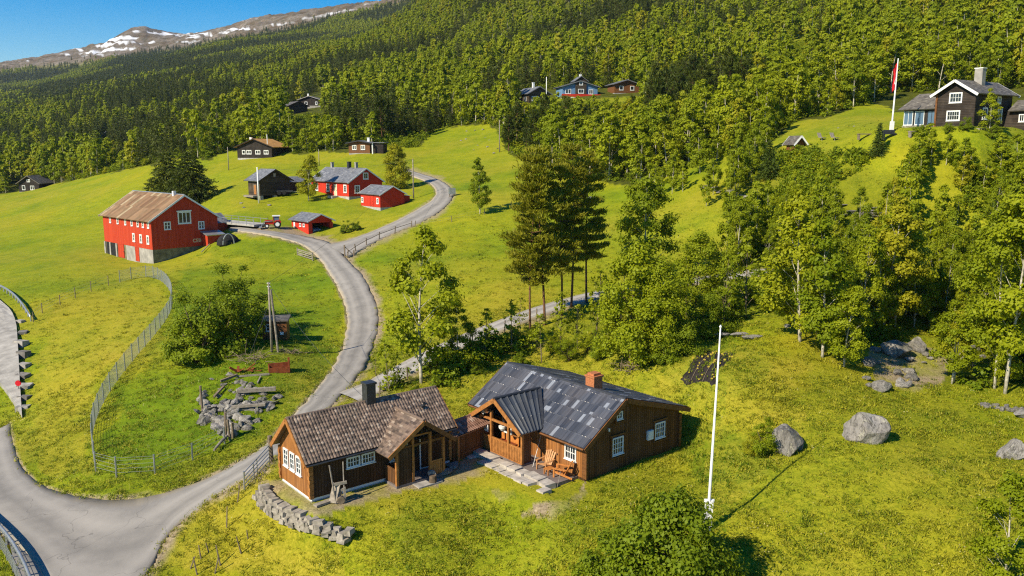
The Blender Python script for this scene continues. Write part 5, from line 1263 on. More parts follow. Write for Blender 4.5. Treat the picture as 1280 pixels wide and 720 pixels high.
for i in A:
    con = vnoise(fx[i] / 60 + 40, fy[i] / 60) > (.50 if fu[i] < 420 else .62) ; P.append((fx[i], fy[i], fz[i] - .1)); h_ = random.uniform(.8, 1.25); H_.append(h_); I_.append(random.randrange(5) if not con else 5 + random.randrange(3))
for i in B_:
    con = vnoise(gx[i] / 120 + 40, gy[i] / 120) > .40; P.append((gx[i], gy[i], gz[i] - .2)); H_.append(random.uniform(.75, 1.25) * (1.0 if gz[i] < 120 else .75)); I_.append(8 + random.randrange(3) if not con else 11 + random.randrange(2))
P = np.array(P); H_ = np.array(H_); n = len(P)
print("forest", n)
mass('forest', P, np.stack([H_ * rngw.uniform(.7, 1.25, n), H_ * rngw.uniform(.7, 1.25, n), H_ * rngw.uniform(.8, 1.3, n)], 1), np.stack([np.zeros(n), np.zeros(n), rngw.uniform(0, 6.28, n)], 1), np.array(I_),
     proto_collection('forest_trees', J(BIRCH_FAR, 'birch') + J(PINE_FAR, 'conifer') + J(BIRCH_VFAR, 'birch') + J(PINE_VFAR, 'conifer')), "far mixed wood of birch and conifers covering the mountainside", 'forest')

# -- undergrowth under the trees
UG = [build_tree('bush', 1.0, .8, 1203 + i, 260, .10, name='undergrowth')[1] for i in range(3)]
for i, me in enumerate(UG): me.materials.append((L2, L1, L2)[i])
x, y, z, u, v, r = scatter(30000, 50, 150, -.25, .70)
m = (in_poly(u, v, WOOD_RIGHT) & (fbm(x / 6, y / 6, 3) > .40)) | (in_poly(u, v, WOOD_BELT) & (v > 425) & (fbm(x / 5, y / 5, 3) > .55)); m &= ~in_poly(u, v, ROCKS_R) & ~on_road(u, v) & (rngw.random(len(x)) < .55)
i_ = np.nonzero(m)[0]; n = len(i_); s_ = rngw.uniform(.5, 1.5, n)
x2, y2, z2, u2, v2, r2 = scatter(60000, 150, 330)
m2 = in_poly(u2, v2, WOOD_HILL) & (rngw.random(len(x2)) < .22); 
for q in CLEAR_HILL: m2 &= ~in_poly(u2, v2, q)
j_ = np.nonzero(m2)[0]; n2 = len(j_)
PP = np.r_[np.stack([x[i_], y[i_], z[i_] - .1], 1), np.stack([x2[j_], y2[j_], z2[j_] - .1], 1)]; ss = np.r_[s_, rngw.uniform(.8, 2.0, n2)]
mass('undergrowth', PP, np.repeat(ss[:, None], 3, 1), np.stack([np.zeros(len(PP)), np.zeros(len(PP)), rngw.uniform(0, 6.28, len(PP))], 1), rngw.integers(0, 3, len(PP)), proto_collection('undergrowth_plants', UG), "low tangled undergrowth beneath the trees", 'undergrowth')

# -- grass blades on the meadows close by
def grass_mat():
    t = NT("grass_tufts"); p = t.pos(); a = t.n("ShaderNodeAttribute", attribute_name="tone").outputs['Fac']; rnd = t.n("ShaderNodeObjectInfo").outputs['Random']
    mid = t.noise(.45, 5, p, .65); big = t.noise(.055, 5, p, .6)
    c = t.mix(t.ramp(mid, .36, .64), (.125, .19, .006), (.28, .31, .010))
    la = t.n("ShaderNodeAttribute", attribute_name="lush"); la.attribute_type = 'INSTANCER'; lush = la.outputs['Fac']
    c = t.mix(t.math('MULTIPLY', t.ramp(lush, .40, .95), .85), c, t.mix(t.ramp(mid, .35, .65), (.060, .135, .004), (.14, .24, .007)))
    c = t.mix(t.math('MULTIPLY', t.ramp(lush, .38, .0), .8), c, (.37, .325, .014))
    c = t.mix(t.math('MULTIPLY', t.ramp(rnd, .45, 1.0), .75), c, (.46, .41, .024))
    c = t.mix(t.math('MULTIPLY', t.ramp(rnd, .40, .0), .6), c, (.075, .12, .005))
    c = t.mix(t.math('MULTIPLY', t.ramp(a, .6, 1.0), .5), c, (.55, .48, .07))
    t.done(c, .6, .15)
    tr = t.n("ShaderNodeBsdfTranslucent"); t.l(c, tr.inputs[0]); mx = t.n("ShaderNodeMixShader"); mx.inputs[0].default_value = .3
    t.l(t.b.outputs[0], mx.inputs[1]); t.l(tr.outputs[0], mx.inputs[2]); t.l(mx.outputs[0], t.out.inputs[0]); return t.m
GM = grass_mat()
def tuft(seed, nb=16):
    rng = np.random.default_rng(seed); V, F, T = [], [], []
    for i in range(nb):
        az = rng.uniform(0, 6.28); x0, y0 = rng.normal(0, .15, 2); h = rng.uniform(.05, .15); ln = rng.uniform(.5, 1.8) * h; w = rng.uniform(.010, .022)
        d = np.array([math.cos(az), math.sin(az), 0]); s = np.array([-d[1], d[0], 0]) * w; b = np.array([x0, y0, -.03]); mid = b + d * ln * .35 + np.array([0, 0, h * .75]); tip = b + d * ln + np.array([0, 0, h * (.95 if ln < .7 * h else .7)])
        k = len(V); V += [b - s, b + s, mid + s * .8, mid - s * .8, tip + s * .15, tip - s * .15]; F += [(k, k+1, k+2, k+3), (k+3, k+2, k+4, k+5)]; T += [rng.random()] * 6
    me = mesh_np('tuft', np.array(V), np.array(F), attr={'tone': T}); me.materials.append(GM); return me
def bloom(seed, mat):
    rng = np.random.default_rng(seed); V, F = [], []
    for i in range(3):
        x, y = rng.normal(0, .12, 2); h = rng.uniform(.08, .16); r = rng.uniform(.022, .04); k = len(V); V += [(x + r * math.cos(a), y + r * math.sin(a), h + .006 * math.sin(2 * a)) for a in (0, 1.57, 3.14, 4.71)]; F.append((k, k+1, k+2, k+3)); k = len(V); V += [(x - .004, y, 0), (x + .004, y, 0), (x + .004, y, h), (x - .004, y, h)]; F.append((k, k+1, k+2, k+3))
    me = mesh_np('bloom', np.array(V), np.array(F)); me.materials.append(mat); return me
M['petal'] = m_plain("pale_petals", (.62, .55, .22), .8, .1, 0, .2)
NO_GRASS = [[(328,596),(352,600),(392,629),(470,606),(545,592),(600,562),(612,585),(560,606),(500,615),(440,632),(395,645),(350,628)], [(856,471),(882,442),(916,446),(890,478)], [(598,568),(616,562),(735,602),(700,626),(650,604)]]
def local_in(x, y, O, yaw, x0, x1, y0, y1):
    a = math.radians(yaw); dx, dy = x - O.x, y - O.y; lx = dx * math.cos(a) + dy * math.sin(a); ly = -dx * math.sin(a) + dy * math.cos(a)
    return (lx > x0) & (lx < x1) & (ly > y0) & (ly < y1)
Ps, Ss, Rs, Is, Ls = [], [], [], [], []
for (r0, r1, den, sc) in ((26, 45, 26, .95), (45, 62, 20, 1.0), (62, 88, 10, 1.1), (88, 150, 3.2, 1.25)):
    n = int(.62 * (r1 * r1 - r0 * r0) * den); x, y, z, u, v, r = scatter(n, r0, r1, -.62, .62)
    ok = ~on_road(u, v) & (rngw.random(n) < np.clip(.25 + 2.0 * (fbm(x / 1.3, y / 1.3, 3) - .25), .25, 1))
    ok &= rngw.random(n) < np.clip((150 - r) / 70, 0, 1)
    for q in NO_GRASS: ok &= ~in_poly(u, v, q)
    ok &= ~local_in(x, y, LO0, YL, -.2, 9.8, -1.7, 4.2) & ~local_in(x, y, RO, YR, -2.1, 8.9, -.1, 10.8)
    ok &= ~(in_poly(u, v, ROCKS_R) & (rngw.random(n) < .7))
    k = np.nonzero(ok)[0]; zz = z[k] + ((fbm(x[k] / 2.2, y[k] / 2.2, 3) - .45) * .22 + (fbm(x[k] / 11, y[k] / 11, 3) - .45) * .55) * 1.0
    Ls.append(lushness(x[k], y[k], u[k], v[k])); Ps.append(np.stack([x[k], y[k], zz], 1)); s = sc * rngw.uniform(.6, 1.5, len(k)) * (.6 + .9 * fbm(x[k] / 2.5, y[k] / 2.5, 3)); Ss.append(np.repeat(s[:, None], 3, 1)); Rs.append(np.stack([rngw.normal(0, .15, len(k)), rngw.normal(0, .15, len(k)), rngw.uniform(0, 6.28, len(k))], 1)); Is.append(np.where(rngw.random(len(k)) < .035, rngw.integers(6, 8, len(k)), rngw.integers(0, 6, len(k))))
mass('grass', np.vstack(Ps), np.vstack(Ss), np.vstack(Rs), np.concatenate(Is), proto_collection('grass_tufts', [tuft(i) for i in range(6)] + [bloom(7, M['yellow']), bloom(8, M['petal'])]), "tufty yellow green meadow grass around the cabins", 'grass', lush=np.concatenate(Ls))
# ------------------------------------------------------------------ fences, poles, rocks and small things
def px_line(pts, step, dmin=24):
    """pixel polyline -> spots of the land, step metres apart"""
    W_ = [Vector(at(u, v, dmin)) for u, v in pts]; out = [W_[0].copy()]; need = step
    for a, b in zip(W_[:-1], W_[1:]):
        L_ = (b - a).length; pos = 0.0
        while pos + need <= L_: pos += need; p = a.lerp(b, pos / L_); out.append(G(p.x, p.y)); need = step
        need -= (L_ - pos)
    return out
def smooth_px(pts, n=2): return [tuple(p) for p in chaikin([np.array(p, float) for p in pts], n)]
def fence(name, label, pts, step, h, post_mat, pr=.05, wires=(), mesh=False, wire_mat=None, wr=.012, rails=None, rail_mat=None, square=False, lean=.0, cat='fence', zoff=0.0):
    P = px_line(smooth_px(pts), step); o = empty(name, P[0], 0, label, cat); o0 = P[0].copy()
    Q = [p - o0 for p in P]; rng = random.Random(len(P))
    for q in Q:
        t = q + Vector((rng.uniform(-lean, lean), rng.uniform(-lean, lean), h * rng.uniform(.95, 1.06)))
        m = MB()
        if square: m.bar(q - Vector((0, 0, .4)), t, pr * 2)
        else: m.tube([q - Vector((0, 0, .4)), t], pr, 6)
        m.build('post', post_mat, o)
    if wires:
        m = MB()
        for f in wires:
            for a, b in zip(Q[:-1], Q[1:]): m.bar(a + Vector((0, 0, h * f)), b + Vector((0, 0, h * f)), wr)
        if mesh:
            for a, b in zip(Q[:-1], Q[1:]):
                k = max(1, int((b - a).length / .16))
                for i in range(k): p = a.lerp(b, (i + .5) / k); m.bar(p + Vector((0, 0, .05)), p + Vector((0, 0, h * .97)), wr * .8)
        m.build('wire_mesh' if mesh else 'wires', wire_mat or M['fence_wire'], o, fix=False)
    if rails:
        for f, w, hh in rails:
            m = MB()
            for a, b in zip(Q[:-1], Q[1:]): m.bar(a + Vector((0, 0, f)), b + Vector((0, 0, f)), w, hh)
            m.build('rail', rail_mat or post_mat, o)
    return o
fence('mesh_fence', "tall grey wire mesh fence curving round the grass bank at the left", [(150,353),(170,347),(190,346),(207,354),(217,372),(213,393),(196,416),(172,444),(146,476),(126,508),(115,540),(116,566),(120,588)], 2.3, 1.7, M['grey_metal'], .055, (.05,.18,.31,.44,.57,.7,.83,.97), True, wr=.016)
fence('wire_fence', "low post and wire fence running above the road bend to the leaning posts", [(120,590),(140,597),(170,599),(207,592),(250,574),(285,555)], 2.7, 1.45, M['grey_metal'], .06, (.25,.45,.65,.85,.98), wr=.014)
fence('wire_fence', "thin post and wire fence crossing the field at the far left", [(42,404),(52,392),(78,381),(105,367),(150,352)], 3.6, 1.4, M['post_wood'], .05, (.4,.7,.95), wr=.012)
fence('pasture_fence', "weathered wooden fence with one rail along the upper lane", [(434,322),(445,314),(468,301),(495,291),(520,283)], 3.2, 1.15, M['post_wood'], .09, rails=[(.80, .05, .08)], lean=.25)
fence('pasture_fence', "thin line of posts and wire across the pasture above the pines", [(520,284),(545,281),(575,276),(610,268),(650,258)], 6.0, 1.1, M['post_wood'], .06, (.5,.9), wr=.012, lean=.15)
fence('lane_fence', "row of dark posts along the lower edge of the gravel lane", [(474,497),(520,470),(575,441),(640,412),(690,394)], 4.2, 1.25, M['post_wood'], .065, (.5,.9), wr=.010, lean=.12)
def guard(name, label, pts, step):
    P = px_line(smooth_px(pts), step); o = empty(name, P[0], 0, label, 'guard rail'); Q = [p - P[0] for p in P]
    for q in Q: MB().box(q.x - .06, q.y - .06, q.z - .4, q.x + .06, q.y + .06, q.z + .8).build('post', M['grey_metal'], o)
    m = MB()
    for dz, dx in ((.60, 0), (.74, .0)):
        m.tube([q + Vector((0, 0, dz)) for q in Q], .085, 8)
    m.build('rail', M['grey_metal'], o, smooth=True); return o
guard('guard_rail', "curved steel guard rail in the bottom left corner", [(-30,640),(-5,664),(10,681),(24,702),(38,732),(50,770)], 1.8)
guard('guard_rail', "steel guard rail on top of the pale concrete slope at the left edge", [(-25,352),(0,362),(14,370),(26,382),(36,398),(42,408)], 2.4)
fence('mesh_fence', "mesh fence under the guard rail in the bottom left corner", [(-30,655),(-6,676),(6,694),(18,716),(30,750)], 1.8, 1.0, M['grey_metal'], .05, (.1,.3,.5,.7,.9), True, wr=.014)

def embankment():
    prs = chaikin([np.array(p, float) for p in [(-60,330,-4,375),(-60,372,20,396),(-45,418,23,438),(-22,455,25,478),(8,492,27,508),(22,514,28,524)]], 2)
    rows, low = [], []
    for r in prs:
        a, b = Vector(at(r[0], r[1])), Vector(at(r[2], r[3])); rows.append([a.lerp(b, j / 6) for j in range(7)])
    m = MB(); top = [[G(p.x, p.y, .45) for p in r] for r in rows]
    for r in top: r.insert(0, r[0] - Vector((0, 0, 1.2))); r.append(r[-1] - Vector((0, 0, 1.2)))
    top.insert(0, [p - Vector((0, 0, 1.2)) for p in top[0]]); top.append([p - Vector((0, 0, 1.2)) for p in top[-1]])
    m.sheet(top); o = m.build('concrete_slope', M['concrete_pale']); tag(o, "pale concrete slope facing at the left edge beside the road", 'concrete slope')
    g = "stone blocks along the edge of the concrete slope"; rng = random.Random(4)
    for i in range(9):
        t = i / 8; p = at(25 + 4 * t + rng.uniform(0, 4), 404 + 108 * t); mb = MB(Matrix.Translation(Vector(p)) @ Matrix.Rotation(rng.uniform(-.4, .4), 4, 'Z') @ Matrix.Rotation(rng.uniform(-.15, .15), 4, 'X'))
        w, d, h = rng.uniform(.4, .7), rng.uniform(.3, .5), rng.uniform(.3, .55); mb.box(-w, -d, -.3, w, d, h)
        b = mb.build('stone_block', M['stone_dark'] if i % 2 else M['stone']); tag(b, "squared grey block beside the pale concrete slope", 'block', g)
    p = Vector(at(24, 492)); o = empty('marker_post', p, 0, "short marker post with red round reflector at the concrete slope", 'marker post')
    MB().tube([(0, 0, -.2), (0, 0, 1.0)], .05, 8).build('post', M['grey_metal'], o); MB().tube([(0, -.05, 1.05), (0, .05, 1.05)], .28, 14).build('reflector', M['flag_red'], o)
embankment()

# -- steel tube gate beside the tiled cabin
def gate():
    a, b = Vector(at(306, 615)), Vector(at(337, 580)); o = empty('tube_gate', a, 0, "open steel tube gate standing beside the road left of the tiled cabin", 'gate'); d = b - a
    m = MB()
    for z in (.25, .5, .75, 1.0, 1.25): m.tube([(0, 0, z), (d.x, d.y, d.z + z)], .032, 6)
    for t in (0, .5, 1): p = d * t; m.tube([p + Vector((0, 0, .15)), p + Vector((0, 0, 1.28))], .036, 6)
    m.build('gate_frame', M['grey_metal'], o)
    MB().tube([(0, 0, -.4), (0, 0, 1.35)], .06, 8).build('post', M['grey_metal'], o)
    MB().tube([d + Vector((.15, .1, -.4)), d + Vector((.05, .1, 1.9))], .14, 8).build('post', M['post_wood'], o)
    MB().tube([d * .5 + Vector((-.1, -.4, -.3)), d * .5 + Vector((-.1, -.4, 1.1))], .05, 8).build('post', M['grey_metal'], o)
gate()
def wood_gate():
    a, b = Vector(at(372, 320)), Vector(at(391, 326)); o = empty('wooden_gate', a, 0, "small weathered wooden gate on the grass beside the farm road", 'gate'); d = b - a
    m = MB()
    for z in (.25, .55, .85, 1.1): m.bar((0, 0, z), (d.x, d.y, d.z + z), .04, .14)
    m.bar((0, 0, .2), (d.x, d.y, d.z + 1.1), .05, .1); m.build('gate_frame', M['grey_wood'], o)
    for t in (0, 1): MB().tube([d * t + Vector((0, 0, -.3)), d * t + Vector((0, 0, 1.3))], .09, 6).build('post', M['grey_wood'], o)
    p = Vector(at(431, 322)); o = empty('gate_frame_posts', p, 0, "dark braced gate posts where the upper lane leaves the road", 'gate posts')
    m = MB(); m.bar((0, 0, -.3), (0, 0, 1.9), .2); m.build('post', M['post_wood'], o); MB().bar((1.3, .4, -.3), (1.3, .4, 1.1), .16).build('post', M['post_wood'], o); MB().bar((0, 0, 1.7), (1.3, .4, .3), .1).build('brace', M['post_wood'], o)
wood_gate()

# -- poles, flags, wires
def flagpole():
    b = Vector(at(884, 664)); o = empty('flagpole', b, 0, "tall white flagpole with white foot bracket in the foreground lawn", 'flagpole'); o.rotation_euler = (0, math.radians(1.3), 0)
    MB().tube([(0, 0, .1), (0, 0, 2.0), (0, 0, 11.05)], [.085, .082, .035], 12).build('pole', M['white'], o, smooth=True)
    f = MB().box(-.20, -.13, -.3, -.085, .13, 1.75); f.box(.085, -.13, -.3, .20, .13, 1.75); f.box(-.084, -.13, .2, .084, -.1, 1.7); f.box(-.25, .02, 1.6, .28, .1, 1.78); fr = f.build('foot_bracket', M['white'], o)
    c = MB(); rng = random.Random(2)
    for k in range(7):                        # dark scroll-like marks running up the bracket
        z = .15 + k * .2; pts = [Vector((-.12 + .24 * ((j + k) % 2) * .8 + rng.uniform(-.03, .03), -.138, z + j * .07)) for j in range(4)]; c.tube(pts, .011, 5)
    c.build('scroll_marks', M['grey_metal'], fr)
    MB().tube([(0, 0, 11.05), (0, 0, 11.1), (0, 0, 11.2)], [.05, .075, .02], 10).build('finial', M['white'], o)
flagpole()
def flag_with_pole():
    b = Vector(at(1114, 166.5)); o = empty('flagpole', b, 0, "white flagpole carrying the red flag on the black house's lawn", 'flagpole'); o.rotation_euler = (0, math.radians(1.2), 0)
    MB().tube([(0, 0, -.2), (0, 0, 2), (0, 0, 10.0)], [.13, .12, .06], 10).build('pole', M['white'], o, smooth=True)
    MB().box(-.25, -.15, -.2, .25, .15, 1.6).build('foot_bracket', M['white'], o)
    m = MB(); rows = []
    for j in range(9):
        t = j / 8; row = []
        for i in range(6): s = i / 5; row.append(Vector((.18 - (.10 + .55 * s) * (.8 - .25 * t) + .1 * math.sin(5 * t), .12 * math.sin(6 * s + 3 * t), 9.4 - 3.3 * t - .9 * s * (1 - .3 * t))))
        rows.append(row)
    m.sheet(rows); rows2 = [[p + Vector((0, .03, 0)) for p in r] for r in rows]; m.sheet(rows2); f = m.build('flag', M['flag_red'], smooth=True); f.location = b; tag(f, "red flag hanging limp from the white pole on the hill lawn", 'flag')
    c = MB(); c.sheet([[r[2] - Vector((0, .012, 0)), r[3] - Vector((0, .012, 0))] for r in rows[2:7]]); c.build('flag_stripe', M['white'], f)
flag_with_pole()
POLES = {}
def pole(key, u, v, d, h, label, mat, r=.12, arm=False, name='utility_pole', cat='utility pole', group=None):
    b = Vector(at_depth(u, v, d)) if d else Vector(at(u, v)); b.z = ground(b.x, b.y); o = empty(name, b, 0, label, cat, group)
    MB().tube([(0, 0, -.4), (0, 0, h)], [r, r * .7], 8).build('pole', mat, o, smooth=True)
    if arm: MB().bar((-.7, 0, h - .3), (.7, 0, h - .3), .1).build('crossarm', mat, o)
    POLES[key] = b + Vector((0, 0, h - .05)); return o
o = pole('A', 340, 442, None, 6.9, "double wooden pole beside the dark green thicket", M['grey_wood'], .13)
MB().tube([(.55, .25, -.4), (.16, .05, 6.2)], .11, 8).build('strut', M['grey_wood'], o); MB().tube([(-1.9, -1.2, -.2), (0, 0, 5.0)], .02, 5).build('stay_wire', M['dark_metal'], o)
for z in (6.5, 6.8): MB().tube([(-.15, 0, z), (.15, 0, z)], .05, 6).build('insulator', M['white'], o)
pole('B', 323.5, 251, 167, 7.2, "pale pole in front of the log storehouse", M['white'], .17)
pole('C', 517, 248, None, 7.6, "grey pole beside the upper lane bend", M['grey_wood'], .14)
pole('D', 335, 197, 226, 6.2, "thin white pole beside the house with ochre roof", M['white'], .11)
pole('E', 624.5, 190, None, 7.6, "pale pole at the wood's edge above the pasture", M['grey_wood'], .15)
pole('F', 683, 119, 249, 7.6, "white pole in front of the leftmost hillside house", M['white'], .14, name='flagpole', cat='flagpole')
pole('G', 286, 213, None, 6.0, "grey pole left of the house with ochre roof", M['grey_wood'], .13)
pole('H', 399, 207, None, 4.0, "short pale pole behind the red farmhouse", M['grey_wood'], .12)
pole('I', 414, 136, 300, 7.5, "grey pole right of the two forest cabins", M['grey_wood'], .17)
def wire(a, b, sag, label):
    a, b = Vector(a), Vector(b); pts = [a.lerp(b, t / 16) - Vector((0, 0, sag * 4 * (t / 16) * (1 - t / 16))) for t in range(17)]
    o = MB().tube(pts, .016, 4).build('power_line', M['dark_metal'], smooth=True); tag(o, label, 'power line')
wire(POLES['A'], POLES['C'], 1.6, "thin power line from the double pole to the upper lane pole")
wire(POLES['C'], POLES['B'], 1.2, "thin power line between the lane pole and the storehouse pole")
wire(POLES['A'] + Vector((.1, 0, -.2)), lw(5.0, 2.05, 4.5), .7, "thin power line from the double pole down to the tiled cabin")

# -- rocks
def rock_mesh(seed, flat=.6, sub=3, facet=.35):
    b = bmesh.new(); bmesh.ops.create_icosphere(b, subdivisions=sub, radius=1); rng = random.Random(seed)
    planes = [(Vector((rng.gauss(0, 1), rng.gauss(0, 1), rng.gauss(0, .8))).normalized(), rng.uniform(.5, .88)) for _ in range(16)]
    for v in b.verts:
        p = v.co.copy()
        for n, d in planes:
            k = p.dot(n) - d
            if k > 0: p -= n * k * .9
        p *= 1 + .16 * mnoise.noise(p * 1.3 + Vector((seed, 0, 0))) + .07 * mnoise.noise(p * 4 + Vector((0, seed, 0)))
        p.z *= flat; v.co = p
    me = bpy.data.meshes.new('rock'); b.to_mesh(me); b.free(); return me
def m_rock(name, c1, c2, moss=.3):
    t = NT(name); p = t.obj(); r = t.n("ShaderNodeObjectInfo").outputs['Random']
    ad = t.n("ShaderNodeVectorMath", operation='ADD'); t.l(p, ad.inputs[0]); cm = t.n("ShaderNodeCombineXYZ"); t.l(t.math('MULTIPLY', r, 40), cm.inputs[0]); t.l(cm.outputs[0], ad.inputs[1]); q = ad.outputs[0]
    c = t.mix(t.ramp(t.noise(1.6, 7, q, .65), .35, .65), c1, c2); c = t.mix(t.math('MULTIPLY', r, .4), c, c1)
    c = t.mix(t.math('MULTIPLY', t.ramp(t.noise(4.5, 6, q, .75), .50, .64), .75), c, tuple(k * .3 for k in c1)); c = t.mix(t.math('MULTIPLY', t.ramp(t.noise(2.7, 6, q, .7, 1.0), .56, .62), .55), c, (.42, .40, .30)); c = t.mix(t.math('MULTIPLY', t.ramp(t.math('ABSOLUTE', t.math('SUBTRACT', t.noise(1.3, 3, q, .5, 2.0), .5)), .018, .0), .8), c, (.05, .045, .04))
    nz = t.sep(t.n("ShaderNodeNewGeometry").outputs['Normal'])[2]
    c = t.mix(t.math('MULTIPLY', t.math('MULTIPLY', t.ramp(t.noise(1.1, 5, q), .5, .62), t.ramp(nz, .2, .8)), moss), c, (.13, .13, .02))
    t.bump(t.noise(5, 8, q, .7), .9, .12); return t.done(c, .9, .15)
ROCK_MAT = m_rock("grey_rock", (.15, .14, .125), (.35, .325, .29)); ROCK_PALE = m_rock("pale_rock", (.24, .22, .20), (.44, .41, .375), .2); ROCK_DARK = m_rock("dark_rock", (.11, .10, .09), (.34, .32, .29), .3)
ROCKS = [rock_mesh(i, .62) for i in range(6)]; FLATS = [rock_mesh(20 + i, .22) for i in range(4)]; BIGS = [rock_mesh(40 + i, .62, 4) for i in range(3)]
def rock(u, v, sx, sy, sz, label, group=None, i=0, mat=None, bank=None, rot=None, sink=.25, name='rock', cat='rock', tilt=(0, 0)):
    me = (bank or ROCKS)[i % len(bank or ROCKS)]
    key = (me.name, (mat or ROCK_MAT).name)
    if key not in _RM: m2 = me.copy(); m2.name = 'rock'; m2.materials.clear(); m2.materials.append(mat or ROCK_MAT); _RM[key] = m2
    o = bpy.data.objects.new(name, _RM[key]); COL.objects.link(o); p = Vector(at(u, v, 24)); o.location = p + Vector((0, 0, sz * (.62 - sink) * .6)); o.scale = (sx, sy, sz); o.rotation_euler = (tilt[0], tilt[1], random.uniform(0, 6.28) if rot is None else rot)
    return tag(o, label, cat, group)
_RM = {}
random.seed(5)
rock(982, 562, 1.15, .95, 2.3, "dark upright boulder with the sprawling bush on the lawn", i=0, mat=ROCK_DARK, bank=BIGS, rot=.5, name='boulder', cat='boulder')
rock(994, 556, .75, .6, .9, "smaller rock leaning against the right side of the dark boulder", i=2, mat=ROCK_DARK, bank=BIGS, rot=2.0, name='boulder', cat='boulder')
rock(1080, 549, 1.6, 1.3, 2.3, "big pale grey boulder alone on the lawn", i=1, mat=ROCK_PALE, bank=BIGS, rot=-.5, name='boulder', cat='boulder', sink=.35)
rock(1266, 571, .95, .8, 1.3, "grey boulder on the lawn at the right edge of the picture", i=2, mat=ROCK_PALE, bank=BIGS, rot=.2, name='boulder', cat='boulder')
rock(1278, 520, .7, .5, .6, "grey rock at the right edge below the white stemmed birch", i=0, mat=ROCK_PALE, bank=BIGS, name='boulder', cat='boulder')
rock(1104, 486, 1.0, .8, .75, "broad flat stone at the foot of the rock outcrop", i=1, mat=ROCK_MAT, bank=BIGS, rot=1, name='boulder', cat='boulder')
rock(984, 410, .45, .4, .45, "small tan rock at the corner of the wood beside the lawn", i=3, mat=ROCK_PALE)
rock(1118, 442, 1.7, 1.0, 1.6, "largest rock of the outcrop, tilted slab", i=0, mat=ROCK_MAT, bank=BIGS, rot=.4, name='boulder', cat='boulder')
rock(1146, 436, 1.0, .8, 1.2, "upright grey rock above the orange soil of the outcrop", i=2, mat=ROCK_MAT, bank=BIGS, rot=2, name='boulder', cat='boulder')
for k in range(34):
    u = 1080 + random.random() * 165; v = 430 + random.random() * 55
    if not in_poly(u, v, ROCKS_R): continue
    s = random.uniform(.25, .75); rock(u, v, s, s * random.uniform(.6, .9), s * random.uniform(.6, 1.1), "grey rock in the mossy outcrop below the wood", 'rocks of the outcrop', k, [ROCK_MAT, ROCK_PALE, ROCK_DARK][k % 3])
for k in range(14): rock(1225 + k * 4.5 + random.uniform(-3, 3), 506 + k * .8 + random.uniform(-3, 3), .32, .25, .28, "small stone in the row below the white stemmed birch", 'row of stones at the right edge', k, ROCK_MAT)
for k in range(15):
    t = k / 14; rock(880 + 52 * t + random.uniform(-4, 4), 234 + 14 * t + random.uniform(-3, 3), random.uniform(.5, 1.1), .5, random.uniform(.3, .7), "pale stone of the rock ridge on the upper pasture", 'stones of the ridge on the upper pasture', k, ROCK_PALE, FLATS if k % 2 else ROCKS)
for k in range(22):
    t = k / 21; rock(1096 - 34 * t + random.uniform(-9, 9), 262 + 36 * t + random.uniform(-5, 5), random.uniform(.6, 1.3), .5, random.uniform(.4, .8), "grey slab in the stone flight climbing the wooded slope", 'slabs of the stone flight', k, [ROCK_MAT, ROCK_DARK][k % 2], FLATS)
for k in range(12): rock(1048 + k * 4 + random.uniform(-3, 3), 262 + random.uniform(-5, 8), random.uniform(.5, 1.0), .5, .6, "grey slab in the stone flight climbing the wooded slope", 'slabs of the stone flight', k, ROCK_DARK, FLATS)
for k in range(40):
    u, v = random.choice([(random.uniform(575, 660), 175 + random.uniform(-4, 20)), (random.uniform(560, 625), random.uniform(158, 196)), (random.uniform(640, 760), random.uniform(222, 250)), (random.uniform(300, 440), random.uniform(205, 300)), (random.uniform(1000, 1110), random.uniform(150, 190))])
    if on_road(np.array(u), np.array(v)) or in_poly(np.array(u), np.array(v), [(360,250),(360,200),(500,200),(500,300),(360,300)]): continue
    s = random.uniform(.2, .5); rock(u, v, s * 1.3, s, s * .8, "small pale stone lying in the pasture grass", 'stones scattered on the pasture', k, ROCK_PALE)
# stone pile with old beams beside the thicket
random.seed(9)
for k in range(230):
    t = random.random(); u = 246 + 100 * t + random.uniform(-8, 8); v = 523 - 22 * t + random.gauss(0, 22)
    if not in_poly(np.array(u), np.array(v), [(243,515),(262,470),(290,468),(310,480),(350,485),(352,505),(300,545),(275,548),(250,530)]): continue
    s = random.uniform(.22, .62) * (1.25 if v > 505 else .85); rock(u, v, s, s * random.uniform(.5, .9), s * random.uniform(.5, 1.1), "grey stone in the loose pile on the bank left of the road", 'stones of the pile on the bank', k, [ROCK_MAT, ROCK_DARK, ROCK_PALE][k % 3], FLATS if k % 5 == 0 else ROCKS, tilt=(random.uniform(-.5, .5), random.uniform(-.5, .5)))
def beam(u0, v0, u1, v1, w, h, label, mat='grey_wood', up=.25, round_=False, name='beam', cat='beam', group=None):
    a, b = Vector(at(u0, v0)), Vector(at(u1, v1)); a.z += up; b.z += up; m = MB()
    if round_: m.tube([a, a.lerp(b, .5) + Vector((0, 0, .05)), b], [w, w * .9, w * .75], 8)
    else: m.bar(a, b, w, h)
    o = m.build(name, M[mat], smooth=False); return tag(o, label, cat, group)
beam(297, 496, 345, 493, .34, .30, "longest pale squared beam lying on the stone pile", up=.5); beam(290, 516, 332, 513, .24, .2, "shorter squared beam below the longest one on the stone pile", up=.5)
beam(296, 474, 337, 471, .16, .14, "thin plank lying above the stone pile by the rusty scrap"); beam(276, 482, 297, 474, .2, .18, "dark squared beam end at the top left of the stone pile", 'post_wood', .4)
beam(268, 500, 280, 487, .18, .16, "short steep beam at the left side of the stone pile", 'post_wood', .3); beam(322, 482, 326, 474, .1, .1, "short stick above the right half of the stone pile", 'grey_wood')
beam(284, 553, 268, 571, .11, .1, "pale pole lying slanted beside the leaning posts", 'grey_wood', .5, True, 'log', 'log')
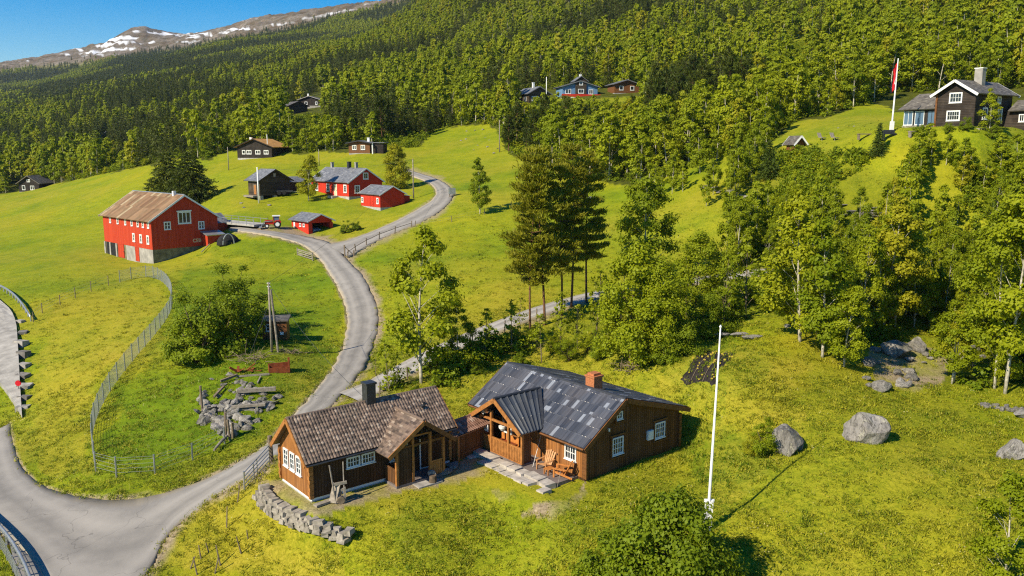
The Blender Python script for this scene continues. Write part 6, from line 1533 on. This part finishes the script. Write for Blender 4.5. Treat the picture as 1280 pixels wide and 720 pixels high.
for k, (u, v, h, lx) in enumerate([(282, 551, 2.2, .1), (288, 552, 1.7, -.12), (291, 549, 1.3, .05), (253, 512, 2.0, -.05)]):
    b = Vector(at(u, v)); o = MB().tube([b - Vector((0, 0, .3)), b + Vector((lx, 0, h))], .1, 7).build('wooden_post', M['post_wood'])
    tag(o, "thick weathered post standing at the corner below the stone pile" if k < 3 else "lone post at the left side of the stone pile", 'post', 'corner posts below the stone pile' if k < 3 else None)
def scrap():
    p = Vector(at(349, 465)); o = empty('rusty_bin', p, .35, "rusty open steel bin on the grass below the double pole", 'bin')
    m = MB(); m.box(-.9, -.5, 0, .9, -.44, .55); m.box(-.9, .44, 0, .9, .5, .75); m.box(-.9, -.44, 0, -.84, .44, .6); m.box(.84, -.44, 0, .9, .44, 1.1); m.box(-.84, -.44, .0, .84, .44, .06); m.build('bin_body', M['corten'], o)
    m = MB(); m.bar((.87, -.3, 0), (.87, -.3, 1.35), .12); m.bar((.87, .3, 0), (.87, .3, 1.2), .12); m.build('uprights', M['corten'], o)
    p = Vector(at(305, 467)); rng = random.Random(3); m = MB()
    for k in range(12): a = Vector((rng.uniform(-.9, .9), rng.uniform(-.4, .4), rng.uniform(.05, .3))); m.bar(a, a + Vector((rng.uniform(-.8, .8), rng.uniform(-.4, .4), rng.uniform(0, .55))), rng.uniform(.08, .25), rng.uniform(.03, .2))
    o = m.build('rusty_scrap', M['corten']); o.location = p; tag(o, "heap of rusty scrap metal at the top of the stone pile", 'scrap heap')
    for (u, v, s, lab) in ((316, 452, 1.7, "heap of dry grey branches below the double pole"), (362, 443, 1.1, "smaller heap of dry branches right of the double pole"), (655, 436, 1.0, "tangle of dry twigs on the bank behind the slate roof"), (788, 464, 1.2, "pale dry twigs at the foot of the large rounded tree")):
        p = Vector(at(u, v)); m = MB()
        for k in range(46): a = Vector((rng.gauss(0, .5) * s, rng.gauss(0, .35) * s, rng.uniform(.0, .35) * s)); d = Vector((rng.gauss(0, 1), rng.gauss(0, .6), rng.uniform(-.1, .5))).normalized() * s * rng.uniform(.4, 1.0); m.tube([a, a + d * .5 + Vector((0, 0, .08)), a + d], [.035, .025, .01], 4)
        o = m.build('branch_heap', M['twig']); o.location = p; tag(o, lab, 'branch heap')
scrap()
for k, (u, v, h) in enumerate([(268,716,.9),(276,706,1.1),(236,712,.7),(247,718,1.0),(302,690,1.0),(283,660,1.3),(296,630,1.2),(262,690,.6),(252,700,.8),(310,672,.5)]):
    b = Vector(at(u, v, 24)); rg = random.Random(k); o = MB().tube([b - Vector((0, 0, .2)), b + Vector((rg.uniform(-.35, .35), rg.uniform(-.2, .2), h))], [.045, .03], 6).build('stake', M['post_wood']); tag(o, "thin grey stake leaning in the dry grass below the tiled cabin", 'stake', 'stakes on the slope below the tiled cabin')
def dry_wall():
    pts = smooth_px([(322,618),(330,634),(346,648),(368,657),(392,664),(416,671),(438,678)]); W_ = [Vector(at(u, v, 24)) for u, v in pts]; rng = random.Random(8); m = MB()
    L_ = [0]
    for a, b in zip(W_[:-1], W_[1:]): L_.append(L_[-1] + (b - a).length)
    def pos(s):
        for i in range(len(L_) - 1):
            if s <= L_[i + 1]: t = (s - L_[i]) / (L_[i + 1] - L_[i]); return W_[i].lerp(W_[i + 1], t), (W_[i + 1] - W_[i]).normalized()
        return W_[-1], (W_[-1] - W_[-2]).normalized()
    for row in range(4):
        s = rng.uniform(0, .3)
        while s < L_[-1] - .3:
            w = rng.uniform(.22, .66); top = .85 - .5 * (s / L_[-1])
            if row * .21 + rng.uniform(-.1, .05) < top:
                p, d = pos(s + w / 2); yaw = math.atan2(d.y, d.x); q = G(p.x, p.y, row * .21 - .02) + Vector((-d.y, d.x, 0)) * (.10 * row)
                m.xf = Matrix.Translation(q) @ Matrix.Rotation(yaw + rng.uniform(-.22, .22), 4, 'Z') @ Matrix.Rotation(rng.uniform(-.14, .14), 4, 'Y')
                h = rng.uniform(.15, .24); dd = rng.uniform(.16, .32); e = [rng.uniform(-.06, .06) for _ in range(8)]
                m.add([(-w/2, -dd + e[0], -.05), (w/2, -dd + e[1], -.05), (w/2, dd, -.05), (-w/2, dd, -.05), (-w/2 + abs(e[2]), -dd + .03 + e[3], h + e[4]), (w/2 - abs(e[5]), -dd + .03, h + e[6]), (w/2, dd, h), (-w/2, dd, h + e[7])], [(3,2,1,0),(4,5,6,7),(0,1,5,4),(1,2,6,5),(2,3,7,6),(3,0,4,7)])
            s += w + rng.uniform(.0, .05)
    o = m.build('dry_stone_wall', M['stone_pale']); tag(o, "low curved dry stone wall holding the gravel below the tiled cabin", 'stone wall')
dry_wall()
def slabs():
    rng = random.Random(6); g = "stone slabs edging the veranda"; k = 0
    y = 9.3
    while y > .5:
        w = rng.uniform(.5, .9)
        for xx in (-2.40, -3.05):
            if rng.random() < .06: continue
            c = rw(xx + rng.uniform(-.08, .08), y - w / 2, -.02); m = MB(Matrix.Translation(c) @ Matrix.Rotation(math.radians(YR) + rng.uniform(-.12, .12), 4, 'Z') @ Matrix.Rotation(rng.uniform(-.06, .06), 4, 'X'))
            a, b = .36, w / 2 + .0; j = lambda: rng.uniform(-.06, .06); h = rng.uniform(.16, .26) if xx > -2.5 else rng.uniform(.04, .14)
            m.prism([(-a + j(), -b + j()), (a + j(), -b + j()), (a + j(), b + j()), (-a + j(), b + j())], 'z', -.3, h); o = m.build('stone_slab', M['slab_pale']); tag(o, "pale flat slab in the stone edging before the slate roofed cabin", 'stone slab', g)
        y -= w
    for (u, v, s, lab) in ((904, 421, .8, "left flat slab of three lying on grass behind the planting bed"), (922, 421, .75, "middle flat slab of three lying on grass behind the planting bed"), (941, 424, .8, "right flat slab of three lying on grass behind the planting bed")):
        rock(u, v, s * 1.2, s * .5, 1.0, lab, None, k, ROCK_PALE, FLATS, rot=.1, name='stone_slab', cat='stone slab'); k += 1
    for (u, v, lab) in ((556, 592, "flat grey slab right of the tiled cabin's porch step"), (566, 585, "grey slab beside the low boarded screen")): rock(u, v, .7, .5, .8, lab, None, k, ROCK_MAT, FLATS, name='stone_slab', cat='stone slab'); k += 1
slabs()
def bed():
    c = [Vector(at(*q)) for q in ((850, 475), (880, 437), (924, 442), (893, 485))]; o = empty('planting_bed', c[0], 0, "black sheet covered planting bed dotted with yellow leaves", 'planting bed'); m = MB(); rows, uv = [], []
    for i in range(13):
        r = []
        for j in range(13):
            p = c[0].lerp(c[1], i / 12).lerp(c[3].lerp(c[2], i / 12), j / 12); ed = (i in (0, 12)) or (j in (0, 12)); hw = (float(fbm(p.x * 1.3, p.y * 1.3, 3)) - .45)
            if ed: p = p + (p - (c[0] + c[2]) * .5).normalized() * hw * 1.1
            r.append(G(p.x, p.y, (.0 if ed else .07) + .05 * math.sin(j * 1.6) * (not ed) + hw * .16) - c[0])
        rows.append(r)
    rows = [[p - Vector((0, 0, .5)) for p in rows[0]]] + rows + [[p - Vector((0, 0, .5)) for p in rows[-1]]]; rows = [[r[0] - Vector((0, 0, .5))] + r + [r[-1] - Vector((0, 0, .5))] for r in rows]
    m.sheet(rows).build('sheet', M['net'], o)
    rng = random.Random(1); l = MB()
    for k in range(44):
        i, j = rng.uniform(0, 1), rng.uniform(0, 1)
        if rng.random() < .5: j = rng.choice([.02, .33, .66, .98]) + rng.gauss(0, .02)
        p = c[0].lerp(c[1], i).lerp(c[3].lerp(c[2], i), j); q = G(p.x, p.y, .14) - c[0]; s = rng.uniform(.035, .08); l.box(q.x - s, q.y - s * .7, q.z - .03, q.x + s, q.y + s * .7, q.z + rng.uniform(.03, .08))
    l.build('fallen_leaves', M['yellow'], o)
    sp, sv, sf = [], [], []
    for k in range(150):
        i, j = rng.uniform(.02, .98), rng.choice([.16, .5, .83]) + rng.gauss(0, .06); p = c[0].lerp(c[1], i).lerp(c[3].lerp(c[2], i), j); q = G(p.x, p.y, .12) - c[0]
        for b_ in range(4):
            a_ = rng.uniform(0, 6.28); n_ = len(sv); r_ = rng.uniform(.08, .17); w_ = .03; sv += [(q.x - w_ * math.sin(a_), q.y + w_ * math.cos(a_), q.z), (q.x + w_ * math.sin(a_), q.y - w_ * math.cos(a_), q.z), (q.x + r_ * math.cos(a_), q.y + r_ * math.sin(a_), q.z + rng.uniform(.05, .2))]; sf.append((n_, n_ + 1, n_ + 2))
    link('seedlings', mesh_np('seedlings', np.array(sv), np.array(sf), attr={'tone': np.full(len(sv), .5)}), L2, o)
    for j in (.33, .66): MB().tube([G(*(c[0].lerp(c[1], t).lerp(c[3].lerp(c[2], t), j)).xy, .15) - c[0] for t in np.linspace(0, 1, 8)], .022, 5).build('rope', M['twig'], o)
bed()

# -- chairs, cart and other things by the cabins
def garden_chair(p, yaw, mat, label):
    o = empty('garden_chair', p, yaw, label, 'garden chair')     # faces -y
    m = MB()
    for i in range(5): m.bar((-.30, -.42 + .16 * i, .40 - .045 * i), (.30, -.42 + .16 * i, .40 - .045 * i), .12, .03)
    m.build('seat', mat, o)
    m = MB()
    for i in range(5): x = -.24 + .12 * i; m.bar((x, .22, .22), (x * 1.35, .62, 1.08 - abs(x) * .45), .105, .03, up=(0, 1, 0))
    m.bar((-.3, .42, .62), (.3, .42, .62), .07, .03); m.build('backrest', mat, o)
    for s in (-1, 1):
        MB().bar((s * .40, -.48, .60), (s * .40, .42, .56), .14, .035).build('armrest', mat, o)
        m = MB(); m.bar((s * .34, -.44, 0), (s * .34, -.44, .58), .10, .05); m.build('leg', mat, o)
        MB().bar((s * .31, -.46, .36), (s * .31, .72, .02), .04, .12).build('leg', mat, o)
    return o
garden_chair(rw(-.75, 2.75, .02), math.radians(YR - 78), M['chair_pale'], "pale slatted garden chair facing out from the terrace wall")
garden_chair(rw(-.8, 1.15, .02), math.radians(YR - 150), M['chair_wood'], "orange slatted garden chair turned sideways by the white window")
st = empty('foot_stool', rw(-1.15, 1.95, .02), math.radians(YR), "low orange slatted footstool between the two garden chairs", 'footstool')
m = MB()
for i in range(4): m.bar((-.28, -.2 + .13 * i, .36), (.28, -.2 + .13 * i, .36), .11, .03)
m.build('seat', M['chair_wood'], st)
for sx in (-1, 1):
    for sy in (-1, 1): MB().bar((sx * .25, sy * .18, 0), (sx * .25, sy * .18, .34), .06).build('leg', M['chair_wood'], st)
b = empty('porch_bench', rw(-.75, 6.6, .15), math.radians(YR - 90), "orange wooden bench with cushion inside the gabled porch", 'bench')
MB().box(-.9, -.3, .36, .9, .3, .44).build('seat', M['chair_wood'], b); MB().box(-.9, .26, .44, .9, .32, .95).build('backrest', M['chair_wood'], b); MB().box(-.8, -.27, .441, .8, .24, .55).build('cushion', M['corten'], b)
for sx in (-1, 1): MB().box(sx * .82 - .05, -.28, 0, sx * .82 + .05, .28, .359).build('leg', M['chair_wood'], b)
hb_ = empty('hanging_planter', rw(-1.55, 6.1, 2.1), 0, "pale hanging planter under the gable of the slate cabin's porch", 'planter')
MB().tube([(0, 0, -.30), (0, 0, -.12), (0, 0, .02)], [.10, .24, .26], 12).build('pot', M['white'], hb_); MB().tube([(0, 0, .02), (0, 0, .85)], .012, 5).build('cord', M['dark_metal'], hb_)
t_ = empty('heart_wreath', rw(-1.62, 7.75, 1.55), math.radians(YR), "white notice panel on the left post of the gabled porch", 'panel'); MB().box(-.02, -.22, -.2, .02, .22, .25).build('panel', M['white'], t_); MB().tube([(-.03, 0, 0), (-.035, .0, .02)], .09, 10).build('motif', M['dark_metal'], t_); t_.name = 'notice_panel'
o = MB().tube([rw(-1.25, 3.4, .05), rw(-.15, 3.75, 2.15)], .016, 6).build('leaning_pole', M['grey_metal']); tag(o, "thin grey pole leaning against the porch of the slate cabin", 'pole')
o = MB().tube([rw(-2.05, .25, -.1), rw(-1.6, .45, .75)], .014, 6).build('walking_stick', M['grey_wood']); tag(o, "grey stick leaning at the corner of the wooden terrace", 'stick')
def porch_seat():
    c = empty('porch_chair', lw(6.2, -.75, .1), math.radians(YL + 160), "grey chair inside the porch of the tiled cabin", 'chair')
    MB().box(-.23, -.23, .42, .23, .23, .47).build('seat', M['grey_wood'], c); MB().box(-.23, .2, .471, .23, .24, .95).build('backrest', M['grey_wood'], c)
    for sx in (-1, 1):
        for sy in (-1, 1): MB().bar((sx * .2, sy * .2, 0), (sx * .2, sy * .2, .419), .04).build('leg', M['grey_wood'], c)
porch_seat()
def cart():
    p = Vector(at(426, 629)); o = empty('tipped_cart', p, math.radians(20), "old grey wooden handcart tipped up against the tiled cabin's long wall", 'cart')
    m = MB(); m.bar((-.45, .1, .05), (-.12, .45, 1.05), .5, .06); m.build('tray', M['grey_wood'], o)
    m = MB(); m.bar((-.28, .0, .1), (-.50, .55, 2.15), .06); m.build('handle', M['grey_wood'], o); m = MB(); m.bar((.22, .1, .1), (.28, .6, 2.25), .06); m.build('handle', M['grey_wood'], o)
    m = MB(); m.bar((-.4, .3, 1.05), (.42, .3, 1.1), .1, .16); m.bar((-.3, .25, .6), (.35, .25, .75), .1, .14); m.bar((.25, .05, 0), (.25, .1, .9), .12); m.bar((-.2, .0, .0), (.1, .35, .7), .1, .2); m.build('frame', M['grey_wood'], o)
    MB().tube([(.0, -.12, .2), (.0, -.02, .2)], .22, 12).build('wheel', M['post_wood'], o)
    p = Vector(at(541, 603)); o = empty('stump', p, 0, "tree stump with pale stone on top beside the porch step", 'stump'); MB().tube([(0, 0, -.2), (0, 0, .45)], [.27, .22], 10).build('trunk', M['bark'], o)
    rock(541, 600, .34, .26, .34, "pale round stone lying on the stump by the porch", None, 1, ROCK_PALE, sink=-1.6)
    o = beam(394, 634, 428, 622, .35, .12, "pale plank lying on the gravel beside the tipped cart", 'grey_wood', .08, name='plank', cat='plank')
cart()
# -- tractor, car and the machine by the barn
def wheel(parent, c, r, w, n=20, rim=None):
    t = MB().tube([(c[0], c[1] - w/2, c[2]), (c[0], c[1] - w/2 + .05, c[2]), (c[0], c[1] + w/2 - .05, c[2]), (c[0], c[1] + w/2, c[2])], [r * .86, r, r, r * .86], n).build('wheel', M['rubber'], parent)
    MB().tube([(c[0], c[1] - w/2 - .02, c[2]), (c[0], c[1] + w/2 + .02, c[2])], r * .55, n).build('rim', rim or M['white'], t); return t
def tractor():
    p = Vector(at_depth(343, 290.5, 146)); p.z = ground(p.x, p.y) + .1; o = empty('tractor', p, math.radians(196), "red farm tractor with white cab roof and front loader on the farm track", 'tractor', scale=.82)
    m = MB(); m.box(.2, -.42, .75, 1.9, .42, 1.45); m.prism([(.2, 1.45), (1.9, 1.45), (1.75, 1.62), (.2, 1.68)], 'y', -.40, .40); m.box(-1.2, -.5, .6, .2, .5, 1.2); m.build('body', M['red_paint'], o)
    for s in (-1, 1): m = MB(); m.prism([(-1.55, 1.2), (-1.25, 1.62), (-.35, 1.62), (-.05, 1.2), (-.3, 1.15), (-.5, 1.45), (-1.1, 1.45), (-1.35, 1.15)], 'y', s * .55, s * 1.08); m.build('mudguard', M['red_paint'], o)
    m = MB(); 
    for x, y in ((-1.15, -.62), (-1.15, .62), (.12, -.62), (.12, .62)): m.bar((x, y, 1.2), (x * .96, y * .95, 2.45), .08)
    m.build('cab_frame', M['red_paint'], o); MB().box(-1.1, -.55, 1.55, .08, .55, 2.42).build('cab_glass', M['glass_blue'], o); MB().box(-1.32, -.75, 2.45, .3, .75, 2.62).build('cab_roof', M['white'], o)
    for s in (-1, 1): wheel(o, (-.7, s * .82, .78), .78, .45); wheel(o, (1.45, s * .72, .45), .45, .3)
    m = MB()
    for s in (-1, 1): m.bar((.3, s * .55, 1.5), (1.9, s * .5, 1.35), .1, .14); m.bar((1.9, s * .5, 1.35), (2.5, s * .5, .45), .1, .14)
    m.build('loader_arm', M['grey_metal'], o); m = MB(); m.prism([(2.45, .1), (3.15, .1), (3.1, .2), (2.6, .3), (2.6, .85), (2.45, .85)], 'y', -.95, .95); m.build('bucket', M['grey_metal'], o)
    MB().tube([(1.2, .2, 1.6), (1.2, .2, 2.3)], .05, 8).build('exhaust', M['dark_metal'], o)
tractor()
def car():
    p = local_to_world(GO, 41.7, (2.2, 2.9, .07)); o = empty('parked_car', p, math.radians(41.7 - 90), "pale blue car parked nose out inside the red garage", 'car')   # nose +x
    P = [(-2.0,.35),(-2.05,.8),(-1.95,.98),(-1.5,1.02),(-.9,1.42),(.35,1.44),(1.0,1.02),(1.85,.85),(2.05,.65),(2.05,.35)]
    m = MB(); secs = ((-.82, .90), (-.72, 1.0), (.72, 1.0), (.82, .90)); n = len(P); V = []
    for y, f in secs: V += [(x * (.98 if f < 1 else 1), y, .35 + (z - .35) * (f if z > .9 else 1)) for x, z in P]
    F = [tuple(range(n)), tuple(range(4 * n - 1, 3 * n - 1, -1))] + [(k * n + i, k * n + (i + 1) % n, (k + 1) * n + (i + 1) % n, (k + 1) * n + i) for k in range(3) for i in range(n)]
    m.add(V, F); m.build('body', M['car_paint'], o, smooth=False)
    m = MB(); m.add([(1.0, -.68, 1.05), (1.0, .68, 1.05), (.40, .60, 1.43), (.40, -.60, 1.43)], [(0, 1, 2, 3)]); m.xf = None; w_ = m.build('windscreen', M['glass'], o); w_.location = (.012, 0, .015)
    for s in (-1, 1):
        MB().box(1.93, s * .55 - .14, .68, 2.06, s * .55 + .14, .80).build('headlight', M['white'], o)
        for x in (-1.3, 1.3): wheel(o, (x, s * .76, .32), .32, .2, 16, M['grey_metal'])
        MB().box(-.7, s * .80 - .03, 1.06, .3, s * .80 + .03, 1.34).build('side_window', M['glass'], o)
    MB().box(2.03, -.35, .50, 2.07, .35, .64).build('grille', M['dark_metal'], o); MB().box(2.056, -.26, .40, 2.08, .26, .49).build('number_plate', M['white'], o)
car()
def machine():
    p = Vector(at_depth(286, 314, 139)); p.z = ground(p.x, p.y); o = empty('covered_machine', p, math.radians(30), "dark tarpaulin covered farm machine with grey hoop beside the red barn", 'machine')
    b = bmesh.new(); bmesh.ops.create_uvsphere(b, u_segments=20, v_segments=10, radius=1)
    for v in b.verts: v.co = Vector((v.co.x * 1.9, v.co.y * 1.2, max(v.co.z, -.1) * 1.7 + .06 * math.sin(7 * v.co.x + 5 * v.co.y)))
    me = bpy.data.meshes.new('tarpaulin'); b.to_mesh(me); b.free(); link('tarpaulin', me, M['rubber'], o)
    MB().tube([Vector((-.2 + .0 * i, -1.25 + .0, 0)) + Vector((.9 * math.cos(t), -.05, 1.75 * math.sin(t))) for i, t in enumerate(np.linspace(0, 3.14, 12))], .09, 8).build('hoop', M['grey_metal'], o)
    MB().bar((1.8, 0, .4), (3.4, -.3, .3), .2).build('drawbar', M['dark_metal'], o)
    o = beam(252, 318, 262, 308, .12, .1, "plank leaning against the basement of the red barn", 'grey_wood', .4, name='plank', cat='plank')
machine()
def hill_garden():
    for (u, d, yaw, lab, mat) in ((1080, 121, 5, "dark wooden bench alone on the lawn left of the flagpole", 'post_wood'), (1111, 111.5, 8, "low black bench at the foot of the flagpole with red flag", 'dark_metal'), (1144, 110.5, 8, "grey bench before the plinth of the glass wing", 'grey_wood')):
        p = Vector(at(u, 173 if u < 1130 else 170)); o = empty('garden_bench', p, math.radians(yaw), lab, 'bench')
        MB().box(-.95, -.3, .55, .95, .3, .68).build('seat', M[mat], o)
        for s in (-1, 1): MB().box(s * .8 - .08, -.25, -.2, s * .8 + .08, .25, .549).build('leg', M[mat], o)
        if u == 1111: MB().box(-.95, .22, .681, .95, .3, 1.15).build('backrest', M[mat], o)
    for (u, v, lab) in ((1046, 175, "pale wooden garden seat on the upper lawn between hut and bench"), (1030, 175, "pale folded deckchair beside the tiny garden hut")):
        p = Vector(at(u, v)); o = empty('deckchair', p, .4, lab, 'deckchair'); MB().bar((-.4, -.5, .35), (-.4, .4, .4), .7, .06).build('seat', M['grey_wood'], o); MB().bar((-.4, .4, .4), (-.4, .8, 1.1), .7, .06, up=(0, 1, 0)).build('backrest', M['grey_wood'], o)
        for s in (-.7, -.1): MB().bar((s, -.3, -.1), (s, -.3, .35), .06).build('leg', M['grey_wood'], o)
    p = Vector(at(565, 246)); o = empty('roadside_box', p, .3, "grey cabinet on two legs at the outside of the upper lane bend", 'cabinet'); MB().box(-.6, -.4, .5, .6, .4, 1.6).build('cabinet', M['grey_metal'], o)
    for s in (-1, 1): MB().box(s * .45 - .06, -.06, -.3, s * .45 + .06, .06, .499).build('leg', M['post_wood'], o)
    rng = random.Random(12)
    for k in range(6):
        a = Vector(at(1064 + rng.uniform(-3, 3), 334 + k * 4)); b = Vector(at(1100 + rng.uniform(-4, 4), 336 + k * 4)); o = MB().tube([a + Vector((0, 0, .25)), b + Vector((0, 0, .25))], .13, 7).build('log', M['grey_wood'] if k % 2 else M['post_wood']); tag(o, "grey log in the stack below the lane in the wood", 'log', 'stacked logs below the lane in the wood')
hill_garden()
# ------------------------------------------------------------------ air
def air():
    me = MB().box(-6500, -6500, -70, 6500, 6500, 520); o = me.build('haze', [])
    m = bpy.data.materials.new("air"); m.use_nodes = True; t = m.node_tree; t.nodes.clear()
    v = t.nodes.new("ShaderNodeVolumePrincipled"); v.inputs['Color'].default_value = (.62, .76, 1.0, 1); v.inputs['Density'].default_value = .00005; v.inputs['Anisotropy'].default_value = .2
    out = t.nodes.new("ShaderNodeOutputMaterial"); t.links.new(v.outputs[0], out.inputs['Volume'])
    o.data.materials.append(m); tag(o, "thin blue air softening the far mountainside", 'haze', kind='stuff')
air()
